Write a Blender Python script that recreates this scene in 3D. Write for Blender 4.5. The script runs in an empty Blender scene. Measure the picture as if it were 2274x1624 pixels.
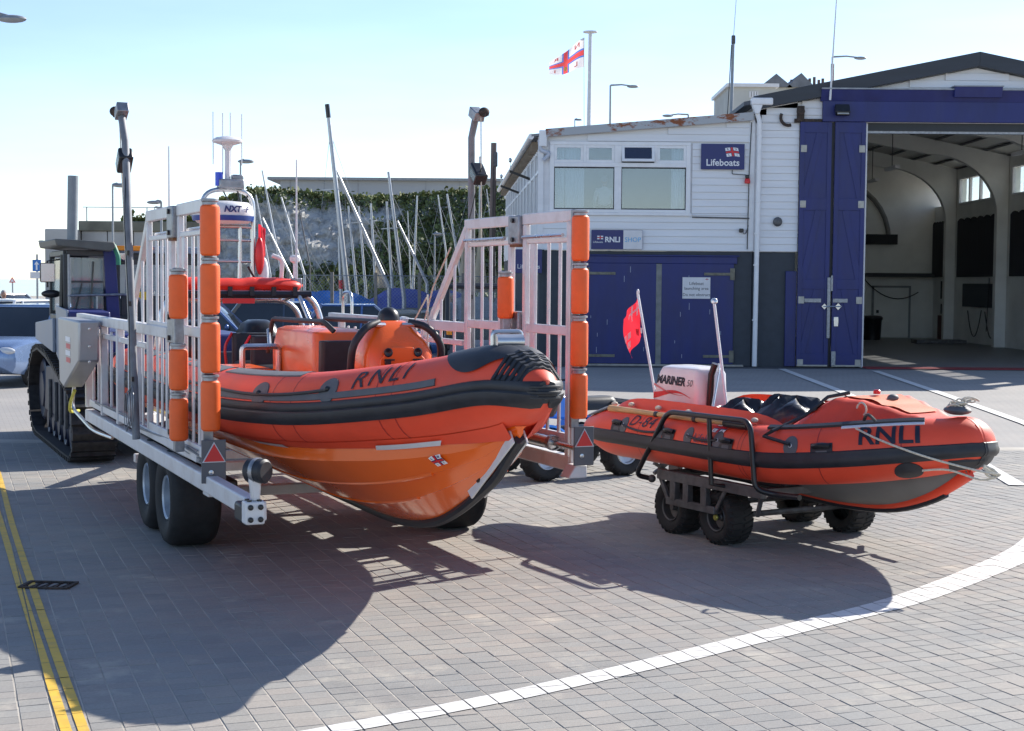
import bpy, bmesh, math, random
from mathutils import Vector, Matrix
random.seed(7)
SC = bpy.context.scene
COL = SC.collection
R = math.radians
# ------------------------------------------------------------------ camera
CAM_H, PITCH, ROLL, FPX = 2.1, math.atan(.05567), R(.45), 3300.0     # focal length in pixels of a 2273 px wide picture
_u = Vector((0, math.sin(PITCH), math.cos(PITCH))); _f = Vector((0, math.cos(PITCH), -math.sin(PITCH))); _r = Vector((1, 0, 0))
_cr = _r*math.cos(ROLL)+_u*math.sin(ROLL); _cu = -_r*math.sin(ROLL)+_u*math.cos(ROLL)
cam = bpy.data.cameras.new('camera'); cam.sensor_width = 36; cam.lens = 36*FPX/2273; cam.clip_start = .1; cam.clip_end = 60000
cam_ob = bpy.data.objects.new('camera', cam); COL.objects.link(cam_ob)
M3 = Matrix((_cr, _cu, -_f)).transposed()
cam_ob.matrix_world = Matrix.Translation((0, 0, CAM_H)) @ M3.to_4x4()
SC.camera = cam_ob
# ------------------------------------------------------------------ light
SUN_EL, SUN_AZ = R(31.8), R(45.5)          # azimuth measured from +Y (away from the camera) towards +X
world = bpy.data.worlds.new('World'); SC.world = world; world.use_nodes = True
wn = world.node_tree; wn.nodes.clear()
sky = wn.nodes.new('ShaderNodeTexSky'); sky.sky_type = 'NISHITA'; sky.sun_disc = False
sky.sun_elevation = SUN_EL; sky.sun_rotation = SUN_AZ
sky.air_density = 1.0; sky.dust_density = 1.0; sky.ozone_density = 1.5; sky.altitude = 2000
bg = wn.nodes.new('ShaderNodeBackground'); bg.inputs['Strength'].default_value = .14
wo = wn.nodes.new('ShaderNodeOutputWorld')
wb_ = wn.nodes.new('ShaderNodeMix'); wb_.data_type = 'RGBA'; wb_.blend_type = 'MULTIPLY'; wb_.inputs[0].default_value = 1; wb_.inputs[7].default_value = (.985, .955, .975, 1)   # white balance of the whole sky
wn.links.new(sky.outputs[0], wb_.inputs[6]); 
_tc = wn.nodes.new('ShaderNodeTexCoord'); _mpw = wn.nodes.new('ShaderNodeMapping'); _mpw.inputs['Scale'].default_value = (1.6, 1.6, 9); wn.links.new(_tc.outputs['Generated'], _mpw.inputs[0])
_nw = wn.nodes.new('ShaderNodeTexNoise'); _nw.inputs['Scale'].default_value = 2.2; _nw.inputs['Detail'].default_value = 7; wn.links.new(_mpw.outputs[0], _nw.inputs['Vector'])
_rw = wn.nodes.new('ShaderNodeValToRGB'); _rw.color_ramp.elements[0].position = .42; _rw.color_ramp.elements[0].color = (.96, .97, .98, 1); _rw.color_ramp.elements[1].position = .75; _rw.color_ramp.elements[1].color = (1.12, 1.08, 1.04, 1); wn.links.new(_nw.outputs[0], _rw.inputs[0])
_mw = wn.nodes.new('ShaderNodeMix'); _mw.data_type = 'RGBA'; _mw.blend_type = 'MULTIPLY'; _mw.inputs[0].default_value = 1; wn.links.new(wb_.outputs[2], _mw.inputs[6]); wn.links.new(_rw.outputs[0], _mw.inputs[7]); wn.links.new(_mw.outputs[2], bg.inputs[0])     # faint even haze all over the sky
wn.links.new(bg.outputs[0], wo.inputs[0])
sun = bpy.data.lights.new('sun', 'SUN'); sun.energy = 5.0; sun.angle = R(.53); sun.color = (1, .95, .87)
sun_ob = bpy.data.objects.new('sun', sun); COL.objects.link(sun_ob)
_sd = Vector((math.sin(SUN_AZ)*math.cos(SUN_EL), math.cos(SUN_AZ)*math.cos(SUN_EL), math.sin(SUN_EL)))
sun_ob.rotation_euler = _sd.to_track_quat('Z', 'Y').to_euler()
SC.view_settings.view_transform = 'Standard'; SC.view_settings.look = 'None'
SC.view_settings.exposure = .68; SC.view_settings.gamma = 1
SC.view_settings.use_curve_mapping = False
SC.cycles.max_bounces = 8; SC.cycles.transparent_max_bounces = 12
SC.cycles.use_denoising = True

def at(x, y, Y):
    """point at depth Y seen at picture position x, y (2273 px wide picture)"""
    d = _cr*((x-1136.5)/FPX)-_cu*((y-812)/FPX)+_f
    return Vector((0, 0, CAM_H))+d*(Y/d.y)
def gnd(x, y, z=0):
    d = _cr*((x-1136.5)/FPX)-_cu*((y-812)/FPX)+_f
    return Vector((0, 0, CAM_H))+d*((z-CAM_H)/d.z)
# ------------------------------------------------------------------ materials
MATS = {}
def mat(name, col, rough=.5, metal=0, var=.12, scale=6, bump=0, bscale=40, dirt=0, dirtcol=(.12, .1, .08), trans=0, coat=0, spec=.5, alpha=1, detail=6, stretch=None, ior=None):
    if name in MATS: return MATS[name]
    m = bpy.data.materials.new(name); m.use_nodes = True; nt = m.node_tree; N = nt.nodes; L = nt.links
    b = N['Principled BSDF']
    tc = N.new('ShaderNodeTexCoord'); vec = tc.outputs['Object']
    if stretch:
        mp = N.new('ShaderNodeMapping'); mp.inputs['Scale'].default_value = stretch; L.new(vec, mp.inputs[0]); vec = mp.outputs[0]
    nz = N.new('ShaderNodeTexNoise'); nz.inputs['Scale'].default_value = scale; nz.inputs['Detail'].default_value = detail; L.new(vec, nz.inputs['Vector'])
    rp = N.new('ShaderNodeValToRGB'); rp.color_ramp.elements[0].position = .3; rp.color_ramp.elements[1].position = .7
    c0 = [max(0, c*(1-var)) for c in col[:3]]; c1 = [min(1, c*(1+var)) for c in col[:3]]
    rp.color_ramp.elements[0].color = (*c0, 1); rp.color_ramp.elements[1].color = (*c1, 1)
    L.new(nz.outputs[0], rp.inputs[0]); out = rp.outputs[0]
    if dirt:
        n2 = N.new('ShaderNodeTexNoise'); n2.inputs['Scale'].default_value = scale*.7; n2.inputs['Detail'].default_value = 9; n2.inputs['Roughness'].default_value = .7; L.new(vec, n2.inputs['Vector'])
        r2 = N.new('ShaderNodeValToRGB'); r2.color_ramp.elements[0].position = .5; r2.color_ramp.elements[1].position = .78
        L.new(n2.outputs[0], r2.inputs[0])
        mu = N.new('ShaderNodeMath'); mu.operation = 'MULTIPLY'; mu.inputs[1].default_value = dirt; L.new(r2.outputs[0], mu.inputs[0])
        mx = N.new('ShaderNodeMix'); mx.data_type = 'RGBA'; L.new(mu.outputs[0], mx.inputs[0]); L.new(out, mx.inputs[6]); mx.inputs[7].default_value = (*dirtcol, 1); out = mx.outputs[2]
    L.new(out, b.inputs['Base Color'])
    mr = N.new('ShaderNodeMapRange'); mr.inputs[3].default_value = max(0.02, rough-.08); mr.inputs[4].default_value = min(1, rough+.1); L.new(nz.outputs[0], mr.inputs[0]); L.new(mr.outputs[0], b.inputs['Roughness'])
    b.inputs['Metallic'].default_value = metal; b.inputs['Specular IOR Level'].default_value = spec
    b.inputs['Transmission Weight'].default_value = trans; b.inputs['Coat Weight'].default_value = coat; b.inputs['Coat Roughness'].default_value = .08
    if ior: b.inputs['IOR'].default_value = ior
    if alpha < 1: b.inputs['Alpha'].default_value = alpha
    if bump:
        n3 = N.new('ShaderNodeTexNoise'); n3.inputs['Scale'].default_value = bscale; n3.inputs['Detail'].default_value = 8; L.new(vec, n3.inputs['Vector'])
        bp = N.new('ShaderNodeBump'); bp.inputs['Strength'].default_value = bump; bp.inputs['Distance'].default_value = .01; L.new(n3.outputs[0], bp.inputs['Height']); L.new(bp.outputs[0], b.inputs['Normal'])
    MATS[name] = m; return m
def glass(name, col=(.75, .85, .88), alpha=.35, rough=.05):
    """thin pane: partly clear, partly mirror"""
    if name in MATS: return MATS[name]
    m = bpy.data.materials.new(name); m.use_nodes = True; nt = m.node_tree; N = nt.nodes; L = nt.links
    b = N['Principled BSDF']; tc = N.new('ShaderNodeTexCoord'); nz = N.new('ShaderNodeTexNoise'); nz.inputs['Scale'].default_value = 1.3; L.new(tc.outputs['Object'], nz.inputs['Vector'])
    rp = N.new('ShaderNodeValToRGB'); rp.color_ramp.elements[0].color = (*[c*.85 for c in col], 1); rp.color_ramp.elements[1].color = (*col, 1); L.new(nz.outputs[0], rp.inputs[0]); L.new(rp.outputs[0], b.inputs['Base Color'])
    b.inputs['Roughness'].default_value = rough; b.inputs['Specular IOR Level'].default_value = .9; b.inputs['Alpha'].default_value = alpha
    MATS[name] = m; return m

def cloth(name, col):
    m = bpy.data.materials.new(name); m.use_nodes = True; N = m.node_tree.nodes; L = m.node_tree.links; b = N['Principled BSDF']; tc = N.new('ShaderNodeTexCoord')
    nz = N.new('ShaderNodeTexNoise'); nz.inputs['Scale'].default_value = 8; L.new(tc.outputs['Object'], nz.inputs['Vector']); rp = N.new('ShaderNodeValToRGB'); rp.color_ramp.elements[0].color = (*[c*.88 for c in col], 1); rp.color_ramp.elements[1].color = (*col, 1); L.new(nz.outputs[0], rp.inputs[0])
    L.new(rp.outputs[0], b.inputs['Base Color']); b.inputs['Roughness'].default_value = .8; t = N.new('ShaderNodeBsdfTranslucent'); L.new(rp.outputs[0], t.inputs['Color']); mx = N.new('ShaderNodeMixShader'); mx.inputs[0].default_value = .5
    L.new(b.outputs[0], mx.inputs[1]); L.new(t.outputs[0], mx.inputs[2]); L.new(mx.outputs[0], N['Material Output'].inputs[0]); return m
def pane_glass(name, tint, refl):
    m = bpy.data.materials.new(name); m.use_nodes = True; N = m.node_tree.nodes; L = m.node_tree.links; N.remove(N['Principled BSDF']); tc = N.new('ShaderNodeTexCoord')
    nz = N.new('ShaderNodeTexNoise'); nz.inputs['Scale'].default_value = .8; L.new(tc.outputs['Object'], nz.inputs['Vector']); bp = N.new('ShaderNodeBump'); bp.inputs['Strength'].default_value = .05; L.new(nz.outputs[0], bp.inputs['Height'])
    t = N.new('ShaderNodeBsdfTransparent'); t.inputs[0].default_value = (*tint, 1); g = N.new('ShaderNodeBsdfGlossy'); g.inputs['Roughness'].default_value = .03; L.new(bp.outputs[0], g.inputs['Normal'])
    mx = N.new('ShaderNodeMixShader'); mx.inputs[0].default_value = refl; L.new(t.outputs[0], mx.inputs[1]); L.new(g.outputs[0], mx.inputs[2]); L.new(mx.outputs[0], N['Material Output'].inputs[0]); return m
WHITE = mat('white paint', (.72, .71, .72), .4, dirt=.10, scale=5, var=.05)
TRWHITE = mat('trailer white paint', (.68, .67, .67), .38, dirt=.38, dirtcol=(.30, .20, .13), scale=6, var=.06, bump=.05)
GALV = mat('galvanised steel', (.32, .33, .35), .45, .75, var=.25, scale=18, dirt=.2)
STEEL = mat('stainless steel', (.62, .62, .62), .28, .95, var=.08, scale=8)
DKSTEEL = mat('weathered steel', (.12, .12, .125), .55, .5, var=.3, scale=14, dirt=.3, dirtcol=(.16, .1, .06))
TUBE = mat('orange tube fabric', (.80, .075, .03), .5, var=.10, scale=3, bump=.06, bscale=220, dirt=.16, dirtcol=(.42, .10, .07))
HULL = mat('orange gelcoat', (.92, .145, .012), .16, var=.06, dirt=.06, dirtcol=(.5, .2, .1), scale=2.5, coat=.5)
FENDER = mat('orange roller', (.92, .13, .016), .5, var=.08, scale=9, bump=.06, bscale=90, dirt=.08, dirtcol=(.4, .08, .04))
BLACKR = mat('black rubber', (.018, .020, .026), .5, var=.3, scale=10, bump=.05, bscale=120)
BLACK = mat('black plastic', (.014, .015, .018), .32, var=.3, scale=10)
GREYR = mat('grey rubber patch', (.10, .105, .115), .6, var=.15, scale=10, bump=.05)
TYRE = mat('tyre rubber', (.016, .016, .017), .75, var=.4, scale=14, bump=.15, bscale=70, dirt=.15, dirtcol=(.07, .06, .05))
NAVY = mat('navy paint', (.016, .024, .14), .45, var=.16, scale=3, dirt=.22, dirtcol=(.06, .07, .14), bump=.08, stretch=(1, 1, .35))
NAVYS = mat('navy sign', (.012, .02, .14), .35, var=.05)
DKGREY = mat('dark grey render', (.055, .063, .075), .8, var=.12, scale=5, bump=.1)
LETTER = mat('dark lettering', (.012, .014, .03), .5, var=.1)
WLETTER = mat('white lettering', (.8, .8, .82), .5, var=.03)
RED = mat('red plastic', (.65, .015, .02), .3, var=.08)
REDCLOTH = cloth('red cloth', (.75, .03, .05))
REFL = mat('reflective tape', (.62, .64, .68), .35, var=.05)
WOOD = mat('pale wood', (.55, .33, .14), .5, var=.25, scale=4, stretch=(6, 1, 6))
ROPE = mat('pale rope', (.6, .55, .45), .85, var=.2, scale=60, bump=.3, bscale=150)
YELLOW = mat('yellow paint', (.72, .45, .05), .6, var=.12, dirt=.35, dirtcol=(.3, .26, .2), scale=9)
ROADWHITE = mat('white road paint', (.72, .70, .66), .6, var=.08, dirt=.3, dirtcol=(.34, .33, .31), scale=7)
GLASS = glass('cab glass', (.30, .40, .43), .5)
ORLAMP = mat('amber lens', (.9, .28, .01), .2, var=.05)
PLATEGREY = mat('grey plate', (.12, .12, .13), .5, var=.1)
BLUEP = mat('blue plastic', (.02, .16, .6), .4, var=.1)
BRASS = mat('brass hub', (.45, .42, .1), .4, .6)
# ------------------------------------------------------------------ mesh helpers
class MB:
    def __init__(s): s.v = []; s.f = []
    def add(s, vs, fs):
        o = len(s.v); s.v += [tuple(q) for q in vs]; s.f += [tuple(i+o for i in f) for f in fs]; return s
    def box(s, c, d, rot=None, taper=1):
        x, y, z = d[0]/2, d[1]/2, d[2]/2
        vs = [Vector((a*x*(taper if e > 0 else 1), b*y*(taper if e > 0 else 1), e*z)) for e in (-1, 1) for a, b in ((-1, -1), (1, -1), (1, 1), (-1, 1))]
        if rot is not None:
            rot = rot if isinstance(rot, Matrix) else Matrix.Rotation(rot, 3, 'Z'); vs = [rot @ q for q in vs]
        return s.add([q+Vector(c) for q in vs], [(3, 2, 1, 0), (4, 5, 6, 7), (0, 1, 5, 4), (1, 2, 6, 5), (2, 3, 7, 6), (3, 0, 4, 7)])
    def b2(s, a, b):
        return s.box([(p+q)/2 for p, q in zip(a, b)], [abs(q-p) for p, q in zip(a, b)])
    def beam(s, a, b, w, h, up=(0, 0, 1)):
        a, b = Vector(a), Vector(b); t = (b-a).normalized(); up = Vector(up)
        if abs(t.dot(up)) > .98: up = Vector((0, 1, 0))
        r = t.cross(up).normalized(); u = r.cross(t)
        vs = [p+r*(i*w/2)+u*(j*h/2) for p in (a, b) for i, j in ((-1, -1), (1, -1), (1, 1), (-1, 1))]
        return s.add(vs, [(3, 2, 1, 0), (4, 5, 6, 7), (0, 1, 5, 4), (1, 2, 6, 5), (2, 3, 7, 6), (3, 0, 4, 7)])
    def tube(s, pts, r, n=8, cap=True, flat=1):
        pts = [Vector(p) for p in pts]; k = len(pts); rs = r if isinstance(r, (list, tuple)) else [r]*k
        ts = []
        for i in range(k):
            a = pts[max(0, i-1)]; b = pts[min(k-1, i+1)]; ts.append((b-a).normalized())
        ref = Vector((0, 0, 1)) if abs(ts[0].z) < .9 else Vector((0, 1, 0))
        u = (ref-ts[0]*ref.dot(ts[0])).normalized(); vs = []
        for i in range(k):
            u = (u-ts[i]*u.dot(ts[i])).normalized(); w = ts[i].cross(u)
            for j in range(n):
                a = 2*math.pi*j/n; vs.append(pts[i]+(u*math.cos(a)*flat+w*math.sin(a))*rs[i])
        fs = [(i*n+j, i*n+(j+1) % n, (i+1)*n+(j+1) % n, (i+1)*n+j) for i in range(k-1) for j in range(n)]
        if cap: fs += [tuple(range(n-1, -1, -1)), tuple(range((k-1)*n, k*n))]
        return s.add(vs, fs)
    def lathe(s, prof, o=(0, 0, 0), ax=(0, 0, 1), n=16, a0=0, a1=2*math.pi):
        ax = Vector(ax).normalized(); ref = Vector((1, 0, 0)) if abs(ax.x) < .9 else Vector((0, 1, 0))
        u = (ref-ax*ref.dot(ax)).normalized(); w = ax.cross(u); full = abs(a1-a0-2*math.pi) < 1e-6; m = n if full else n+1
        vs = [Vector(o)+ax*h+(u*math.cos(a0+(a1-a0)*j/n)+w*math.sin(a0+(a1-a0)*j/n))*r for r, h in prof for j in range(m)]
        fs = [(i*m+j, i*m+(j+1) % m, (i+1)*m+(j+1) % m, (i+1)*m+j) for i in range(len(prof)-1) for j in range(n)]
        return s.add(vs, fs)
    def ell(s, c, d, n=12, k=8, rot=None):
        prof = [(max(1e-4, math.sin(math.pi*i/k)), -math.cos(math.pi*i/k)) for i in range(k+1)]
        t = MB().lathe(prof, n=n); vs = [Vector((q[0]*d[0], q[1]*d[1], q[2]*d[2])) for q in t.v]
        if rot is not None: vs = [rot @ q for q in vs]
        return s.add([q+Vector(c) for q in vs], t.f)
    def prism(s, poly, o, ex, ey, ez):
        """polygon in the plane (ex, ey) extruded along ez (full vector)"""
        o, ex, ey, ez = Vector(o), Vector(ex), Vector(ey), Vector(ez); n = len(poly)
        vs = [o+ex*p[0]+ey*p[1] for p in poly]+[o+ex*p[0]+ey*p[1]+ez for p in poly]
        fs = [tuple(range(n-1, -1, -1)), tuple(range(n, 2*n))]+[(i, (i+1) % n, n+(i+1) % n, n+i) for i in range(n)]
        return s.add(vs, fs)
    def loft(s, rings, cap=True, closed=True):
        n = len(rings[0]); vs = [q for r in rings for q in r]; m = n if closed else n-1
        fs = [(i*n+j, i*n+(j+1) % n, (i+1)*n+(j+1) % n, (i+1)*n+j) for i in range(len(rings)-1) for j in range(m)]
        if cap: fs += [tuple(range(n-1, -1, -1)), tuple(range((len(rings)-1)*n, len(rings)*n))]
        return s.add(vs, fs)
    def grid(s, fn, nu, nv):
        vs = [fn(i/nu, j/nv) for i in range(nu+1) for j in range(nv+1)]
        return s.add(vs, [(i*(nv+1)+j, (i+1)*(nv+1)+j, (i+1)*(nv+1)+j+1, i*(nv+1)+j+1) for i in range(nu) for j in range(nv)])
    def xf(s, m):
        s.v = [tuple(m @ Vector(q)) for q in s.v]; return s
    def build(s, name, m, parent=None, bevel=0, seg=2, ang=40, loc=None, fix=True):
        me = bpy.data.meshes.new(name); me.from_pydata(s.v, [], s.f); me.update()
        if fix:
            bm = bmesh.new(); bm.from_mesh(me); bmesh.ops.recalc_face_normals(bm, faces=bm.faces)
            bm.to_mesh(me); bm.free()
        if isinstance(m, (list, tuple)):
            for q in m: me.materials.append(q)
        else: me.materials.append(m)
        if ang:
            me.polygons.foreach_set('use_smooth', [True]*len(me.polygons)); me.set_sharp_from_angle(angle=R(ang))
        o = bpy.data.objects.new(name, me); COL.objects.link(o)
        if parent is not None: o.parent = parent
        if loc is not None: o.location = loc
        if bevel:
            bv = o.modifiers.new('bevel', 'BEVEL'); bv.width = bevel; bv.segments = seg; bv.limit_method = 'ANGLE'; bv.angle_limit = R(35); bv.harden_normals = False
        return o
def empty(name, loc=(0, 0, 0), rz=0):
    o = bpy.data.objects.new(name, None); COL.objects.link(o); o.location = loc; o.rotation_euler = (0, 0, rz); o.empty_display_size = .2; return o
def tag(o, label=None, cat=None, group=None, kind=None):
    if label: o['label'] = label
    if cat: o['category'] = cat
    if group: o['group'] = group
    if kind: o['kind'] = kind
    return o
def copy_tree(o, parent=None):
    c = o.copy(); COL.objects.link(c)
    if parent is not None: c.parent = parent
    for ch in list(o.children): copy_tree(ch, c)
    return c
def rounded(pts, r, k=4):
    """polyline with rounded corners"""
    pts = [Vector(p) for p in pts]; out = [pts[0]]
    for i in range(1, len(pts)-1):
        a, b, c = pts[i-1], pts[i], pts[i+1]; d0 = (a-b); d1 = (c-b); q = min(r, d0.length*.45, d1.length*.45)
        p0 = b+d0.normalized()*q; p1 = b+d1.normalized()*q
        for j in range(k+1):
            t = j/k; out.append(p0*(1-t)**2+b*2*t*(1-t)+p1*t*t)
    out.append(pts[-1]); return out
def spline(pts, k=6):
    """Catmull-Rom through tuples of any length"""
    out = []; n = len(pts)
    for i in range(n-1):
        p0 = pts[max(0, i-1)]; p1 = pts[i]; p2 = pts[i+1]; p3 = pts[min(n-1, i+2)]
        for j in range(k):
            t = j/k; out.append(tuple(.5*((2*b)+(-a+c)*t+(2*a-5*b+4*c-d)*t*t+(-a+3*b-3*c+d)*t**3) for a, b, c, d in zip(p0, p1, p2, p3)))
    out.append(tuple(pts[-1])); return out
def sag(a, b, d, k=10):
    a, b = Vector(a), Vector(b); return [a.lerp(b, i/k)-Vector((0, 0, d*4*(i/k)*(1-i/k))) for i in range(k+1)]
def text_polys(body, size=1, shear=0, cuts=0, bold=0, spacing=1, align='CENTER'):
    cu = bpy.data.curves.new('t', 'FONT'); cu.body = body; cu.size = size; cu.shear = shear; cu.offset = bold; cu.space_character = spacing
    cu.align_x = align; cu.align_y = 'CENTER'; cu.resolution_u = 3
    ob = bpy.data.objects.new('t', cu); COL.objects.link(ob); dg = bpy.context.evaluated_depsgraph_get(); me = bpy.data.meshes.new_from_object(ob.evaluated_get(dg))
    bm = bmesh.new(); bm.from_mesh(me)
    if cuts:
        ys = [q.co.y for q in bm.verts]; xs = [q.co.x for q in bm.verts]
        for i in range(1, cuts):
            y = min(ys)+(max(ys)-min(ys))*i/cuts
            bmesh.ops.bisect_plane(bm, geom=bm.verts[:]+bm.edges[:]+bm.faces[:], plane_co=(0, y, 0), plane_no=(0, 1, 0))
    vs = [tuple(q.co) for q in bm.verts]; bm.verts.index_update(); fs = [tuple(q.index for q in f.verts) for f in bm.faces]
    bm.free(); bpy.data.meshes.remove(me); bpy.data.objects.remove(ob); bpy.data.curves.remove(cu)
    return vs, fs
def flat_text(name, body, size, o, ex, ey, m, parent, off=.004, **kw):
    """lettering on a plane: ex reading direction, ey up"""
    vs, fs = text_polys(body, size, **kw); ex, ey = Vector(ex).normalized(), Vector(ey).normalized(); nz = ex.cross(ey)
    mb = MB().add([Vector(o)+ex*q[0]+ey*q[1]+nz*off for q in vs], fs)
    return mb.build(name, m, parent, ang=0, fix=False)
# ------------------------------------------------------------------ the ground
def paver_material(name, src):
    m = bpy.data.materials.new(name); m.use_nodes = True; nt = m.node_tree; N = nt.nodes; L = nt.links; b = N['Principled BSDF']
    geo = N.new('ShaderNodeNewGeometry')
    def noise(scale, det=8, rough=.6):
        n = N.new('ShaderNodeTexNoise'); n.inputs['Scale'].default_value = scale; n.inputs['Detail'].default_value = det; n.inputs['Roughness'].default_value = rough; L.new(geo.outputs['Position'], n.inputs['Vector']); return n.outputs[0]
    if src == 'attr':
        a = N.new('ShaderNodeAttribute'); a.attribute_name = 'shade'; rnd = a.outputs['Fac']
    else:
        a = N.new('ShaderNodeObjectInfo'); rnd = a.outputs['Random']
    rp = N.new('ShaderNodeValToRGB'); e = rp.color_ramp.elements
    e[0].color = (.295, .288, .275, 1); e[1].color = (.36, .34, .315, 1)
    for p, c in ((.3, (.335, .322, .30, 1)), (.55, (.322, .318, .305, 1)), (.8, (.34, .315, .29, 1))):
        q = e.new(p); q.color = c
    L.new(rnd, rp.inputs[0])
    big = N.new('ShaderNodeValToRGB'); big.color_ramp.elements[0].position = .3; big.color_ramp.elements[1].position = .72
    big.color_ramp.elements[0].color = (.80, .82, .84, 1); big.color_ramp.elements[1].color = (1.14, 1.09, 1.02, 1); L.new(noise(.55, 5), big.inputs[0])
    mx = N.new('ShaderNodeMix'); mx.data_type = 'RGBA'; mx.blend_type = 'MULTIPLY'; mx.inputs[0].default_value = 1; L.new(rp.outputs[0], mx.inputs[6]); L.new(big.outputs[0], mx.inputs[7])
    fine = N.new('ShaderNodeValToRGB'); fine.color_ramp.elements[0].position = .25; fine.color_ramp.elements[1].position = .75
    fine.color_ramp.elements[0].color = (.78, .78, .78, 1); fine.color_ramp.elements[1].color = (1.15, 1.15, 1.15, 1); L.new(noise(55, 10, .75), fine.inputs[0])
    m2 = N.new('ShaderNodeMix'); m2.data_type = 'RGBA'; m2.blend_type = 'MULTIPLY'; m2.inputs[0].default_value = 1; L.new(mx.outputs[2], m2.inputs[6]); L.new(fine.outputs[0], m2.inputs[7])
    st = N.new('ShaderNodeValToRGB'); st.color_ramp.elements[0].position = .57; st.color_ramp.elements[1].position = .70; L.new(noise(1.7, 10, .68), st.inputs[0])
    sm = N.new('ShaderNodeMath'); sm.operation = 'MULTIPLY'; sm.inputs[1].default_value = .75; L.new(st.outputs[0], sm.inputs[0])
    m3 = N.new('ShaderNodeMix'); m3.data_type = 'RGBA'; L.new(sm.outputs[0], m3.inputs[0]); L.new(m2.outputs[2], m3.inputs[6]); m3.inputs[7].default_value = (.50, .455, .38, 1)
    # tyre marks and oil: darker patches
    ol = N.new('ShaderNodeValToRGB'); ol.color_ramp.elements[0].position = .58; ol.color_ramp.elements[1].position = .72; L.new(noise(.9, 9, .7), ol.inputs[0])
    om = N.new('ShaderNodeMath'); om.operation = 'MULTIPLY'; om.inputs[1].default_value = .55; L.new(ol.outputs[0], om.inputs[0])
    m4 = N.new('ShaderNodeMix'); m4.data_type = 'RGBA'; L.new(om.outputs[0], m4.inputs[0]); L.new(m3.outputs[2], m4.inputs[6]); m4.inputs[7].default_value = (.16, .155, .155, 1)
    L.new(m4.outputs[2], b.inputs['Base Color']); b.inputs['Roughness'].default_value = .82; b.inputs['Specular IOR Level'].default_value = .35
    bp = N.new('ShaderNodeBump'); bp.inputs['Strength'].default_value = .35; bp.inputs['Distance'].default_value = .004; L.new(noise(120, 6), bp.inputs['Height']); L.new(bp.outputs[0], b.inputs['Normal'])
    return m
PAV_A = paver_material('paver field', 'attr'); PAV_O = paver_material('paver single', 'obj')
MORTAR = mat('sandy joint', (.47, .43, .37), .95, var=.3, scale=1.2, bump=.2, dirt=.75, dirtcol=(.13, .12, .11))
PANG = R(20.8); PC = Vector((math.cos(PANG), math.sin(PANG), 0)); PL = Vector((-math.sin(PANG), math.cos(PANG), 0))
PW, PD, PJ, PK = .150, .115, .008, .0032
NEAR_END = 19.0
def cell_rect(i, j, off):
    c0, l0 = i*PW+PJ/2, j*PD+off+PK/2
    return [(c0, l0), (c0+PW-PJ, l0), (c0+PW-PJ, l0+PD-PK), (c0, l0+PD-PK)]
def lc(c, l, z=0): return PC*c+PL*l+Vector((0, 0, z))
def inframe(p, m=.25):
    d = p-Vector((0, 0, CAM_H)); w = d.dot(_f)
    if w < .5: return False
    x, y = 3300*d.dot(_cr)/w, 3300*d.dot(_cu)/w
    return abs(x) < 1136*(1+m) and -812*(1+m) < y
cells = []
rj = random.Random(3)
for i in range(-60, 130):
    off = rj.choice((0, .5, .5, .33))*PD+rj.uniform(-.012, .012)
    for j in range(20, 200):
        c = lc((i+.5)*PW, (j+.5)*PD+off)
        if 5.6 < c.y < NEAR_END and inframe(c, .22): cells.append((i, j, off, c))
paving = tag(MB().add([(-9, 5, -.0027), (13, 5, -.0027), (13, NEAR_END+.4, -.0027), (-9, NEAR_END+.4, -.0027)], [(0, 1, 2, 3)]).build('paving', MORTAR, ang=0), kind='structure')
inside = sorted([q for q in cells if inframe(q[3], -.02)], key=lambda q: q[3].y)[:300]
single = set((q[0], q[1]) for q in inside)
hx, hy, hb = (PW-PJ)/2, (PD-PK)/2, .002
PAV_V = [(-hx, -hy, -.03), (hx, -hy, -.03), (hx, hy, -.03), (-hx, hy, -.03), (-hx, -hy, -hb*.8), (hx, -hy, -hb*.8), (hx, hy, -hb*.8), (-hx, hy, -hb*.8),
         (-hx+hb, -hy+hb, 0), (hx-hb, -hy+hb, 0), (hx-hb, hy-hb, 0), (-hx+hb, hy-hb, 0)]
PAV_F = [(0, 1, 5, 4), (1, 2, 6, 5), (2, 3, 7, 6), (3, 0, 4, 7), (4, 5, 9, 8), (5, 6, 10, 9), (6, 7, 11, 10), (7, 4, 8, 11), (8, 9, 10, 11)]
pme = bpy.data.meshes.new('paver'); pme.from_pydata(PAV_V, [], PAV_F); pme.materials.append(PAV_O); pme.update()
PROT = Matrix.Rotation(PANG, 3, 'Z')
fv, ff, fa = [], [], []
ztop = {}
for (i, j, off, c) in cells:
    dz = max(-.001, min(.0018, rj.gauss(0, .0008))); tx, ty = rj.gauss(0, .005), rj.gauss(0, .005); tz = rj.gauss(0, .008)
    ztop[(i, j)] = dz
    if (i, j) in single:
        o = bpy.data.objects.new('paver', pme); COL.objects.link(o); o.parent = paving; o.location = (c.x, c.y, dz); o.rotation_euler = (tx, ty, PANG+tz)
    else:
        b = len(fv); rm = PROT @ Matrix.Rotation(tz, 3, 'Z')
        for q in PAV_V:
            w = rm @ Vector(q); fv.append((c.x+w.x, c.y+w.y, dz+w.z+tx*q[1]-ty*q[0]))
        ff += [tuple(b+k for k in f) for f in PAV_F]; fa += [rj.random()]*len(PAV_F)
fm = bpy.data.meshes.new('paver_field'); fm.from_pydata(fv, [], ff); fm.materials.append(PAV_A); fm.update()
at_ = fm.attributes.new('shade', 'FLOAT', 'FACE'); at_.data.foreach_set('value', fa)
fo = bpy.data.objects.new('paver_field', fm); COL.objects.link(fo); fo.parent = paving; fo['kind'] = 'stuff'
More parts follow.
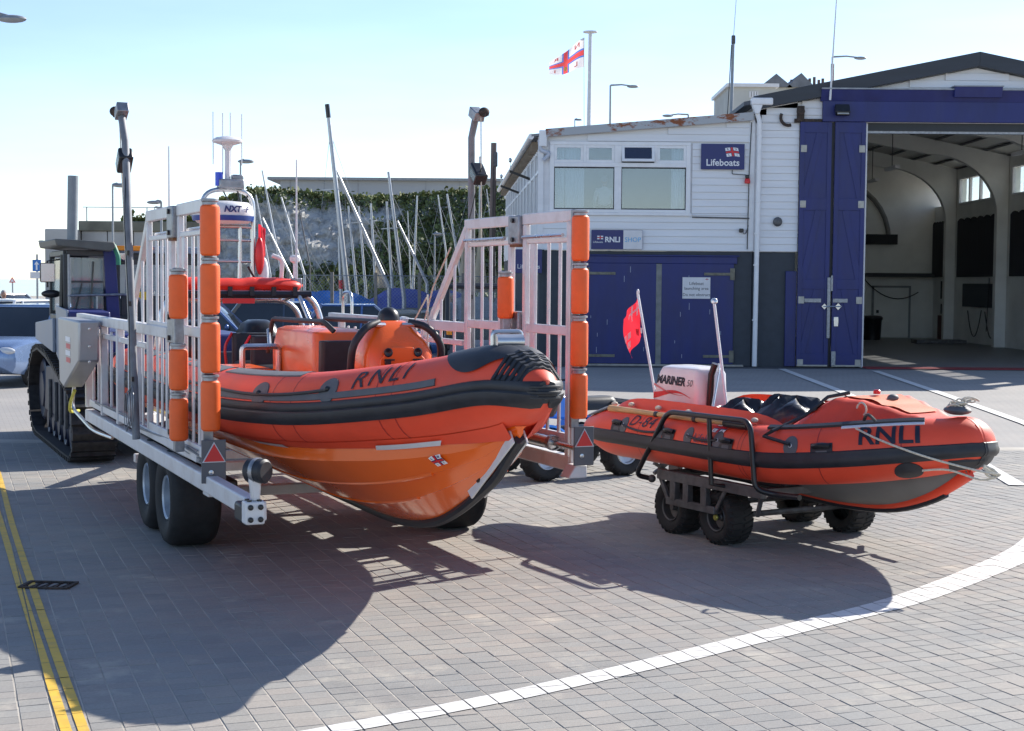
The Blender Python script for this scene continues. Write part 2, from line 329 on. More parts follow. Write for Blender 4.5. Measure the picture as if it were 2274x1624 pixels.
# painted lines follow the pavers they are painted on
def clip(poly, a, b):
    out = []; n = len(poly)
    def side(p): return (b[0]-a[0])*(p[1]-a[1])-(b[1]-a[1])*(p[0]-a[0])
    for k in range(n):
        p, q = poly[k], poly[(k+1) % n]; sp, sq = side(p), side(q)
        if sp >= 0: out.append(p)
        if (sp > 0) != (sq > 0) and abs(sp-sq) > 1e-12:
            t = sp/(sp-sq); out.append((p[0]+(q[0]-p[0])*t, p[1]+(q[1]-p[1])*t))
    return out
def painted(name, pts, wid, m, wear=.03, z=.0045, wid2=None):
    """strip of paint along ground points; on the near pavers it is cut at the joints"""
    mb = MB(); pts = [Vector((p[0], p[1])) for p in pts]; quads = []
    ns = []
    for k in range(len(pts)):
        t = (pts[min(k+1, len(pts)-1)]-pts[max(0, k-1)]).normalized(); ns.append(Vector((-t.y, t.x)))
    for k in range(len(pts)-1):
        a, b = pts[k], pts[k+1]; wf_ = lambda q: wid+((wid2 or wid)-wid)*q/(len(pts)-1); quads.append([a-ns[k]*wf_(k)/2, b-ns[k+1]*wf_(k+1)/2, b+ns[k+1]*wf_(k+1)/2, a+ns[k]*wf_(k)/2])
    rr = random.Random(len(pts))
    for q in quads:
        mx0, mx1 = min(p.x for p in q), max(p.x for p in q); my0, my1 = min(p.y for p in q), max(p.y for p in q)
        if my0 < NEAR_END-.2:
            for (i, j, off, c) in cells:
                if c.x < mx0-.2 or c.x > mx1+.2 or c.y < my0-.2 or c.y > my1+.2: continue
                if rr.random() < wear: continue
                poly = [tuple((lc(a, b)).to_2d()) for a, b in cell_rect(i, j, off)]
                for k in range(4): poly = clip(poly, q[k], q[(k+1) % 4]) if poly else poly
                if len(poly) > 2: mb.add([(p[0], p[1], z+ztop[(i, j)]) for p in poly], [tuple(range(len(poly)))])
        if my1 > NEAR_END:
            mb.add([(p.x, p.y, z+.006) for p in q], [(0, 1, 2, 3)])
    return tag(mb.build(name, m, ang=0, fix=False), kind='structure')
def dens(pts, k=6): return spline([tuple(p) for p in pts], k)
painted('white_line', dens([(-1.5, 6.45), (-.905, 6.80), (.01, 7.46), (.935, 8.25), (1.87, 9.11), (2.59, 9.78), (3.3, 10.63), (4.06, 11.66), (4.6, 12.6)]), .11, ROADWHITE, .015, wid2=.30)
painted('white_line', [(6.73, 37.0), (6.50, 29), (6.2, 24), (5.75, 19.2), (5.35, 15.6)], .19, ROADWHITE, .01)
painted('white_line', [(8.93, 36.5), (8.4, 29), (7.9, 22.8), (7.6, 20.0)], .19, ROADWHITE, .01)
def g2(x, y): p = gnd(x, y); return (p.x, p.y)
painted('yellow_line', dens([g2(196, 1660), g2(186, 1624), g2(130, 1470), g2(78, 1321), g2(27, 1165), g2(0, 1062), g2(-40, 930)], 3), .050, YELLOW, 0)
painted('yellow_line', dens([g2(158, 1660), g2(147, 1624), g2(98, 1470), g2(50, 1321), g2(3, 1165), g2(-40, 1020)], 3), .050, YELLOW, 0)
# drain gully
dg_ = empty('drain_grate', (-3.165, 10.09, 0), R(-4)); dg_.scale = (.86, .72, 1); tag(dg_, 'rusty cast iron drain grate on the double yellow line', 'drain grate')
IRON = mat('rusty iron', (.06, .048, .042), .8, .4, var=.5, scale=25, dirt=.7, dirtcol=(.22, .11, .06))
f = MB()
for sx, sy, w, d in ((0, -.14, .40, .03), (0, .14, .40, .03), (-.19, 0, .03, .26), (.19, 0, .03, .26)): f.box((sx, sy, .004), (w, d, .02))
f.build('frame', IRON, dg_)
for k in range(9):
    MB().beam((-.165+k*.041, -.12, .002), (-.155+k*.041+(.03 if k % 2 else -.02), .12, .002), .016, .014).build('bar', IRON, dg_)
MB().box((0, 0, -.008), (.36, .26, .004)).build('pit', BLACKR, dg_)
# beyond: paving too small to pick apart, tarmac, sea
def brick_ground(name, c1, c2, mort, ang, bw, bh):
    m = bpy.data.materials.new(name); m.use_nodes = True; N = m.node_tree.nodes; L = m.node_tree.links; b = N['Principled BSDF']
    geo = N.new('ShaderNodeNewGeometry'); mp = N.new('ShaderNodeMapping'); mp.inputs['Rotation'].default_value = (0, 0, -ang); L.new(geo.outputs['Position'], mp.inputs[0])
    br = N.new('ShaderNodeTexBrick'); br.inputs['Color1'].default_value = (*c1, 1); br.inputs['Color2'].default_value = (*c2, 1); br.inputs['Mortar'].default_value = (*mort, 1)
    br.inputs['Scale'].default_value = 1; br.inputs['Brick Width'].default_value = bw; br.inputs['Row Height'].default_value = bh; br.inputs['Mortar Size'].default_value = .004; L.new(mp.outputs[0], br.inputs['Vector'])
    nz = N.new('ShaderNodeTexNoise'); nz.inputs['Scale'].default_value = .6; nz.inputs['Detail'].default_value = 9; L.new(geo.outputs['Position'], nz.inputs['Vector'])
    rp = N.new('ShaderNodeValToRGB'); rp.color_ramp.elements[0].color = (.75, .76, .78, 1); rp.color_ramp.elements[1].color = (1.15, 1.12, 1.08, 1); L.new(nz.outputs[0], rp.inputs[0])
    mx = N.new('ShaderNodeMix'); mx.data_type = 'RGBA'; mx.blend_type = 'MULTIPLY'; mx.inputs[0].default_value = 1; L.new(br.outputs[0], mx.inputs[6]); L.new(rp.outputs[0], mx.inputs[7])
    L.new(mx.outputs[2], b.inputs['Base Color']); b.inputs['Roughness'].default_value = .85; return m
FARPAV = brick_ground('far paving', (.325, .315, .30), (.35, .33, .31), (.24, .22, .2), PANG, .150, .115)
tag(MB().add([(-16, NEAR_END-.1, -.004), (26, NEAR_END-.1, -.004), (26, 37.2, -.004), (-16, 37.2, -.004)], [(0, 1, 2, 3)]).build('forecourt', FARPAV, ang=0), kind='structure')
TARMAC = mat('tarmac', (.10, .10, .105), .9, var=.2, scale=1.5, bump=.15, bscale=90)
SHINGLE = mat('quay concrete', (.36, .33, .28), .9, var=.2, scale=.8)
tag(MB().add([(-400, -40, -.05), (400, -40, -.05), (400, 190, -.05), (-400, 190, -.05)], [(0, 1, 2, 3)]).build('ground', SHINGLE, ang=0), kind='structure')
tag(MB().add([(-16, 37.2, -.006), (26, 37.2, -.006), (26, 46.5, -.006), (-16, 46.5, -.006)], [(0, 1, 2, 3)]).build('car_park', TARMAC, ang=0), kind='structure')
SEA = mat('sea water', (.05, .10, .14), .12, var=.2, scale=.05, bump=.6, bscale=.6, stretch=(1, 4, 1))
tag(MB().add([(-30000, 188, -2.2), (30000, 188, -2.2), (30000, 40000, -2.2), (-30000, 40000, -2.2)], [(0, 1, 2, 3)]).build('sea', SEA, ang=0), kind='structure')
# ------------------------------------------------------------------ inflatable tube tools
class Tube:
    """side tube along a path of (x, y, z, r); outward side chosen by sgn; angle 0 = outward, 90 = up"""
    def __init__(s, path, sgn, k=6):
        s.p = spline(path, k); s.sgn = sgn; n = len(s.p); s.c = [Vector(q[:3]) for q in s.p]; s.r = [q[3] for q in s.p]; s.t = []; s.o = []; s.u = []; s.s = [0]
        for i in range(n):
            t = (s.c[min(n-1, i+1)]-s.c[max(0, i-1)]).normalized(); up = Vector((0, 0, 1)); up = (up-t*t.z).normalized(); o = t.cross(up) if sgn < 0 else up.cross(t)
            s.t.append(t); s.u.append(up); s.o.append(o.normalized())
            if i: s.s.append(s.s[-1]+(s.c[i]-s.c[i-1]).length)
    def at(s, d, a, off=0):
        """surface point at path length d, angle a (degrees)"""
        d = max(s.s[0], min(s.s[-1]-1e-5, d)); i = 0
        while i < len(s.s)-2 and s.s[i+1] < d: i += 1
        f = (d-s.s[i])/(s.s[i+1]-s.s[i]); L = lambda l: l[i].lerp(l[i+1], f)
        rr = s.r[i]*(1-f)+s.r[i+1]*f+off; a = R(a)
        return L(s.c)+(L(s.o).normalized()*math.cos(a)+L(s.u).normalized()*math.sin(a))*rr
    def d_of_y(s, y):
        return min(range(len(s.c)), key=lambda i: abs(s.c[i].y-y)), s.s[min(range(len(s.c)), key=lambda i: abs(s.c[i].y-y))]
    def surface(s, n=28, seams=()):
        rings = []
        for i in range(len(s.c)):
            k = 1.0
            rings.append([s.c[i]+(s.o[i]*math.cos(2*math.pi*j/n)+s.u[i]*math.sin(2*math.pi*j/n))*s.r[i]*k for j in range(n)])
        return MB().loft(rings)
    def strip(s, d0, d1, prof, step=.06, absr=0):
        """profile of (angle, offset) swept along the tube, closed towards the tube"""
        k = max(2, int((d1-d0)/step)); rings = []
        for i in range(k+1):
            d = d0+(d1-d0)*i/k; pr = [(math.degrees(math.asin(max(-.97, min(.97, absr*math.sin(R(a))/max(.01, (s.at(d, 0)-s.at(d, 180)).length/2))))) if absr else a, o) for a, o in prof]; rings.append([s.at(d, a, o) for a, o in pr]+[s.at(d, a, -.012) for a, o in reversed(pr)])
        return MB().loft(rings)
    def patch(s, d, a, ld, la, off=.008, n=20, thick=.014):
        """oval patch, half sizes ld (m along) and la (degrees)"""
        rim = [s.at(d+ld*math.cos(2*math.pi*j/n), a+la*math.sin(2*math.pi*j/n), off) for j in range(n)]
        mid = [s.at(d+ld*.55*math.cos(2*math.pi*j/n), a+la*.55*math.sin(2*math.pi*j/n), off+.003) for j in range(n)]
        low = [s.at(d+ld*1.03*math.cos(2*math.pi*j/n), a+la*1.03*math.sin(2*math.pi*j/n), off-thick) for j in range(n)]
        return MB().loft([low, rim, mid, [s.at(d, a, off+.004)]*n], cap=False)
    def quad(s, d, a, ld, la, off=.006, sk=0):
        k = 6; mb = MB()
        mb.grid(lambda u, v: s.at(d+ld*(2*u-1)+sk*(2*v-1), a+la*(2*v-1), off), k, k); return mb
    def text(s, name, body, size, d, a, m, parent, off=.005, slope=0, **kw):
        vs, fs = text_polys(body, size, cuts=8, **kw); i = min(range(len(s.s)), key=lambda q: abs(s.s[q]-d)); rr = s.r[i]
        return MB().add([s.at(d+q[0], a+math.degrees((q[1]+slope*q[0])/rr), off) for q in vs], fs).build(name, m, parent, ang=0, fix=False)
def emblem(name, fn, parent, w=1.0, h=.6, letters=True, plain=False):
    """white flag with a red cross edged in blue; fn(x, y, off) maps x,y in 0..1 to a point"""
    root = MB().grid(lambda u, v: fn(u, v, .0), 4, 4).build(name, WLETTER, parent, ang=0, fix=False)
    bl = MB(); rd = MB()
    for a, b, c, d in ((.38, 0, .62, 1), (0, .34, .38, .66), (.62, .34, 1, .66)):
        bl.grid(lambda u, v: fn(a+(c-a)*u, b+(d-b)*v, .0022), 3, 3)
    for a, b, c, d in ((.43, 0, .57, 1), (0, .41, .43, .59), (.57, .41, 1, .59)):
        rd.grid(lambda u, v: fn(a+(c-a)*u, b+(d-b)*v, .0044), 3, 3)
    bl.build('blue_border', NAVYS, root, ang=0, fix=False); rd.build('red_cross', RED, root, ang=0, fix=False)
    if letters:
        for ch, x, y in (('R', .19, .83), ('N', .81, .83), ('L', .19, .17), ('I', .81, .17)):
            vs, fs = text_polys(ch, 1, bold=.02); MB().add([fn(x+q[0]*.22, y+q[1]*.26, .003) for q in vs], fs).build('letter', RED if plain else NAVYS, root, ang=0, fix=False)
    return root
def wheel(name, parent, c, r, w, hub_r, ax=(1, 0, 0), side=-1, rim_m=None, lugs=0, dish=.35):
    """tyre with rounded shoulders, rim and hub; axis ax, visible face on `side`"""
    g = empty(name); g.parent = parent; g.location = c; ax = Vector(ax).normalized(); h = w/2
    prof = [(hub_r, -h*.72), (hub_r*1.1, -h*.86), (r*.80, -h), (r*.90, -h*.93), (r*.975, -h*.74), (r, -h*.5), (r, 0), (r, h*.5), (r*.975, h*.74), (r*.90, h*.93), (r*.80, h), (hub_r*1.1, h*.86), (hub_r, h*.72)]
    t = MB().lathe(prof, ax=ax, n=36)
    if lugs:
        ref = Vector((0, 0, 1)); fw = ax.cross(ref)
        for k in range(lugs):
            for sd in (-1, 1):
                a = 2*math.pi*(k+(.5 if sd > 0 else 0))/lugs; d = fw*math.cos(a)+ref*math.sin(a); tg = ax.cross(d)
                t.beam(d*(r*1.0)+ax*(sd*h*.12)+tg*.02*sd, d*(r*.985)+ax*(sd*h*.82)-tg*.06*r, r*.11, r*.055, up=d)
                t.beam(d*(r*.98)+ax*(sd*h*.82)-tg*.06*r, d*(r*.84)+ax*(sd*h*.99)-tg*.1*r, r*.10, r*.045, up=ax)
    t.build('tyre', TYRE, g, ang=50)
    rp = [(hub_r*1.02, side*h*.80), (hub_r*.98, side*h*.86), (hub_r*.9, side*h*.80), (hub_r*.86, side*h*(.8-dish)), (hub_r*.45, side*h*(.62-dish)), (hub_r*.4, side*h*(.72-dish)), (0.001, side*h*(.72-dish))]
    rm = MB().lathe(rp, ax=ax, n=28).build('rim', rim_m or STEEL, g, ang=35)
    hb = MB().lathe([(hub_r*.26, side*h*(.70-dish)), (hub_r*.26, side*h*(1.0-dish)), (hub_r*.18, side*h*(1.08-dish)), (.001, side*h*(1.08-dish))], ax=ax, n=14)
    ref = Vector((0, 0, 1)); fw = ax.cross(ref)
    for k in range(6):
        d = fw*math.cos(k*math.pi/3)+ref*math.sin(k*math.pi/3); hb.tube([d*hub_r*.34+ax*side*h*(.68-dish), d*hub_r*.34+ax*side*h*(.80-dish)], hub_r*.05, 6)
    hb.build('hub', DKSTEEL, g, ang=35)
    # sub-parts live at the third level, so hang them below the empty only
    return g
# ------------------------------------------------------------------ the large lifeboat (bow towards the camera)
A_O, A_R = (-.78, 10.87, 0), R(24)          # shared heading of lifeboat, launching trailer and tractor; local x right, y away, z up
boat = empty('rigid_inflatable_lifeboat', A_O, A_R)
tag(boat, 'large orange rigid inflatable lifeboat with black rubbing band sitting on the white trailer', 'lifeboat')
APATH = [(-1.02, 5.75, 1.16, .14), (-1.05, 5.4, 1.17, .225), (-1.07, 4.6, 1.175, .25), (-1.08, 3, 1.18, .25), (-1.08, 1.5, 1.185, .25), (-1.03, .7, 1.19, .25), (-.91, .1, 1.20, .25), (-.72, -.4, 1.225, .253), (-.48, -.9, 1.285, .258), (-.24, -1.4, 1.36, .265), (-.075, -1.8, 1.438, .265), (-.02, -1.98, 1.460, .245), (-.005, -2.11, 1.468, .21)]
TIP = [(-.002, -2.22, 1.470, .17), (0, -2.32, 1.470, .125), (0, -2.40, 1.470, .075), (0, -2.44, 1.470, .02)]
AT = {}
for sg in (-1, 1):
    path = [(x*(-sg), y, z, r) for x, y, z, r in APATH+TIP]
    T = Tube(path, sg); AT[sg] = T
    t_o = T.surface(32).build('side_tube', TUBE, boat, ang=60)
    D = T.s[-1]; dbow = D-.30
    # rubbing band: broad black moulding with a grey upper edge, following the tube to the stem
    prof = [(-27, .004), (-25, .022), (-17, .034), (-10, .040), (-4, .036), (-1, .022), (1, .028), (7, .030), (12, .024), (14, .006)]
    T.strip(.5, D-.01, prof, .04, .215).build('rubbing_band', BLACKR, boat, ang=35)
    T.strip(.9, D-.9, [(14.5, .003), (15, .010), (24, .010), (25, .003)]).build('band_edge', GREYR, boat, ang=35)
    # non-slip top strips
    d0 = 1.0
    for ln, gap in ((1.3, .12), (1.2, .1), (1.15, .1), (1.1, .1)):
        T.strip(d0, d0+ln, [(64, .002), (66, .007), (90, .008), (112, .007), (114, .002)]).build('top_pad', GREYR, boat, ang=35); d0 += ln+gap
    # seams
    for q in (1.9, 3.1, 4.35, 4.6, 5.9, 6.12, 6.95, 7.1):
        if q < D-.5: MB().loft([[T.at(q-.006+.012*k, a, .0012) for a in range(-180, 181, 12)] for k in (0, 1)], cap=False, closed=False).build('seam', mat('tube seam', (.45, .03, .02), .5), boat)
    # bow dodger: black rubber saddle on top of the bow
    def saddle(u, v, T=T, D=D):
        d = D-.90+.68*u; w = math.sin(math.pi*min(1, u*1.05+.02)*.5)**.8 if u < .55 else 1
        lo = 92-(92-24)*math.sin(math.pi*min(1, .08+u*.95))**.7
        return T.at(d, lo+(128-lo)*v, .012)
    MB().grid(saddle, 22, 12).build('bow_saddle', BLACKR, boat, ang=50, fix=False)
    for k in range(5):
        T.strip(D-.33+k*.042, D-.33+k*.042+.020, [(12, .010), (16, .022), (60, .026), (100, .026), (128, .02)], .02).build('bow_ridge', BLACKR, boat, ang=35)
    T.strip(D-.345, D-.12, [(11, .003), (13, .013), (60, .013), (100, .013), (128, .010)], .03).build('bow_strip', BLACKR, boat, ang=35)
MB().ell((0, -2.35, 1.462), (.105, .10, .078), 18, 12).build('nose_block', BLACKR, boat)
for z in (1.43, 1.462, 1.494): MB().tube([(.108*math.sin(t), -2.35-.103*math.cos(t)*(1-abs(z-1.462)*4), z) for t in [-1.5+i*.25 for i in range(13)]], .010, 6).build('nose_ridge', BLACKR, boat)
TN = AT[-1]; DN = TN.s[-1]
def dpx_y(T, y): return T.d_of_y(y)[1]
TN.text('lettering', 'RNLI', .21, dpx_y(TN, -1.05), 44, LETTER, boat, shear=.12, spacing=1.25, slope=.06)
for yq, a in ((-.02, 26), (-.62, 30)):
    TN.patch(dpx_y(TN, yq), a, .085, 21).build('line_patch', GREYR, boat, ang=50)
    MB().ell(TN.at(dpx_y(TN, yq), a, .015), (.02, .02, .02)).build('line_eye', BLACK, boat)
gl = [TN.at(d, 26+3*math.sin(d*3), .02) for d in [dpx_y(TN, 3)+(dpx_y(TN, -.62)-dpx_y(TN, 3))*i/60 for i in range(61)]]
MB().tube(gl, .011, 6).build('grab_line', BLACKR, boat)
# hull
ST = [(5.3, 1.0, .82, .99, .40), (4, 1.01, .82, .99, .36), (2.5, 1.01, .82, .99, .335), (1.2, 1.0, .82, .99, .33), (.4, .95, .825, 1.0, .33), (-.2, .81, .85, 1.02, .37), (-.7, .61, .89, 1.06, .46), (-1.1, .44, .94, 1.10, .60), (-1.45, .285, 1.0, 1.15, .76), (-1.7, .17, 1.06, 1.18, .89), (-1.9, .08, 1.13, 1.21, 1.05), (-2.05, .02, 1.19, 1.23, 1.16)]
def section(y, hb, ch, top, k):
    pts = []
    half = [(0, k), (.06*hb, k+.02*min(1, hb*2)), (.37*hb, k+(ch-k)*.34), (.41*hb, k+(ch-k)*.335), (.67*hb, k+(ch-k)*.645), (.71*hb, k+(ch-k)*.64), (hb, ch), (hb*1.0, ch+.02), (hb*.995, (ch+top)/2), (hb*.97+.02, top)]
    return [Vector((-x, y, z)) for x, z in reversed(half)]+[Vector((x, y, z)) for x, z in half[1:]]
stq = spline(ST, 5)
rings = [section(*q) for q in stq]
MB().loft(rings, cap=True, closed=False).build('hull', HULL, boat, ang=30)
MB().add(rings[0], [tuple(range(len(rings[0])))]).build('transom', HULL, boat, ang=0)
for sg in (-1, 1):
    for fx, fz, y1 in ((.40, .335, -.9), (.70, .64, -1.25)): MB().tube([(sg*q[1]*fx, q[0], q[4]+(q[2]-q[4])*fz) for q in stq if y1 < q[0] < 5], .014, 6).build('spray_rail', HULL, boat)
keel = [(0, q[0], q[4]-.012) for q in stq if q[0] < 4.6]
MB().tube(keel, [.035]*len(keel), 8).build('keel_band', BLACKR, boat)
# skirt of tube fabric between tube and hull, with reflective tape
def skirt(sg, T):
    def fn(u, v):
        q = stq[int(u*(len(stq)-1.01))]; hp = Vector((sg*(q[1]+.012), q[0], q[3]-.085)); tp = T.at(T.d_of_y(q[0])[1], -62, .004); return hp.lerp(tp, v)
    return MB().grid(fn, 54, 3)
for sg in (-1, 1): skirt(sg, AT[sg]).build('tube_skirt', TUBE, boat, ang=60)
def side_pt(y, w, off, sg=-1):
    """point on the hull side at length y, height w"""
    i = min(range(len(stq)), key=lambda k: abs(stq[k][0]-y)); j = min(len(stq)-1, i+1); a, b = stq[i], stq[j]
    f = 0 if i == j else (y-a[0])/(b[0]-a[0]); q = [p+(r-p)*f for p, r in zip(a, b)]
    hb, ch, top = q[1], q[2], q[3]
    if w > ch: x = hb*(1-.02*(w-ch)/(top-ch))
    else: x = hb*max(0, (w-q[4])/(ch-q[4]))
    slope = (a[1]-b[1])/(a[0]-b[0]) if i != j else 0
    n = Vector((sg, -slope, -.1 if w > ch else -.5)).normalized()
    return Vector((sg*x, y, w))+n*off
def skirt_pt(y, v, off):
    i = min(range(len(stq)-1), key=lambda k: abs((stq[k][0]+stq[k+1][0])/2-y)); a, b = stq[i], stq[i+1]; f = (y-a[0])/(b[0]-a[0]); q = [p+(r-p)*f for p, r in zip(a, b)]
    ds = [(abs(TN.c[k].y-y), k) for k in range(len(TN.c))]; k = min(ds)[1]; k2 = min(len(TN.c)-1, k+1) if TN.c[k].y > y else max(0, k-1); g = 0 if TN.c[k].y == TN.c[k2].y else (y-TN.c[k].y)/(TN.c[k2].y-TN.c[k].y); d = TN.s[k]+(TN.s[k2]-TN.s[k])*g
    hp = Vector((-(q[1]+.012), y, q[3]-.085)); tp = TN.at(d, -62, .004); return hp.lerp(tp, v)+Vector((-.7*off, -.7*off, -.2*off))
MB().grid(lambda u, v: skirt_pt(-.92-.55*u, -.12+.55*v+.1*u, .016), 10, 2).build('reflective_strip', REFL, boat, ang=0, fix=False)
MB().grid(lambda u, v: skirt_pt(.45-.45*u, -.1+.5*v, .016), 6, 2).build('reflective_strip', REFL, boat, ang=0, fix=False)
emblem('hull_emblem', lambda x, y, o: side_pt(-1.36-.10*x, .925+.055*y+.03*x, .02+o), boat)
# stem guard with its towing plates
sg_ = MB()
for x in (-.045, .045): sg_.prism([(-2.06, 1.13), (-2.0, 1.20), (-1.86, 1.17), (-1.42, .84), (-1.33, .745), (-1.40, .70)], (x-.007, 0, 0), (0, 1, 0), (0, 0, 1), (.014, 0, 0))
sg_.build('stem_plate', TRWHITE, boat, bevel=.004)
for y, z in ((-1.80, 1.06), (-1.52, .85)): MB().tube([(-.06, y, z), (.06, y, z)], .03, 10).build('stem_bolt', BLACK, boat)
# deck and stern
MB().prism([(-.98, 5.25), (.98, 5.25), (1.0, .6), (.72, -.3), (.3, -1.2), (0, -1.7), (-.3, -1.2), (-.72, -.3), (-1.0, .6)], (0, 0, 1.0), (1, 0, 0), (0, 1, 0), (0, 0, .03)).build('deck', GREYR, boat)
# forward console pod
def rrect(cx, cy, z, w, d, r=.08, n=5):
    out = []
    for k, (sx, sy) in enumerate(((1, 1), (-1, 1), (-1, -1), (1, -1))):
        for j in range(n+1):
            a = R(90*k+90*j/n); out.append(Vector((cx+sx*(w/2-r)+r*math.cos(a), cy+sy*(d/2-r)+r*math.sin(a), z)))
    return out
POD = mat('orange pod', (.86, .125, .010), .28, var=.05, scale=3, coat=.3)
CX, CY = -.02, .25
con = MB().loft([rrect(CX, CY+.04, 1.03, .42, .40), rrect(CX, CY+.03, 1.2, .47, .44, .1), rrect(CX, CY, 1.42, .53, .48, .11), rrect(CX, CY, 1.56, .54, .47, .11), rrect(CX, CY+.03, 1.66, .49, .42, .11), rrect(CX, CY+.07, 1.75, .36, .32, .1), rrect(CX, CY+.09, 1.80, .27, .25, .09), rrect(CX, CY+.09, 1.81, .2, .18, .06)]).build('console', POD, boat, ang=60, bevel=.01)
MB().prism([(-.24, -.20), (.24, -.20), (.22, .02), (.1, .13), (-.1, .13), (-.22, .02)], (CX, CY-.250, 1.52), (.8, 0, 0), (0, 0, .8), (0, .02, 0)).build('hatch', POD, con, bevel=.008)
for sx in (-1, 1):
    MB().lathe([(.030, 0), (.034, .006), (.026, .010), (.014, .004), (.001, .004)], (CX+sx*.115, CY-.252, 1.585), (0, -1, 0), 16).build('hatch_ring', BLACK, con)
    MB().box((CX+sx*.12, CY-.262, 1.515), (.045, .02, .035)).box((CX+sx*.11, CY-.268, 1.532), (.08, .012, .012)).build('latch', BLACK, con, bevel=.003)
    pts = rounded([(CX+sx*.12, CY-.04, 1.80), (CX+sx*.24, CY-.12, 1.77), (CX+sx*.35, CY-.14, 1.64), (CX+sx*.35, CY-.08, 1.42), (CX+sx*.27, CY, 1.30)], .1)
    MB().tube(pts, .028, 10).build('grab_rail', BLACKR, con)
    MB().tube([pts[0]-Vector((sx*.05, 0, .02)), pts[1]], .018, 8).build('rail_end', STEEL, con)
MB().lathe([(.085, 0), (.085, .04), (.07, .085), (.035, .115), (.001, .12)], (CX+.02, CY+.13, 1.79), n=18).build('compass_dome', BLACK, con)
# seat pod and seats
pod = MB().loft([rrect(-.02, 2.1, 1.03, .50, 1.30, .06), rrect(-.02, 2.08, 1.5, .52, 1.36, .08), rrect(-.02, 2.10, 1.68, .46, 1.26, .1), rrect(-.02, 2.10, 1.705, .36, 1.1, .1)]).build('seat_pod', POD, boat, ang=50, bevel=.012)
MB().loft([rrect(-.02, 1.36, 1.1, .46, .12, .04), rrect(-.02, 1.34, 1.62, .46, .12, .04)]).build('back_pad', BLACKR, pod, bevel=.01)
MB().loft([rrect(-.02, 1.12, 1.10, .44, .42, .06), rrect(-.02, 1.12, 1.26, .46, .42, .08), rrect(-.02, 1.12, 1.30, .38, .36, .08)]).build('seat', BLACKR, boat, ang=50)
MB().tube(rounded([(-.24, 3.0, 1.45), (-.24, 2.85, 1.76), (-.24, 1.25, 1.775), (-.18, 1.18, 1.70)], .08), .022, 8).build('side_rail', BLACKR, pod)
MB().tube(rounded([(.24, 3.0, 1.45), (.24, 2.85, 1.76), (.24, 1.25, 1.775), (.18, 1.18, 1.70)], .08), .022, 8).build('side_rail', BLACKR, pod)
MB().tube([(-.255, 2.93, 1.66), (-.30, 2.72, 1.52)], .018, 8).build('rail_end', STEEL, pod)
for y in (3.35, 4.1):
    s_ = MB().loft([rrect(-.05, y, 1.03, .42, .5, .05), rrect(-.05, y, 1.27, .44, .5, .08), rrect(-.05, y, 1.31, .36, .44, .08)]).build('seat', BLACKR, boat, ang=50)
    MB().loft([rrect(-.05, y+.26, 1.2, .40, .10, .04), rrect(-.05, y+.30, 1.58, .38, .10, .04)]).build('backrest', BLACKR, s_, bevel=.012)
    MB().tube(rounded([(-.30, y+.28, 1.25), (-.32, y+.29, 1.45), (-.24, y+.30, 1.58)], .08), .014, 8).build('arm_tube', RED, s_)
MB().box((-.56, 2.9, 1.30), (.5, .9, .06)).build('side_locker', POD, boat, bevel=.02)
fr = MB().tube(rounded([(-.62, 2.42, 1.02), (-.62, 2.42, 1.53), (-.30, 2.42, 1.53), (-.30, 2.42, 1.02)], .04), .026, 8).build('foot_frame', STEEL, boat)
MB().box((-.46, 2.42, 1.20), (.30, .16, .24)).build('radio_case', BLACK, boat, bevel=.02)
# outboards
for x in (-.36, .30):
    ob = MB().loft([rrect(x, 5.55, 1.02, .30, .44, .1), rrect(x, 5.52, 1.14, .38, .60, .14), rrect(x, 5.50, 1.36, .42, .66, .16), rrect(x, 5.50, 1.54, .40, .60, .16), rrect(x, 5.50, 1.64, .32, .46, .14), rrect(x, 5.50, 1.68, .18, .28, .08)]).build('outboard_engine', BLACK, boat, ang=60)
    MB().box((x, 5.58, .75), (.14, .22, .56)).box((x, 5.66, .46), (.05, .42, .05)).build('leg', BLACK, ob, bevel=.02)
# righting frame, bag and tower
frame = MB()
FY = 4.35
top = rounded([(-.98, FY, 1.35), (-.90, FY, 1.98), (.58, FY, 1.98), (.74, FY-.05, 1.35)], .22, 6)
frame.tube(top, .032, 10)
frame.tube(rounded([(-.9, FY+.55, 1.35), (-.84, FY+.5, 1.90), (.52, FY+.5, 1.90), (.70, FY+.5, 1.35)], .2, 6), .03, 10)
for x in (-.6, .0, .42): frame.tube([(x, FY, 1.98), (x, FY+.5, 1.90)], .02, 8)
frame.tube([(.42, FY, 1.98), (.62, FY-.5, 1.2)], .024, 8)
fro = frame.build('righting_frame', STEEL, boat, ang=50)
MB().tube([(-.80, FY-.005, 1.965), (.55, FY-.005, 1.965)], .04, 8).build('frame_sleeve', BLACKR, fro)
bagp = []
for i in range(26):
    x = -.86+1.36*i/25; e = min(1, min(i, 25-i)/2.0+.25); wv = .004*math.sin(i*1.3)+.006*math.sin(i*.45)
    bagp.append([Vector((x, FY+.15+math.cos(2*math.pi*j/14)*.19*e, 2.055+wv*e+math.sin(2*math.pi*j/14)*.075*e)) for j in range(14)])
bag = MB().loft(bagp).build('righting_bag', mat('red bag fabric', (.80, .035, .018), .5, var=.1, scale=5, bump=.25, bscale=6), boat, ang=60)
for k in range(6): MB().box((-.72+k*.22, FY-.045, 1.995), (.045, .012, .09)).build('strap', BLACKR, bag)
MB().box((-.2, FY-.06, 1.90), (.32, .02, .05)).build('flap', RED, bag)
TX, TY = -.105, 5.15
tw = MB()
arch = rounded([(TX-.26, TY, 2.0), (TX-.27, TY, 3.04), (TX+.27, TY, 3.04), (TX+.26, TY, 2.0)], .2, 7)
tw.tube(arch, .026, 10)
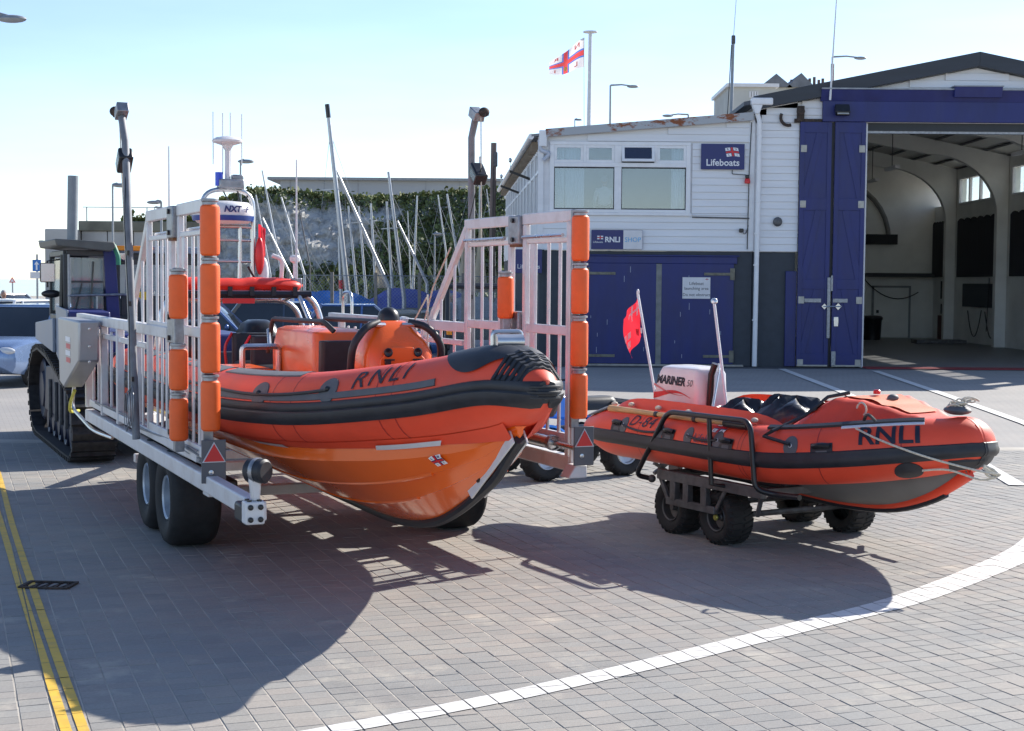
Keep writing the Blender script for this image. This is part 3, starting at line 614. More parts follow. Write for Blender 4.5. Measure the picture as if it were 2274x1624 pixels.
for z in (2.30, 2.52): tw.tube([(TX-.265, TY, z), (TX+.265, TY, z)], .016, 8)
tw.tube([(TX+.12, TY, 2.05), (TX+.13, TY, 2.66)], .02, 8); tw.tube([(TX-.12, TY+.06, 2.05), (TX-.12, TY+.06, 2.66)], .02, 8)
tw.tube([(TX-.27, TY, 2.66), (TX+.27, TY, 2.66)], .02, 8)
two = tw.build('aerial_tower', STEEL, boat, ang=50)
ra = MB().lathe([(.001, 2.68), (.26, 2.69), (.305, 2.73), (.315, 2.79), (.305, 2.86), (.26, 2.905), (.1, 2.92), (.001, 2.92)], (TX-.06, TY-.05, 0), n=32).build('radar_dome', WHITE, two, ang=45)
MB().lathe([(.306, 2.712), (.3145, 2.735), (.3185, 2.765)], (TX-.06, TY-.05, 0), n=32).build('radar_band', mat('blue band', (.02, .07, .3), .35), two)
for _t, _a in (('NXT', .08), ('F', .62)):
  _v, _ff = text_polys(_t, .085, shear=.2, bold=.004)
  MB().add([(TX-.06+.321*math.sin(q[0]/.32+_a), TY-.05-.321*math.cos(q[0]/.32+_a), 2.825+q[1]) for q in _v], _ff).build('lettering', NAVYS, two, ang=0, fix=False)
mast = MB().tube([(TX, TY, 3.04), (TX, TY, 3.52)], .028, 10).lathe([(.03, 3.45), (.06, 3.50), (.155, 3.53), (.16, 3.55), (.12, 3.58), (.001, 3.60)], (TX, TY, 0), n=20)
mast.build('beacon_mast', WHITE, two, ang=40)
MB().tube([(TX-.09, TY, 3.08), (TX-.09, TY, 3.22)], .04, 10).build('blue_light', mat('blue lens', (.01, .05, .6), .15), two)
MB().box((TX+.03, TY, 3.10), (.26, .16, .10)).box((TX+.10, TY, 3.17), (.12, .10, .06)).build('lamp_cluster', GALV, two, bevel=.015)
for dx, z0, z1 in ((-.15, 3.30, 3.84), (-.05, 3.2, 3.83), (.03, 3.2, 3.84), (.15, 3.30, 3.83)):
    MB().tube([(TX+dx, TY, z0), (TX+dx, TY, z1)], .006, 6).build('aerial_rod', WHITE, two)
MB().tube(sag((TX+.1, TY-.03, 3.02), (TX+.2, TY-.03, 2.98), .12), .01, 5).tube(sag((TX-.05, TY-.03, 3.02), (TX+.18, TY-.03, 2.93), .10), .008, 5).build('cable', BLACK, two)
for x, y, z0, z1, r in ((.42, 4.4, 2.12, 3.32, .010), (-.72, 5.1, 2.0, 3.46, .010)):
    MB().tube([(x, y, z0), (x, y, z1)], [r*1.3, r*.7], 8).build('whip_aerial', WHITE, boat)
MB().tube([(.43, 4.5, 2.0), (.43, 4.5, 2.30)], .018, 8).lathe([(.02, 2.28), (.05, 2.30), (.055, 2.34), (.04, 2.36), (.001, 2.365)], (.43, 4.5, 0), n=14).build('navigation_light', WHITE, boat)
MB().box((.43, 4.45, 2.06), (.10, .10, .14)).build('light_bracket', GALV, boat, bevel=.01)
MB().tube(rounded([(.30, 4.6, 1.9), (.33, 4.6, 2.32), (.22, 4.6, 2.36)], .1), .022, 8).build('vent_pipe', TRWHITE, boat)
# lifting gear at the tower: red and white bag, looped lines
MB().ell((TX+.33, TY-.03, 2.36), (.05, .05, .20)).build('throw_line_bag', RED, boat)
MB().ell((TX+.38, TY+.0, 2.18), (.055, .05, .17)).build('throw_line_bag', WHITE, boat)
MB().tube(sag((TX+.2, TY-.05, 2.25), (TX+.55, TY-.05, 2.15), .16), .012, 5).tube(sag((TX+.1, TY-.05, 2.1), (TX+.6, TY-.05, 2.05), .2), .01, 5).build('loose_line', BLACK, boat)
flag_ = MB().grid(lambda u, v: (TX+.36+.07*u+.01*math.sin(9*u), TY+.12+.02*math.sin(7*u+2*v), 2.40+.30*v-.05*u), 6, 6).build('small_flag', REDCLOTH, boat, ang=60)
# bow fittings on the saddle
MB().tube([(-.09, -1.86, 1.735), (.09, -1.86, 1.735)], .05, 14).build('fairlead_roller', STEEL, boat)
MB().tube(rounded([(-.1, -1.84, 1.68), (-.1, -1.84, 1.80), (.1, -1.84, 1.80), (.1, -1.84, 1.68)], .03), .012, 8).build('fairlead_frame', STEEL, boat)
# ------------------------------------------------------------------ launching trailer (carriage) under the large lifeboat
tr = empty('launching_trailer', A_O, A_R)
tag(tr, 'white steel launching trailer with tall barred side gates and orange rollers', 'trailer')
for sg in (-1, 1):
    n_ = 'chassis_rail'
    ch = MB().b2((sg*1.44-.045, -1.38 if sg < 0 else .12, .63), (sg*1.44+.045, 5.7, .75)); cr_ = ch.build(n_, TRWHITE, tr, bevel=.012)
    ch2 = MB().tube([(sg*1.37, .35, .835), (sg*1.37, 3.4, .835)], .05, 12).tube([(sg*1.37, 3.4, .835), (sg*1.37, 5.5, .835)], .03, 10); ch2.build('hydraulic_ram', STEEL, tr, ang=40)
    MB().tube([(sg*1.37, -.05, .835), (sg*1.37, .35, .835)], .022, 10).build('ram_rod', STEEL, tr)
    for y in (.35, 1.9, 3.4): MB().lathe([(.054, -.03), (.062, -.03), (.062, .03), (.054, .03)], (sg*1.37, y, .835), (0, 1, 0), 14).build('ram_collar', GALV, tr)
    for q in range(5):
        pts = [(sg*(1.43+.006*q)+.012*math.sin(y*3+q), y, .80+.016*q-.02*math.sin(y*1.7+q)) for y in [.3+i*.35 for i in range(15)]]; MB().tube(pts, .0075, 5).build('hose', mat('grey hose', (.30, .30, .31), .5, .3), tr)
# rear of the left rail: extension, end block, keel roller stand
eb = MB().b2((-1.55, -1.47, .625), (-1.43, -1.36, .765)).build('end_block', TRWHITE, tr, bevel=.012)
for dx in (-.05, .05):
    for dz in (-.05, .05):
        MB().lathe([(.017, 0), (.017, .012), (.013, .015), (.001, .015)], (-1.49+dx*.62, -1.47, .695+dz*.75), (0, -1, 0), 10).build('bolt', BLACK, eb)
        MB().lathe([(.015, 0), (.015, .010), (.001, .012)], (-1.49+dx*.62, -1.415+dz*.6, .765), (0, 0, 1), 10).build('bolt', BLACK, eb)
MB().b2((-1.54, -1.36, .61), (-1.45, -1.12, .73)).build('buffer', BLACKR, tr, bevel=.02)
rs = MB().prism([(-.04, 0), (.04, 0), (.05, .14), (.0, .24), (-.10, .26), (-.06, .14)], (-1.475, -1.38, .765), (.6, 0, 0), (0, 0, .72), (0, -.06, 0)).build('roller_bracket', TRWHITE, tr, bevel=.012)
rr_ = MB().lathe([(.001, -.07), (.06, -.07), (.075, -.055), (.075, .055), (.06, .07), (.001, .07)], (-1.46, -1.40, .945), Vector((.6, -.8, 0)), 20).build('hull_roller', BLACKR, tr, ang=40)
MB().lathe([(.078, -.015), (.081, -.01), (.081, .01), (.078, .015)], (-1.46, -1.40, .945), Vector((.6, -.8, 0)), 20).build('roller_ring', GALV, tr)
for y in (2.8, 4.6, 5.6): MB().b2((-1.0, y-.05, .18), (1.0, y+.05, .27)).build('cross_member', TRWHITE if y > 1.5 else DKSTEEL, tr, bevel=.01)
# wheels
for x, sd in ((-1.28, -1), (.98, 1)):
    for y in (1.52, 2.38):
        wheel('wheel', tr, (x, y, .385), .385, .40, .175, side=sd, rim_m=mat('pale blue rim', (.45, .50, .56), .4, .4, dirt=.35), dish=.62)
    MB().b2((x*.75-.08, 1.5, .36), (x*.75+.08, 2.4, .50)).build('bogie_beam', DKSTEEL, tr, bevel=.02)
# side fences and gates
def post(x, y, z0, z1, w=.04, d=.06, name='post', m=TRWHITE, par=None):
    return MB().b2((x-w/2, y-d/2, z0), (x+w/2, y+d/2, z1)).build(name, m, par or tr, bevel=.008)
def side(sg):
    X = sg*1.43
    # long low fence
    post(X, 3.9 if sg < 0 else 4.4, 1.645, 1.735, .08, 5.0 if sg < 0 else 4.2, 'top_rail')
    post(X, 3.0, .79, .86, .05, 5.2, 'bottom_rail')
    for y in ((5.8, 4.75, 3.8, 2.9) if sg < 0 else (6.1, 5.1, 4.2, 3.4)): post(X, y, .76, 1.645, .07, .07, 'post')
    for y in ((5.45, 5.1, 4.3, 3.3) if sg < 0 else (5.85, 5.6, 5.35, 4.9, 4.65, 4.0, 3.75)): post(X, y, .84, 1.60, .028, .03, 'bar')
    post(X, 4.2, 1.52, 1.57, .04, 3.6, 'upper_rail')
    # tall gate, two leaves joined at a hinge block
    zt = 2.64
    leaves = ((2.30, 1.32), (1.02, .19))
    for li, (y1, y0) in enumerate(leaves):
        post(X, (y0+y1)/2, zt-.06, zt+.03, .05, y1-y0+.07, 'gate_top_rail')
        post(X, y1, .80, zt-.06, .045, .065, 'gate_post'); post(X, y0, .68 if li else .80, zt-.06, .045, .065, 'gate_post')
        post(X, (y0+y1)/2, 1.69, 1.765, .035, y1-y0-.08, 'gate_mid_rail'); post(X, (y0+y1)/2, .84, .92, .04, y1-y0-.08, 'gate_bottom_rail')
        post(X-sg*.0, (y0+y1)/2, 2.42, 2.46, .03, y1-y0-.08, 'gate_upper_rail')
        ys = (1.96, 1.76, 1.57) if li == 0 else (.87, .58, .37)
        for k, y in enumerate(ys): post(X, y, .90, 2.42, .02 if li == 0 or k else .03, .04 if (li == 0 or k) else .09, 'gate_bar')
        MB().tube([(X-sg*.05, y0+.04, 2.475), (X-sg*.05, y1-.04, 2.475)], .016, 8).build('gate_pin', STEEL, tr)
        for y in (y0+.09, y1-.09):
            MB().lathe([(.022, 0), (.022, .02), (.001, .02)], (X, y, 2.60), (-1, 0, 0), 10).build('bolt', BLACK, tr)
    for z0, z1 in ((2.42, 2.66), (1.62, 1.86), (.9, 1.1)):
        hb_ = MB().b2((X-.055, 1.06, z0), (X+.055, 1.28, z1)).build('hinge_block', GALV, tr, bevel=.01)
        for zz in (z0+.04, z1-.04): MB().lathe([(.02, 0), (.02, .018), (.001, .018)], (X-.055, 1.17, zz), (-1, 0, 0), 8).build('bolt', BLACK, hb_)
        MB().b2((X-.045, 1.08, z0-.02), (X+.03, 1.26, z0)).build('hinge_pad', mat('rust', (.18, .08, .03), .8, var=.4, scale=20), hb_)
    # slanting brace from the gate down to the low fence
    MB().beam((X, 2.28, zt-.02), (X, 3.30, 1.66), .045, .08).build('brace', TRWHITE, tr, bevel=.008)
    for y in (2.62, 2.96): post(X, y, .84, 2.62-(y-2.28)*.95, .02, .04, 'gate_bar')
    # rollers on the end post, in two columns
    for y, xo, zs in ((.02, 0, ((2.27, 2.62), (1.865, 2.215), (1.46, 1.81), (1.055, 1.405))), (1.17 if sg > 0 else .62, -sg*.12 if sg > 0 else -.10, ((1.80, 2.15), (1.24, 1.57), (.82, 1.16)) if sg > 0 else ((1.82, 2.14), (1.30, 1.60), (.93, 1.24)))):
        rr = .068
        MB().b2((X+xo-.035, y-.035 if y > .5 else y+.06, zs[-1][0]-.08), (X+xo+.035, y+.035 if y > .5 else y+.10, zs[0][1]+.05)).build('roller_channel', GALV, tr, bevel=.006)
        for z0, z1 in zs:
            pf = [(.001, z0), (rr*.78, z0), (rr*.95, z0+.012), (rr, z0+.035), (rr, z1-.035), (rr*.95, z1-.012), (rr*.78, z1), (.001, z1)]
            ro = MB().lathe(pf, (X+xo, y, 0), n=24).build('roller', FENDER, tr, ang=35)
            MB().lathe([(.05, z1), (.05, z1+.02), (.062, z1+.025), (.062, z1+.04), (.03, z1+.045)], (X+xo, y, 0), n=14).build('roller_bush', GALV, ro)
    # rear marker plate with triangle
    pl = MB().b2((X-.085, -.08, .70), (X+.085, -.065, 1.0)).build('marker_plate', PLATEGREY, tr, bevel=.004)
    tri = [(-.082, 0), (.082, 0), (0, .142)]
    MB().prism(tri, (X, -.08, .845), (1, 0, 0), (0, 0, 1), (0, -.008, 0)).build('triangle_border', REFL, pl)
    MB().prism([(x*.86, y*.86+.007) for x, y in tri], (X, -.088, .845), (1, 0, 0), (0, 0, 1), (0, -.004, 0)).build('red_triangle', RED, pl)
    MB().lathe([(.016, 0), (.018, .006), (.001, .01)], (X-.02, -.08, .775), (0, -1, 0), 12).build('plate_lamp', STEEL, pl)
    MB().prism([(0, 0), (.16, 0), (.16, .1), (.06, .1)], (X-sg*.12, -.06, .60), (sg, 0, 0), (0, 0, 1), (0, .16, 0)).build('post_foot', TRWHITE, tr, bevel=.01)
    post(X, .115, .66, 2.66, .05, .03, 'roller_post')
side(-1); side(1)
POLEG = mat('dull galvanised pole', (.20, .21, .23), .6, .2, var=.2, scale=9)
# light poles with floodlights
def pole(base, bend, tip, sg):
    b, m, t = Vector(base), Vector(bend), Vector(tip)
    p = MB().tube([b, m, t], .032, 10).build('light_pole', POLEG, tr)
    MB().box(t+Vector((.0, -.02, .02)), (.10, .16, .09), Matrix.Rotation(R(25*sg), 3, 'X')).build('pole_head', GALV, p, bevel=.008)
    MB().ell(t+Vector((sg*.03, -sg*.12, .03)), (.05, .05, .045)).box(t+Vector((sg*.02, -sg*.17, .0)), (.03, .10, .02)).build('mooring_hook', IRON, p)
    q = m+Vector((0, -sg*.05, -.16)) if sg < 0 else m+Vector((0, -.16, -.34))
    fl = MB().box(q, (.12, .20, .12), Matrix.Rotation(R(40*sg), 3, 'X')).build('floodlight', BLACK, p, bevel=.015)
    MB().box(q+Vector((-.058, -.01, -.01)), (.006, .13, .06), Matrix.Rotation(R(40*sg), 3, 'X')).build('lamp_glass', GLASS, p)
    MB().tube(sag(q+Vector((0, -.08, .05)), b.lerp(m, .72)+Vector((-.04, -.05, 0)), .0)+[b.lerp(m, .4)+Vector((-.03, -.05, 0)), b.lerp(m, .1)+Vector((-.05, -.05, 0))], .005, 5).build('cable', BLACK, p)
    MB().tube([t+Vector((0, .09 if sg < 0 else -.12, -.02)), b+Vector((.02, .35 if sg < 0 else -.2, .5))], .006, 5).build('halyard', ROPE, p)
    for k in (.2, .45, .62): MB().box(b.lerp(m, k)+Vector((-.02, -.045, 0)), (.02, .03, .04)).build('cable_clip', BLACK, p)
pole((-1.56, 2.22, .78), (-1.56, 2.66, 3.27), (-1.56, 2.86, 3.52), -1)
pole((1.50, 2.36, .78), (1.50, 2.40, 3.42), (1.50, 2.30, 3.60), 1)
for k in range(4):      # coils of cable tied to the left pole
    MB().tube([(-1.63+.015*k, 2.28+.10*math.cos(a), 1.0+.16*math.sin(a)+.02*k) for a in [i*math.pi/8 for i in range(17)]], .004, 5).build('cable_coil', GALV, tr)
# stainless control cabinet hung on the left fence
cab = MB().prism([(4.55, 1.70), (6.10, 1.70), (6.02, 1.02), (5.70, .98), (4.60, 1.30)], (-1.70, 0, 0), (0, 1, 0), (0, 0, 1), (.20, 0, 0)).build('control_cabinet', mat('dull stainless', (.42, .42, .43), .42, .6, var=.1, scale=3), tr, bevel=.02)
for z in (1.62, 1.45, 1.3): MB().lathe([(.015, 0), (.015, .006), (.001, .008)], (-1.60, 4.552, z), (0, -1, 0), 8).build('rivet', STEEL, cab)
RDW = mat('faded red print', (.62, .12, .12), .5)
for k, z in enumerate((1.47, 1.40, 1.33, 1.26)): MB().b2((-1.703, 5.15, z), (-1.701, 5.50-.05*(k % 2), z+.05)).build('print_mark', RDW if k % 2 else WLETTER, cab)
MB().tube(rounded([(-1.52, 6.2, 1.0), (-1.54, 6.3, .72), (-1.45, 5.4, .55), (-1.3, 5.1, .5)], .2), .02, 8).build('drawbar_hose', STEEL, tr)
MB().tube(rounded([(-1.60, 5.62, .95), (-1.60, 5.95, .80), (-1.55, 6.4, .66), (-1.3, 7.3, .6)], .2), .018, 8).build('drawbar_hose', mat('yellow hose', (.6, .55, .08), .5), tr)
MB().beam((-.9, 5.6, .62), (0, 7.3, .62), .12, .12).beam((.9, 5.6, .62), (0, 7.3, .62), .12, .12).build('drawbar', TRWHITE, tr, bevel=.01)
MB().tube(rounded([(1.43, 6.05, 1.73), (1.43, 6.05, 1.98), (1.43, 5.72, 1.98), (1.43, 5.72, 1.73)], .12), .018, 8).build('rail_hoop', STEEL, tr)
# ropes on the right-hand brace
for pts in ([(1.40, 3.33, 1.72), (1.36, 3.0, 2.05), (1.36, 2.55, 2.42)], [(1.39, 3.25, 1.95), (1.36, 3.6, 1.66), (1.3, 3.9, 1.50)], [(1.38, 3.2, 1.98), (1.35, 3.1, 1.6), (1.34, 3.15, 1.35)]): MB().tube(pts, .008, 6).build('tie_rope', ROPE, tr)
MB().lathe([(.04, -.05), (.06, -.05), (.06, .05), (.04, .05)], (1.43, 4.0, 1.69), (0, 1, 0), 12).build('rail_collar', TRWHITE, tr)
# ------------------------------------------------------------------ the small inflatable lifeboat and its trolley
D_O, D_R = (2.16, 12.565, 0), R(30)
db = empty('inshore_inflatable', D_O, D_R)
tag(db, 'small orange inflatable lifeboat with white outboard on a low steel trolley', 'lifeboat')
DPATH = [(-.66, 1.72, .775, .03), (-.665, 1.66, .775, .10), (-.68, 1.45, .78, .165), (-.695, 1.2, .785, .215), (-.71, .8, .79, .22), (-.71, .0, .79, .22), (-.705, -.72, .79, .222), (-.67, -1.05, .80, .224), (-.56, -1.38, .835, .226), (-.40, -1.70, .88, .226), (-.235, -1.98, .925, .215), (-.11, -2.13, .95, .20), (-.03, -2.19, .965, .195), (.03, -2.20, .968, .195)]
DTB = {}
for sg in (-1, 1):
    T = Tube([(x*(-sg), y, z, r) for x, y, z, r in DPATH], sg); DTB[sg] = T
    T.surface(28).build('side_tube', TUBE, db, ang=60); D = T.s[-1]
    T.strip(.12, D, [(-22, .003), (-20, .014), (-13, .026), (-6, .026), (0, .015), (7, .013), (9, .003)]).build('rubbing_band', BLACKR, db, ang=35)
    for q in (1.15, 2.48, 2.52, 3.15, 3.75):
        MB().loft([[T.at(q-.004+.008*k, a, .001) for a in range(-180, 181, 12)] for k in (0, 1)], cap=False, closed=False).build('seam', mat('tube seam', (.45, .03, .02), .5), db)
TD = DTB[-1]; DD = TD.s[-1]
dy = lambda y: TD.d_of_y(y)[1]
TD.text('lettering', 'D-84', .155, dy(.60), 38, LETTER, db, shear=.25, spacing=1.1)
TD.text('lettering', 'RNLI', .205, dy(-1.84), 33, LETTER, db, spacing=1.0, slope=-.03, bold=.004)
FADED = mat('faded navy print', (.16, .05, .10), .6)
TD.text('lettering', 'Lifeboats', .10, dy(-.38), 20, FADED, db)
emblem('tube_emblem', lambda x, y, o: TD.at(dy(-.44)+.15*x+.03*y, 38+26*y, .005+o), db)
for yy, a in ((.92, 20), (.14, 18), (-.60, 16), (-1.45, 12)):      # moulded lifting handles
    g = TD.quad(dy(yy), a, .080, 13, .006).build('handle_patch', BLACKR, db, ang=40)
    MB().tube([TD.at(dy(yy)-.058+.0145*i, a+7, .010+.026*math.sin(math.pi*i/8)) for i in range(9)], .020, 8).build('grip', BLACK, g); TD.quad(dy(yy), a-5, .040, 4, .008).build('finger_recess', GREYR, g)
for yy, a, tilt in ((.76, 24, 0), (.30, 20, 0), (-.13, 22, 0), (-.56, 22, 0), (-1.20, 22, 0)):
    p = TD.patch(dy(yy), a, .055, 21, .005).build('line_patch', GREYR, db, ang=50)
    MB().lathe([(.010, 0), (.016, .004), (.014, .008)], TD.at(dy(yy), a, .006), TD.at(dy(yy), a, 1)-TD.at(dy(yy), a, 0), 10).build('eyelet', WLETTER, p)
def dline(y0, y1, a0, a1, s=6, m=BLACKR, r=.010, off=.015):
    n = 14; MB().tube([TD.at(dy(y0)+(dy(y1)-dy(y0))*i/n, a0+(a1-a0)*i/n-s*4*(i/n)*(1-i/n), off) for i in range(n+1)], r, 6).build('grab_line', m, db)
dline(.76, .30, 24, 20); dline(-.13, -.56, 22, 22, 5)
# stern white band and paddle blade end
TD.strip(.33, .37, [(-20, .003), (-10, .006), (60, .006), (130, .006), (140, .003)]).build('stern_stripe', REFL, db)
# forward flap edge: black hem with white line
TD.strip(dy(-.95), dy(-2.05), [(64, .003), (66, .016), (76, .020), (78, .006)]).build('canopy_hem', BLACKR, db, ang=35)
TD.strip(dy(-1.55), dy(-2.05), [(57, .004), (58, .008), (63, .008), (64, .004)]).build('white_edge', REFL, db)
TD.patch(dy(-1.93), -44, .095, 22, .006).build('towing_patch', BLACKR, db, ang=50)
DTB[1].patch(DTB[1].d_of_y(-2.2)[1]-.05, -30, .10, 24, .005).build('towing_patch', BLACKR, db, ang=50)
TD.strip(DD-.16, DD, [(-58, .003), (-55, .012), (-30, .014), (-26, .005)]).build('bow_patch', BLACKR, db)
# hull skin and keel
KST = [(1.25, .55, .60, .50), (.3, .56, .58, .43), (-.6, .54, .585, .38), (-1.1, .44, .62, .375), (-1.55, .30, .675, .42), (-1.95, .14, .74, .55), (-2.25, .02, .80, .72)]
krings = []
for y, hb, top, k in spline(KST, 4):
    half = [(0, k), (.3*hb, k+(top-k)*.22), (.7*hb, k+(top-k)*.55), (hb, top-.02), (hb*1.06, top+.02)]
    krings.append([Vector((-x, y, z)) for x, z in reversed(half)]+[Vector((x, y, z)) for x, z in half[1:]])
MB().loft(krings, cap=False, closed=False).build('hull_skin', mat('grey hull fabric', (.16, .16, .155), .45, var=.15, scale=3), db, ang=60)
kk = [(q[0], q[3]) for q in spline(KST, 4)]
MB().tube([(0, y, k-.012) for y, k in kk if y > -2.12], .028, 8).build('keel_band', BLACKR, db)
MB().tube([(.0, y, k+.035) for y, k in kk if y < .2], .05, 10).build('keel_stripe', TUBE, db)
MB().prism([(-.62, 1.2), (.62, 1.2), (.62, -.9), (.4, -1.5), (-.4, -1.5), (-.62, -.9)], (0, 0, .66), (1, 0, 0), (0, 1, 0), (0, 0, .03)).build('floor', TUBE, db)
MB().b2((-.5, 1.16, .60), (.5, 1.22, 1.02)).build('transom', BLACK, db, bevel=.01)
# inner splash boards
for sg in (-1, 1):
    T = DTB[sg]; MB().grid(lambda u, v: T.at(T.d_of_y(1.35)[1]+2.35*u, 96+10*v, .0)+Vector((0, 0, .10*v*(1-abs(2*u-1)**6))), 20, 2).build('splash_board', TUBE, db, ang=60)
# forward canopy (dodger)
def canopy(u, v):
    y = -.92-1.08*u; i = min(range(len(TD.c)), key=lambda k: abs(TD.c[k].y-y)); hw = abs(TD.c[i].x); zt = TD.c[i].z+.17
    ridge = [.03, .16, .235, .25, .24, .21, .175, .14, .10, .06, .03]; q = u*10; k = min(9, int(q)); rz = ridge[k]+(ridge[k+1]-ridge[k])*(q-k)
    s = 2*v-1; flat = min(1, (1-abs(s))*2.3); fold = .008*math.sin(17*u+9*v)*(1-flat)+.006*math.sin(31*u-5*v)
    return Vector((s*hw*1.0, y, zt+rz*flat+fold-.02*(abs(s) > .98)))
MB().grid(canopy, 26, 26).build('canopy', mat('orange canopy fabric', (.74, .06, .022), .55, var=.1, scale=5, bump=.3, bscale=7), db, ang=70)
MB().grid(lambda u, v: canopy(.20+.62*u, .30+.40*v)+Vector((0, 0, .012)), 14, 8).build('canopy_lid', mat('pale orange cover', (.85, .22, .10), .5, var=.08, scale=3), db, ang=60)
MB().grid(lambda u, v: canopy(.02+.17*u, .16+.68*v)+Vector((0, .01, .010)), 8, 16).build('canopy_mouth', BLACKR, db, ang=60)
MB().tube([canopy(.30, .32)+Vector((0, 0, .03)), canopy(.22, .22)+Vector((0, 0, .03)), canopy(.14, .12)+Vector((0, 0, .03)), TD.at(dy(-1.05), 50, .03), TD.at(dy(-.98), 38, .03), TD.at(dy(-1.20), 24, .02)], .014, 6).build('strap', BLACKR, db)
MB().lathe([(.028, 0), (.028, .025), (.02, .032), (.001, .032)], canopy(.36, .5)+Vector((0, 0, .02)), n=12).build('deck_light', RED, db)
MB().ell(canopy(.52, .5)+Vector((0, 0, .02)), (.05, .04, .03)).build('air_valve', GREYR, db)
MB().tube([canopy(.55, .16)+Vector((.0, 0, .02+.05*math.sin(t))) + Vector((0, .05*math.cos(t), 0)) for t in [i*math.pi/6 for i in range(13)]], .008, 5).build('rope_loop', ROPE, db)
MB().tube([TD.at(dy(-1.72), 62, .05+.05*math.sin(t*math.pi/10)) + Vector((0, -.012*t, .0)) for t in range(11)], .012, 6).build('deck_handle', BLACK, db)
MB().ell((0, -2.13, 1.205), (.09, .11, .035)).build('bow_pad', GREYR, db)
for k in range(5): MB().tube([(.02*k-.03+.04*math.cos(t+k), -2.12-.02*k+.05*math.sin(t+k*.5), 1.24+.012*k+.012*math.sin(2*t)) for t in [i*math.pi/8 for i in range(17)]], .006, 5).build('bow_rope', ROPE, db)
# painter hanging along the bow
pn = [TD.at(dy(-1.66), 50, .02), TD.at(dy(-1.80), 24, .03), TD.at(dy(-1.98), 0, .045), TD.at(dy(-2.12), -20, .05), Vector((-.10, -2.48, .80)), Vector((.02, -2.52, .78)), Vector((-.08, -2.44, .74)), TD.at(dy(-2.13), -42, .03), TD.at(dy(-2.0), -40, .015)]
MB().tube([Vector(q) for q in spline([tuple(p) for p in pn], 6)], .008, 6).build('painter', ROPE, db)
for k in range(3): MB().tube([(-.02+.05*math.cos(t+k), -2.47+.02*math.sin(t), .79+.03*math.sin(t)+.01*k) for t in [i*math.pi/6 for i in range(13)]], .009, 5).build('painter_coil', ROPE, db)
# black kit bags amidships
for (x, y, sx, sy, sz, h) in ((-.08, .20, .26, .20, .17, .95), (.05, -.32, .34, .28, .20, .97), (.1, -.05, .18, .14, .14, 1.02)):
    def blob(u, v, x=x, y=y, sx=sx, sy=sy, sz=sz, h=h):
        a = 2*math.pi*u; b = math.pi*(v-.5); w = 1+.10*math.sin(3*a+4*v*3)+.06*math.sin(7*a-3*v*5)
        return Vector((x+sx*w*math.cos(a)*math.cos(b), y+sy*w*math.sin(a)*math.cos(b), h+sz*w*math.sin(b)*.9+.03*math.sin(5*a)))
    MB().grid(blob, 22, 12).build('kit_bag', mat('shiny black cloth', (.014, .016, .022), .3, var=.3, scale=9, bump=.5, bscale=14), db, ang=70)
# outboard engine (white cowling)
ex = .0; OB = empty('outboard_engine'); OB.parent = db
WCOWL = mat('white cowling', (.74, .70, .69), .3, var=.04, coat=.3)
cw = MB().loft([rrect(ex, 1.08, 1.00, .36, .66, .05), rrect(ex, 1.08, 1.06, .37, .68, .05), rrect(ex, 1.06, 1.20, .36, .62, .05), rrect(ex, 1.04, 1.30, .35, .58, .05), rrect(ex, 1.04, 1.345, .32, .53, .05), rrect(ex, 1.03, 1.362, .24, .44, .05)]).build('cowling', WCOWL, OB, ang=35, bevel=.008)
MB().b2((ex-.20, .76, .965), (ex+.20, 1.42, 1.0)).build('cowl_base', BLACK, OB, bevel=.01)
MB().b2((ex-.15, .85, .86), (ex+.15, 1.3, .97)).build('engine_block', mat('dark red casing', (.25, .03, .02), .4), OB, bevel=.02)
MB().b2((ex-.07, 1.14, .46), (ex+.07, 1.34, .90)).b2((ex-.03, 1.12, .30), (ex+.03, 1.52, .34)).b2((ex-.03, 1.2, .28), (ex+.03, 1.36, .48)).build('drive_leg', DKSTEEL, OB, bevel=.015)
for k in range(3): MB().box((ex, 1.5, .38), (.03, .03, .2), Matrix.Rotation(R(120*k), 3, 'Y')).build('propeller_blade', DKSTEEL, OB)
def cowl_pt(x, z, off=.003):      # near side of the cowling, x towards the bow
    t = min(1, max(0, (z-1.06)/.24)); return Vector((ex-.187+.012*t-off, 1.08-x, z))
vs, fs = text_polys('MARINER', .102, shear=.25, bold=.005); MB().add([cowl_pt(q[0]-.05, 1.225+q[1]-.02*q[0]) for q in vs], fs).build('lettering', LETTER, OB, ang=0, fix=False)
vs, fs = text_polys('50', .085, shear=.25); MB().add([cowl_pt(q[0]+.235, 1.215+q[1]) for q in vs], fs).build('lettering', PLATEGREY, OB, ang=0, fix=False)
MB().grid(lambda u, v: cowl_pt(-.30+.56*u, 1.085+.05*math.sin(math.pi*(u*1.1-.25))-.025*u+(.055*(1-u)**1.2+.004)*(v), .003), 24, 3).build('red_swoosh', RED, OB, ang=0, fix=False)
MB().grid(lambda u, v: cowl_pt(-.30+.46*u, 1.16-.04*u*u-.05*math.sin(math.pi*u*.8)+(.02*(1-u)+.003)*v+.01, .003), 16, 2).build('red_swoosh', mat('pale red', (.6, .2, .2), .4), OB, ang=0, fix=False)
MB().tube([(ex-.05, .72, 1.02), (ex-.05, .70, 1.30), (ex-.04, .66, 1.40)], .03, 10).build('tiller', BLACK, OB)
MB().ell((ex, .74, 1.32), (.02, .03, .015)).build('cowl_latch', STEEL, OB)
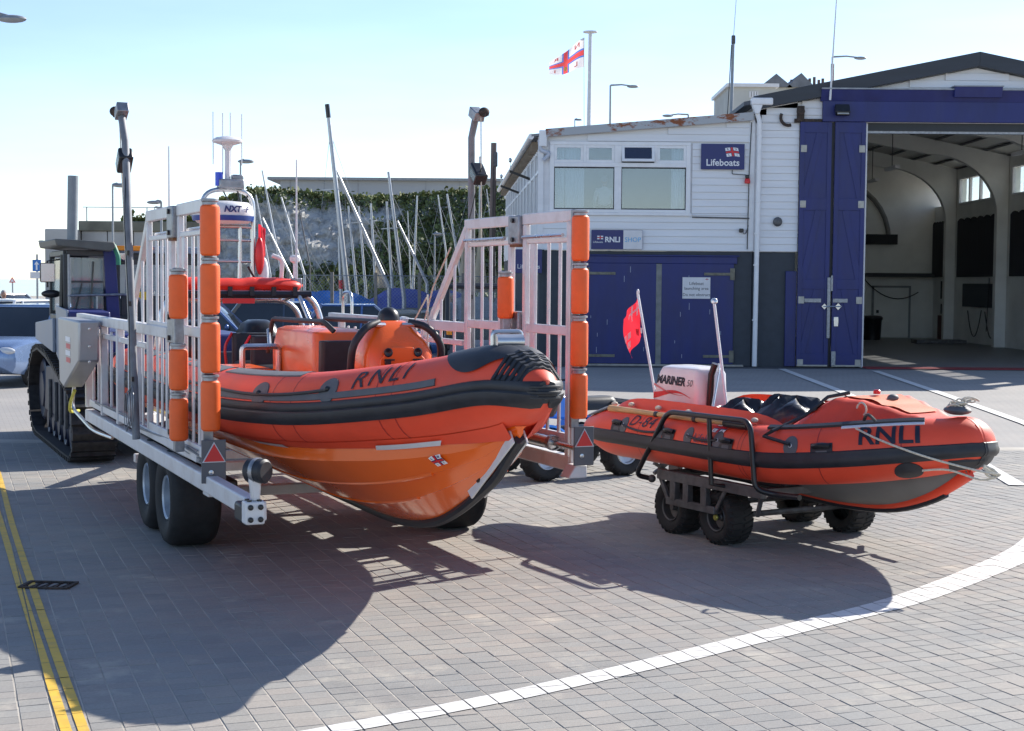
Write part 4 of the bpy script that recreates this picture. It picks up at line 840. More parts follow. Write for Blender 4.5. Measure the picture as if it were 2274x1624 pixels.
# stern light staff, ensign staff and red flag
MB().tube([(-.10, .40, .98), (-.03, .70, 1.93)], .013, 8).build('light_staff', WHITE, db)
MB().lathe([(.018, 0), (.03, .01), (.03, .03), (.02, .045), (.001, .05)], (-.03, .70, 1.93), n=12).build('staff_light', STEEL, db)
MB().tube([(-.20, .50, .95), (-.05, .60, 1.32), (-.02, .63, 1.40)], .012, 8).build('brace_staff', STEEL, db)
sa, sb = Vector((-.12, 1.42, .98)), Vector((-.10, 1.78, 2.0))
MB().tube([sa, sb], .013, 8).ell(sb+Vector((0, 0, .02)), (.014, .014, .03)).build('ensign_staff', WHITE, db)
def ens(u, v, off=0):
    hp = sb.lerp(sa, .02+.34*v); fall = Vector((-.02-.06*math.sin(2.2*u+v)*u, .23*u-.05*v*u, -.27*u*(1-.25*v)-.02)); w = .018*math.sin(9*u+5*v)
    return hp+fall*(.75+.35*v)+Vector((w-off, 0, 0))
fl = MB().grid(ens, 18, 14).build('ensign', REDCLOTH, db, ang=70)
WC = cloth('white cloth', (.78, .72, .74))
for a, b, c, d in ((.30, .02, .36, .42), (.05, .18, .62, .24), (.1, .05, .16, .38)): MB().grid(lambda u, v: ens(a+(c-a)*u, b+(d-b)*v, .004), 5, 5).build('ensign_stripe', WC, fl, ang=0, fix=False)
for a, b in ((.62, .50), (.80, .50), (.62, .74), (.80, .74)): MB().grid(lambda u, v: ens(a+.13*u, b+.17*v, .004), 4, 4).build('ensign_square', WC, fl, ang=0, fix=False)
MB().box(sb+Vector((-.02, -.06, -.34)), (.03, .05, .05)).build('staff_clip', WHITE, db)
MB().box((-.14, 1.34, .98), (.22, .26, .06), Matrix.Rotation(R(14), 3, 'X')).build('staff_base', BLACK, db, bevel=.02)
for k in range(6): MB().tube([Vector((-.2+.12*random.random(), .55-.25*random.random(), 1.0+.04*random.random())) for _ in range(4)], .009, 5).build('tangled_line', ROPE if k % 2 else BLACK, db)
# bow lines on the tube top: pale cord beads
for yy in (1.25, .95, .55, .1, -.75): MB().ell(TD.at(dy(yy), 88, .03), (.03, .03, .02)).build('lacing_bead', ROPE, db)
# paddle lying on the near tube: a thing of its own
pad = empty('paddle', D_O, D_R); tag(pad, 'pale wooden paddle with dark blade strapped along the small inflatable', 'paddle')
pA, pB = TD.at(dy(1.20), 62, .02), TD.at(dy(-.62), 58, .035)
MB().tube([pA.lerp(pB, t) for t in (.02, .2, .4, .7, 1)], [.030, .026, .021, .020, .020], 10).build('shaft', WOOD, pad)
bl = [TD.at(dy(1.62)+.42*t, 66+a, .012) for t, a in ((0, -4), (.1, -14), (.6, -17), (1, -6), (1, 8), (.6, 18), (.1, 15))]
MB().loft([bl, [q+Vector((-.005, 0, .014)) for q in bl]]).build('blade', GREYR, pad, bevel=.003)
MB().tube([pB+(pA-pB)*.06, pB-(pA-pB)*.10], .034, 10).build('grip', BLACK, pad)
for t in (.42, .72): MB().tube([pA.lerp(pB, t-.012), pA.lerp(pB, t+.012)], .026, 10).build('strap_band', BLACK, pad)
# trolley
tl = empty('boat_trolley', D_O, D_R); tag(tl, 'low grey steel trolley with four black wheels under the small inflatable', 'trolley')
for x, sd in ((-.66, -1), (.66, 1)):
    for y in (.31, -.31):
        wheel('wheel', tl, (x, y, .222), .222, .25, .115, side=sd, lugs=26, rim_m=mat('dark wheel rim', (.10, .10, .10), .5, .6), dish=.5)
    MB().lathe([(.02, 0), (.028, .02), (.02, .03), (.001, .03)], (x+sd*.085, -.31, .222), (sd, 0, 0), 10).build('hub_cap', BRASS, tl)
    X = sd*.80
    fr_ = MB()
    fr_.b2((X-.03, -.95, .455), (X+.03, .42, .54)); fr_.build('side_beam', DKSTEEL, tl, bevel=.006)
    MB().b2((X-.022, -.36, .255), (X+.022, .30, .315)).build('lower_beam', DKSTEEL, tl, bevel=.005)
    for y in (.20, .02, -.22): MB().b2((X-.028, y-.036, .30), (X+.028, y+.036, .49)).build('upright', DKSTEEL, tl, bevel=.005)
    MB().beam((X, .42, .50), (X, .28, .29), .03, .04).build('strut', DKSTEEL, tl, bevel=.004); MB().beam((X, -.36, .29), (X, -.48, .47), .02, .03).build('strut', DKSTEEL, tl, bevel=.004)
    MB().beam((X, -.93, .49), (X*.9, -.78, .30), .03, .04).build('strut', DKSTEEL, tl, bevel=.004)
    XH = sd*.93
    hoop = rounded([(X, .54, .44), (XH, .58, .47), (XH, .14, 1.05), (XH, -.93, 1.06), (XH, -1.0, .54), (X, -1.10, .51), (X, -1.36, .52)], .10, 5)
    ho = MB().tube(hoop, .022, 10).build('guard_hoop', BLACK, tl, ang=50)
    MB().tube([(XH, -.42, 1.05), (XH, -.46, .52), (X, -.5, .50)], .021, 10).build('hoop_post', BLACK, tl)
    MB().ell((X, .53, .44), (.035, .035, .035)).build('hoop_joint', DKSTEEL, tl)
for y in (.35, -.9): MB().b2((-.80, y-.03, .47), (.80, y+.03, .53)).build('cross_beam', DKSTEEL, tl, bevel=.006)
for x in (-.45, .45): MB().b2((x-.1, -.9, .50), (x+.1, .42, .57)).build('hull_bearer', BLACKR, tl, bevel=.02)
for y in (.31, -.31): MB().tube([(-.75, y, .222), (.75, y, .222)], .025, 8).build('axle', DKSTEEL, tl)
# ------------------------------------------------------------------ tracked launching tractor in front of the trailer
tk = empty('tracked_tractor', A_O, A_R)
tag(tk, 'navy and grey tracked launching tractor with tall exhaust coupled to the white trailer', 'tractor')
TRK = [(7.25, .05), (7.0, .16), (6.92, .36), (7.05, .58), (7.35, .78), (8.4, .99), (9.5, 1.16), (10.4, 1.20), (10.95, 1.13), (11.35, .92), (11.5, .62), (11.35, .30), (11.0, .08), (10.6, .035), (8.0, .035)]
def belt(x0, x1):
    mb = MB(); loop = [Vector((0, a, b)) for a, b in TRK]; n = len(loop)
    c = Vector((0, 9.2, .55)); inner = [p+(c-p).normalized()*.07 for p in loop]
    rings = [[q+Vector((x, 0, 0)) for q in (loop[i], inner[i])] for i in range(n) for x in (0,)]
    for i in range(n):
        j = (i+1) % n
        a, b, e, d = loop[i], loop[j], inner[j], inner[i]
        X0, X1 = Vector((x0, 0, 0)), Vector((x1, 0, 0))
        mb.add([a+X0, b+X0, b+X1, a+X1], [(0, 1, 2, 3)]); mb.add([d+X0, e+X0, e+X1, d+X1], [(3, 2, 1, 0)]); mb.add([a+X0, b+X0, e+X0, d+X0], [(0, 1, 2, 3)]); mb.add([a+X1, b+X1, e+X1, d+X1], [(3, 2, 1, 0)])
        seg = (b-a).length; k = max(1, int(seg/.13)); nn = Vector((0, (b-a).z, -(b-a).y)).normalized()
        if nn.dot(a-c) < 0: nn = -nn
        for q in range(k):
            p = a.lerp(b, (q+.5)/k); mb.beam(p+Vector((x0-.01, 0, 0))+nn*.02, p+Vector((x1+.01, 0, 0))+nn*.02, .05, .05, up=nn)
    return mb
TRKM = mat('track steel', (.035, .033, .034), .6, .4, var=.4, scale=16, dirt=.35, dirtcol=(.10, .08, .06))
DARKB = mat('dark blue steel', (.012, .016, .04), .45, var=.2, scale=6)
for x0, x1 in ((-1.45, -.97), (.80, 1.28)):
    t_ = belt(x0, x1).build('track', TRKM, tk, ang=30)
    for y, z, r in ((7.35, .40, .30), (8.05, .25, .20), (8.6, .25, .20), (9.15, .25, .20), (9.7, .25, .20), (10.25, .25, .20), (10.92, .60, .42), (9.2, .92, .12)):
        MB().lathe([(.001, -.10), (r*.55, -.10), (r*.62, -.06), (r*.9, -.09), (r, -.07), (r, .07), (.001, .07)], ((x0+x1)/2-.02, y, z), (1, 0, 0), 22).build('track_wheel', DARKB, t_)
    MB().prism([(7.4, .35), (10.6, .35), (10.4, .95), (9.4, 1.0), (7.7, .72)], (x0+.12, 0, 0), (0, 1, 0), (0, 0, 1), (.2, 0, 0)).build('track_frame', DARKB, t_, bevel=.02)
    for y in (7.7, 8.2, 8.7, 9.2, 9.8): MB().b2((x0+.08, y, .3), (x0+.12, y+.06, .8)).build('frame_rib', DKSTEEL, t_, bevel=.01)
MB().b2((-.95, 7.6, .45), (.78, 11.0, 1.45)).build('body', NAVY, tk, bevel=.03)
MB().b2((-.95, 7.45, .35), (.78, 7.62, 1.25)).build('rear_plate', DARKB, tk, bevel=.02)
TGREY = mat('tractor grey blue', (.21, .25, .32), .4, var=.08, scale=3, dirt=.1)
sb_ = MB().prism([(8.05, .98), (8.75, 1.18), (8.75, 1.78), (7.75, 1.74), (7.75, 1.08)], (-1.40, 0, 0), (0, 1, 0), (0, 0, 1), (.02, 0, 0)).build('side_panel', TGREY, tk, bevel=.008)
tb = MB().prism([(8.05, .99), (8.74, 1.18), (8.74, 1.75), (7.74, 1.72), (7.74, 1.08)], (-1.38, 0, 0), (0, 1, 0), (0, 0, 1), (.48, 0, 0)).build('fuel_tank', NAVY, tk, bevel=.02)
MB().b2((-1.2, 7.735, 1.36), (-.98, 7.738, 1.42)).build('plate', TGREY, tb)
flat_text('lettering', 'DLW  1', .07, (-1.12, 7.73, 1.14), (1, 0, 0), (0, 0, 1), WLETTER, tb)
for k in range(6): MB().beam((-1.42, 9.0+.24*k, 1.50), (-1.05, 9.0+.24*k, 1.22), .06, .06).build('step_rib', TGREY if k % 2 else DKSTEEL, tk)
MB().prism([(8.75, 1.2), (10.6, 1.3), (10.6, 1.52), (8.75, 1.62)], (-1.44, 0, 0), (0, 1, 0), (0, 0, 1), (.04, 0, 0)).build('mudguard', TGREY, tk, bevel=.01)
# cab
CF = mat('cab frame', (.045, .05, .055), .45, var=.2, scale=8)
def frame_box(x0, x1, y0, y1, z0, z1, t=.07, m=CF, parent=tk, name='cab_post'):
    for x in (x0, x1):
        for y in (y0, y1): MB().b2((x-t/2, y-t/2, z0), (x+t/2, y+t/2, z1)).build(name, m, parent, bevel=.01)
    for z in (z0, z1):
        for y in (y0, y1): MB().b2((x0, y-t/2, z-t/2), (x1, y+t/2, z+t/2)).build('cab_rail', m, parent, bevel=.01)
        for x in (x0, x1): MB().b2((x-t/2+.002, y0, z-t/2), (x+t/2-.002, y1, z+t/2)).build('cab_rail', m, parent, bevel=.01)
frame_box(-1.30, -.80, 8.55, 9.9, 1.62, 2.42)
MB().b2((-1.24, 8.535, 1.68), (-.86, 8.545, 2.36)).build('rear_window', GLASS, tk); MB().b2((-1.305, 8.6, 1.70), (-1.295, 9.85, 2.36)).build('side_window', GLASS, tk)
MB().b2((-1.2, 8.7, 1.65), (-.85, 8.9, 2.0)).build('seat_back', BLACKR, tk, bevel=.03)
MB().b2((-1.24, 8.52, 2.06), (-.86, 8.53, 2.085)).build('window_bar', CF, tk)
MB().tube([(-1.20, 8.515, 1.7), (-1.12, 8.515, 2.05)], .01, 6).tube([(-.98, 8.515, 2.32), (-1.02, 8.515, 1.72)], .012, 6).build('wiper', BLACK, tk)
MB().prism([(-.82, 1.60), (-.66, 1.60), (-.72, 2.46), (-.86, 2.46)], (0, 8.50, 0), (1, 0, 0), (0, 0, 1), (0, 1.3, 0)).build('cab_pillar', NAVY, tk, bevel=.01)
frame_box(-.66, .55, 8.75, 9.9, 1.62, 2.40)
MB().b2((-.56, 8.735, 1.92), (.5, 8.745, 2.28)).build('rear_window', GLASS, tk)
MB().b2((-.62, 8.72, 1.64), (.52, 8.74, 1.90)).build('cab_panel', CF, tk, bevel=.01)
MB().b2((-.62, 8.72, 2.29), (.52, 8.75, 2.42)).build('lamp_rail', CF, tk, bevel=.01)
visor = MB().prism([(-1.44, 2.50), (-.80, 2.44), (-.74, 2.50), (-.76, 2.56), (-1.46, 2.585)], (0, 8.30, 0), (1, 0, 0), (0, 0, 1), (0, 1.7, 0)).build('roof', mat('olive grey roof', (.10, .105, .10), .5, var=.2), tk, bevel=.015)
MB().b2((-.74, 8.6, 2.43), (.58, 9.95, 2.52)).build('roof', TGREY, tk, bevel=.02)
MB().b2((-.74, 8.55, 2.46), (-.25, 8.60, 2.52)).build('orange_light_bar', ORLAMP, tk, bevel=.01)
MB().lathe([(.085, 0), (.09, -.03), (.075, -.045), (.001, -.05)], (-.58, 8.68, 2.42), (0, 1, 0), 18).build('work_lamp', STEEL, tk)
MB().b2((-.50, 8.70, 1.85), (-.30, 8.72, 1.95)).build('number_plate', mat('plate yellow', (.8, .5, .02), .4), tk)
MB().tube(rounded([(-.82, 8.45, 2.50), (-.76, 8.4, 2.54), (-.70, 8.38, 2.38), (-.70, 8.38, 2.28)], .05), .03, 8).build('green_strap', mat('green strap', (.02, .20, .12), .5), tk)
MB().tube([(-1.14, 9.2, 2.5), (-1.12, 9.2, 3.40)], .065, 14).build('exhaust_stack', mat('grey exhaust', (.22, .24, .26), .5, .3), tk)
MB().tube(rounded([(-1.3, 8.45, 1.9), (-.6, 8.45, 1.92), (-.42, 8.45, 1.88), (-.40, 8.45, 1.5)], .1), .015, 8).tube([(-.95, 8.45, 1.9), (-.95, 8.45, 1.5)], .012, 6).tube([(-1.28, 8.45, 2.4), (-1.28, 8.45, 1.5)], .015, 8).build('handrail', GALV, tk)
MB().b2((-1.58, 8.75, 2.06), (-1.40, 8.80, 2.30)).build('mirror_head', BLACK, tk, bevel=.02); MB().b2((-1.57, 8.742, 2.07), (-1.41, 8.748, 2.29)).build('mirror_glass', STEEL, tk)
MB().tube([(-1.3, 8.8, 2.35), (-1.49, 8.78, 2.32), (-1.49, 8.78, 2.0)], .012, 6).build('mirror_arm', BLACK, tk)
MB().ell((-1.45, 8.75, 1.92), (.12, .05, .05)).build('air_horn', BLACK, tk)
MB().tube([(-1.35, 8.6, 1.7), (-1.33, 8.6, 2.4)], .03, 8).build('snorkel', BLACK, tk)
# ------------------------------------------------------------------ boathouse
FY_ = 38.0
bh = empty('boathouse', (11.7, FY_, 0)); bh_inv = Vector((-11.7, -FY_, 0))
tag(bh, 'white clapboard boathouse with dark gable edge, navy lintel and open folding doors', 'boathouse')
ax_ = empty('boathouse_annexe', (3.4, FY_, 0))
tag(ax_, 'white clapboard annexe with upper bay windows and rusty roof edge beside the boathouse', 'building')
def B(a, b, name, m, par, bevel=0, **k):
    off = Vector(par.location) if par.parent is None else Vector(par.parent.location) if par.parent.parent is None else Vector(par.parent.parent.location)
    return MB().b2(Vector(a)-off, Vector(b)-off).build(name, m, par, bevel=bevel, **k)
def Pm(mb, par):
    off = Vector(par.location) if par.parent is None else Vector(par.parent.location) if par.parent.parent is None else Vector(par.parent.parent.location)
    return mb.xf(Matrix.Translation(-off))
BOARD = mat('white clapboard', (.80, .80, .81), .5, var=.05, scale=2, dirt=.12, dirtcol=(.45, .42, .38), bump=.06, stretch=(.3, 1, 3))
UPVC = mat('white window frame', (.82, .82, .83), .35, var=.04, dirt=.08)
RUSTF = bpy.data.materials.new('rusty fascia'); RUSTF.use_nodes = True
_n = RUSTF.node_tree.nodes; _l = RUSTF.node_tree.links; _g = _n.new('ShaderNodeNewGeometry'); _mp = _n.new('ShaderNodeMapping'); _mp.inputs['Scale'].default_value = (.9, 1, 2.2); _l.new(_g.outputs['Position'], _mp.inputs[0])
_nz = _n.new('ShaderNodeTexNoise'); _nz.inputs['Scale'].default_value = 1.5; _nz.inputs['Detail'].default_value = 10; _nz.inputs['Roughness'].default_value = .72; _l.new(_mp.outputs[0], _nz.inputs['Vector'])
_cr2 = _n.new('ShaderNodeValToRGB'); _cr2.color_ramp.elements[0].position = .50; _cr2.color_ramp.elements[1].position = .55; _cr2.color_ramp.elements[0].color = (.42, .44, .46, 1); _cr2.color_ramp.elements[1].color = (.25, .075, .025, 1); _l.new(_nz.outputs[0], _cr2.inputs[0]); _l.new(_cr2.outputs[0], _n['Principled BSDF'].inputs['Base Color']); _n['Principled BSDF'].inputs['Roughness'].default_value = .7
def boards(x0, x1, z0, z1, par, topfn=None, h=.18, y=FY_, depth=.035):
    z = z0
    while z < z1-.02:
        zt = min(z+h, z1); xa, xb = x0, x1
        if topfn:
            r = topfn(zt)
            if r is None: break
            xa, xb = r
        if xb-xa > .05:
            mb = MB().prism([(-depth, 0), (-depth*.95, .012), (-.012, zt-z-.004), (.01, zt-z-.004), (.01, 0)], (xa, y, z), (0, 1, 0), (0, 0, 1), (xb-xa, 0, 0)); Pm(mb, par).build('board', BOARD, par, ang=20)
        z = zt
# ---- annexe front
AX0, AX1 = .70, 6.10
B((AX0, FY_+.02, 0), (AX1, FY_+.22, 2.93), 'lower_wall', DKGREY, ax_)
roofz = lambda x: 5.80+(x-.85)*(6.26-5.80)/(6.07-.85)
def WALLPIECE(x0, x1, z0, z1): B((x0, FY_+.02, z0), (x1, FY_+.2, z1), 'upper_wall', BOARD, ax_)
WX0, WX1, WZ0, WZ1 = .97, 4.44, 3.90, 5.67
WALLPIECE(AX0, AX1, 2.935, WZ0); WALLPIECE(AX0, WX0, WZ0, WZ1); WALLPIECE(WX1, AX1, WZ0, WZ1); WALLPIECE(AX0, AX1, WZ1, 5.84)
Pm(MB().prism([(AX0, 5.84), (AX1, 5.84), (AX1, 6.3), (AX0, 5.85)], (0, FY_+.02, 0), (1, 0, 0), (0, 0, 1), (0, .18, 0)), ax_).build('upper_wall', BOARD, ax_)
boards(AX0-.02, AX1-.12, 2.95, WZ0, ax_); boards(WX1+.10, AX1-.12, WZ0, WZ1, ax_)
boards(AX0-.02, AX1-.12, WZ1+.04, 6.2, ax_, lambda z: (max(AX0-.02, .85+(z-5.80)/.0881), AX1-.12) if z < 6.25 else None)
B((AX1-.12, FY_-.045, 2.95), (AX1+.02, FY_+.02, 6.27), 'corner_board', BOARD, ax_, .006)
B((AX0-.08, FY_-.05, 2.95), (AX0+.06, FY_+.02, 5.8), 'corner_board', BOARD, ax_, .006)
# window
wn_ = B((WX0-.09, FY_-.09, WZ0-.07), (WX1+.09, FY_-.02, WZ0), 'window', UPVC, ax_, .008)     # sill carries the window
def wb(x0, x1, z0, z1, name='frame', m=UPVC, y0=-.075, y1=.03): return B((x0, FY_+y0, z0), (x1, FY_+y1, z1), name, m, wn_, .008 if m is UPVC else 0)
wb(WX0-.05, WX1+.05, WZ1-.07, WZ1+.02); wb(WX0-.05, WX0+.06, WZ0, WZ1-.07); wb(WX1-.06, WX1+.05, WZ0, WZ1-.07); wb(WX0+.06, WX1-.06, WZ0+.001, WZ0+.08); wb(WX0+.06, WX1-.06, 5.05, 5.16, y0=-.082)
wb(2.56, 2.74, WZ0+.08, 5.05); wb(2.56, 2.74, 5.16, WZ1-.07); wb(1.77, 1.84, 5.16, WZ1-.07); wb(3.57, 3.64, 5.16, WZ1-.07)
PANE = pane_glass('window pane', (.70, .76, .80), .18)
for x0, x1 in ((WX0+.06, 2.56), (2.74, WX1-.06)): wb(x0, x1, WZ0+.08, 5.05, 'pane', PANE, -.02, -.012); wb(x0, x1, WZ0+.08, WZ0+.11, 'bead', BLACKR, -.03, -.021); wb(x0, x1, 5.02, 5.05, 'bead', BLACKR, -.03, -.021); wb(x0, x0+.02, WZ0+.11, 5.02, 'bead', BLACKR, -.03, -.021); wb(x1-.02, x1, WZ0+.11, 5.02, 'bead', BLACKR, -.03, -.021)
for k, (x0, x1) in enumerate(((WX0+.06, 1.77), (1.84, 2.56), (2.74, 3.57), (3.64, WX1-.06))):
    tilt = -.16 if k == 2 else 0
    s = MB()
    for a, b in (((x0, 5.16), (x1, 5.23)), ((x0, WZ1-.14), (x1, WZ1-.07)), ((x0, 5.23), (x0+.07, WZ1-.14)), ((x1-.07, 5.23), (x1, WZ1-.14))): s.b2((a[0], FY_-.06, a[1]), (b[0], FY_-.02, b[1]))
    p = MB().b2((x0+.07, FY_-.045, 5.23), (x1-.07, FY_-.038, WZ1-.14))
    if tilt:
        mtx = Matrix.Translation((0, FY_, WZ1-.07)) @ Matrix.Rotation(R(-16), 4, 'X') @ Matrix.Translation((0, -FY_, -(WZ1-.07))); s.xf(mtx); p.xf(mtx)
    so = Pm(s, wn_).build('casement', UPVC, wn_, bevel=.006); Pm(p, wn_).build('pane', glass('dark pane', (.03, .04, .08), .9, .05) if tilt else PANE, wn_)
# room behind
ROOM = mat('room wall', (.30, .33, .34), .9, var=.06)
B((.85, 40.6, 3.6), (6.0, 40.65, 5.9), 'room_wall', ROOM, ax_); B((.85, 38.3, 3.55), (6.0, 42, 3.6), 'room_floor', mat('room floor', (.2, .2, .2), .8), ax_); B((.85, 38.3, 5.75), (6.0, 42, 5.79), 'room_ceiling', ROOM, ax_)
CURT = mat('pale curtain', (.80, .81, .84), .9, var=.08, scale=3, stretch=(8, 8, .3))
for x0, x1 in ((1.02, 1.30), (1.32, 1.80), (4.02, 4.34)):
    mb = MB().grid(lambda u, v: (x0+(x1-x0)*u, FY_+.10+.02*math.sin(u*30), WZ0+.02+(WZ1-WZ0-.1)*v), 24, 1); Pm(mb, ax_).build('curtain', CURT, ax_, ang=60)
# double doors
B((1.80, FY_-.03, 2.62), (5.72, FY_+.02, 2.80), 'door_header', NAVY, ax_, .01); B((1.75, FY_-.06, 2.80), (5.77, FY_+.02, 2.84), 'door_drip', NAVY, ax_, .01)
for x0, x1, hx, sd in ((1.86, 3.66, 1.90, 1), (3.80, 5.64, 5.60, -1)):
    dr = B((x0, FY_-.025, .06), (x1, FY_+.018, 2.62), 'door', NAVY, ax_, .008)
    for z in (2.36, .26):
        B((min(hx, hx+sd*.72), FY_-.045, z-.035), (max(hx, hx+sd*.72), FY_-.026, z+.035), 'strap_hinge', mat('old hinge steel', (.20, .19, .15), .6, .5, var=.3, scale=12), dr, .004)
        B((hx-.06, FY_-.05, z-.15), (hx+.06, FY_-.027, z+.15), 'hinge_plate', MATS['old hinge steel'], dr, .004)
    for k in range(7):
        x = random.uniform(x0+.1, x1-.1); z = random.uniform(.2, 2.4); B((x, FY_-.0262, z), (x+.012, FY_-.0256, z+random.uniform(.04, .18)), 'paint_chip', mat('bare primer', (.4, .42, .48), .7), dr)
B((3.66, FY_-.03, .05), (3.80, FY_+.015, 2.61), 'centre_post', mat('grey post', (.22, .22, .21), .7, var=.2), ax_, .006)
B((1.7, FY_-.12, 0), (5.9, FY_+.015, .05), 'threshold', mat('pale concrete', (.38, .35, .31), .9, var=.2), ax_, .01)
# annexe roof, fascia, gutter and the long side wall
DX = -1.03/22      # the side wall drifts to the left going back
def sidex(y): return AX0+(y-FY_)*DX
rf = MB().add([(AX0-.25, FY_-.12, 5.86), (6.12, FY_-.12, 6.46), (6.12, 60, 6.46), (sidex(60)-.25, 60, 5.86), (AX0-.25, FY_-.12, 5.80), (6.12, FY_-.12, 6.40), (6.12, 60, 6.40), (sidex(60)-.25, 60, 5.80)], [(0, 1, 2, 3), (7, 6, 5, 4), (0, 4, 5, 1), (3, 7, 4, 0), (2, 6, 7, 3)])
Pm(rf, ax_).build('roof', mat('grey roof sheet', (.25, .26, .27), .7, var=.15), ax_)
Pm(MB().prism([(.82, 5.79), (6.06, 6.25), (6.06, 6.455), (.80, 5.99)], (0, FY_-.16, 0), (1, 0, 0), (0, 0, 1), (0, .04, 0)), ax_).build('rusty_fascia', RUSTF, ax_, bevel=.004)
sw = MB(); p0, p1 = Vector((AX0, FY_, 0)), Vector((sidex(60), 60, 0)); nrm = Vector((-1, DX, 0)).normalized(); tdir = (p1-p0).normalized()
def SW(s0, s1, z0, z1, name, m, o0=0, o1=.06, bevel=0, par=None):
    mb = MB().add([p0+tdir*s+nrm*o+Vector((0, 0, z)) for z in (z0, z1) for s, o in ((s0, o0), (s1, o0), (s1, o1), (s0, o1))], [(3, 2, 1, 0), (4, 5, 6, 7), (0, 1, 5, 4), (1, 2, 6, 5), (2, 3, 7, 6), (3, 0, 4, 7)])
    return Pm(mb, ax_).build(name, m, par or ax_, bevel=bevel)
SW(0, 22, 0, 2.95, 'side_lower_wall', DKGREY, -.1, .02); SW(0, 22, 2.95, 3.85, 'side_wall', BOARD, -.1, .03); SW(0, 22, 5.45, 5.85, 'side_wall', BOARD, -.1, .03); SW(3.2, 22, 3.85, 5.45, 'side_wall', mat('dim interior', (.2, .22, .23), .8), -.14, -.10)  # last sheet, behind the panes, is no wall: its grey paints in the rooms' dimness
for k in range(12):
    s0 = .25+k*1.75; wf = SW(s0-.10, s0+.06, 3.85, 5.45, 'window_post', UPVC, -.05, .06, .01)
    SW(s0+.06, s0+1.65, 4.92, 5.0, 'window_bar', UPVC, -.03, .04, .006, wf); SW(s0+.75, s0+.82, 3.85, 5.45, 'window_bar', UPVC, -.03, .045, .006, wf)
    SW(s0+.06, s0+1.65, 3.85, 5.45, 'pane', PANE, -.02, -.01, 0, wf)
    for q in range(3): SW(s0+.25+q*.58, s0+.30+q*.58, 5.52, 5.72, 'eaves_bracket', mat('weathered bracket', (.28, .22, .16), .8, var=.3), .03, .22)
gt = MB().tube([p0+nrm*.26+Vector((0, -.1, 5.80)), p1+nrm*.26+Vector((0, 0, 5.80))], .075, 10); Pm(gt, ax_).build('gutter', UPVC, ax_)
for s in (4.2, 10.6):      # projecting lamp brackets
    mb = MB().beam(p0+tdir*s+nrm*.03+Vector((0, 0, 5.02)), p0+tdir*s+nrm*.62+Vector((0, 0, 5.24)), .07, .07); Pm(mb, ax_).build('wall_arm', BLACK, ax_)
    mb = MB().tube([p0+tdir*s+nrm*.6+Vector((0, 0, 5.25)), p0+tdir*s+nrm*.6+Vector((0, 0, 5.5))], .012, 6).ell(p0+tdir*s+nrm*.6+Vector((0, 0, 5.55)), (.05, .05, .07)); Pm(mb, ax_).build('arm_lamp', STEEL, ax_)
Pm(MB().tube(rounded([(AX0-.05, FY_-.10, 5.72), (AX0-.02, FY_-.10, 5.45), (AX0+.22, FY_-.10, 5.38), (AX0+.06, FY_-.1, 5.2)], .08), .05, 10), ax_).build('gutter_bend', mat('grey gutter pipe', (.5, .53, .6), .4), ax_)
Pm(MB().b2((AX0-.06, FY_-.16, 5.55), (AX0+.14, FY_-.05, 5.96)), ax_).build('gutter_box', UPVC, ax_, bevel=.02)
# ---- main boathouse front
MX0, MX1, APX = 6.10, 17.34, 11.72
B((6.12, FY_+.03, 0), (7.2, FY_+.25, 2.93), 'lower_wall', DKGREY, bh); B((6.12, FY_+.03, 2.935), (7.2, FY_+.25, 6.9), 'upper_wall', BOARD, bh)
B((16.9, FY_+.03, 0), (17.3, FY_+.25, 6.8), 'upper_wall', BOARD, bh)
gable_lo = lambda x: 6.52+(1-abs(x-APX)/5.62)*1.12
boards(6.28, 7.24, 2.95, 6.22, bh); 
def gspan(z):
    q = (z-6.52)/1.12
    if q >= .98: return None
    w = (1-max(0, q))*5.62; return (max(6.28, APX-w), APX+w)
boards(6.28, 17.2, 6.22, 7.62, bh, gspan)
Pm(MB().prism([(6.1, 6.2), (17.34, 6.2), (17.34, 6.5), (APX, 7.62), (6.1, 6.5)], (0, FY_+.03, 0), (1, 0, 0), (0, 0, 1), (0, .2, 0)), bh).build('gable_wall', BOARD, bh)
GABLE = mat('dark slate fascia', (.035, .042, .055), .5, var=.15, scale=3, stretch=(.3, 1, 2))
for sg in (-1, 1):
    Pm(MB().prism([(APX, 7.64), (APX+sg*5.68, 6.50), (APX+sg*5.68, 6.84), (APX, 8.0)], (0, FY_-.22, 0), (1, 0, 0), (0, 0, 1), (0, .14, 0)), bh).build('gable_fascia', GABLE, bh, bevel=.008)
    Pm(MB().prism([(APX, 7.80), (APX+sg*5.9, 6.62), (APX+sg*5.9, 6.72), (APX, 7.94)], (0, FY_-.06, 0), (1, 0, 0), (0, 0, 1), (0, 22.3, 0)), bh).build('roof', mat('slate roof', (.09, .10, .12), .6, var=.2), bh)
    Pm(MB().prism([(APX, 7.74), (APX+sg*5.3, 6.60), (APX+sg*5.3, 6.64), (APX, 7.78)], (0, FY_+.3, 0), (1, 0, 0), (0, 0, 1), (0, 21.6, 0)), bh).build('ceiling', mat('ceiling paint', (.78, .78, .74), .8, var=.05), bh)
B((7.80, FY_-.16, 6.23), (17.0, FY_-.05, 6.78), 'lintel_beam', NAVY, bh, .01)
Pm(MB().prism([(-.30, 7.02), (-.05, 7.04), (-.05, 6.74), (-.17, 6.74)], (7.74, FY_, 0), (0, 1, 0), (0, 0, 1), (9.3, 0, 0)), bh).build('lintel_canopy', NAVY, bh, bevel=.008)
B((7.74, FY_-.31, 7.025), (17.0, FY_-.04, 7.06), 'canopy_flashing', mat('lead flashing', (.33, .35, .38), .6, .3, var=.2), bh)
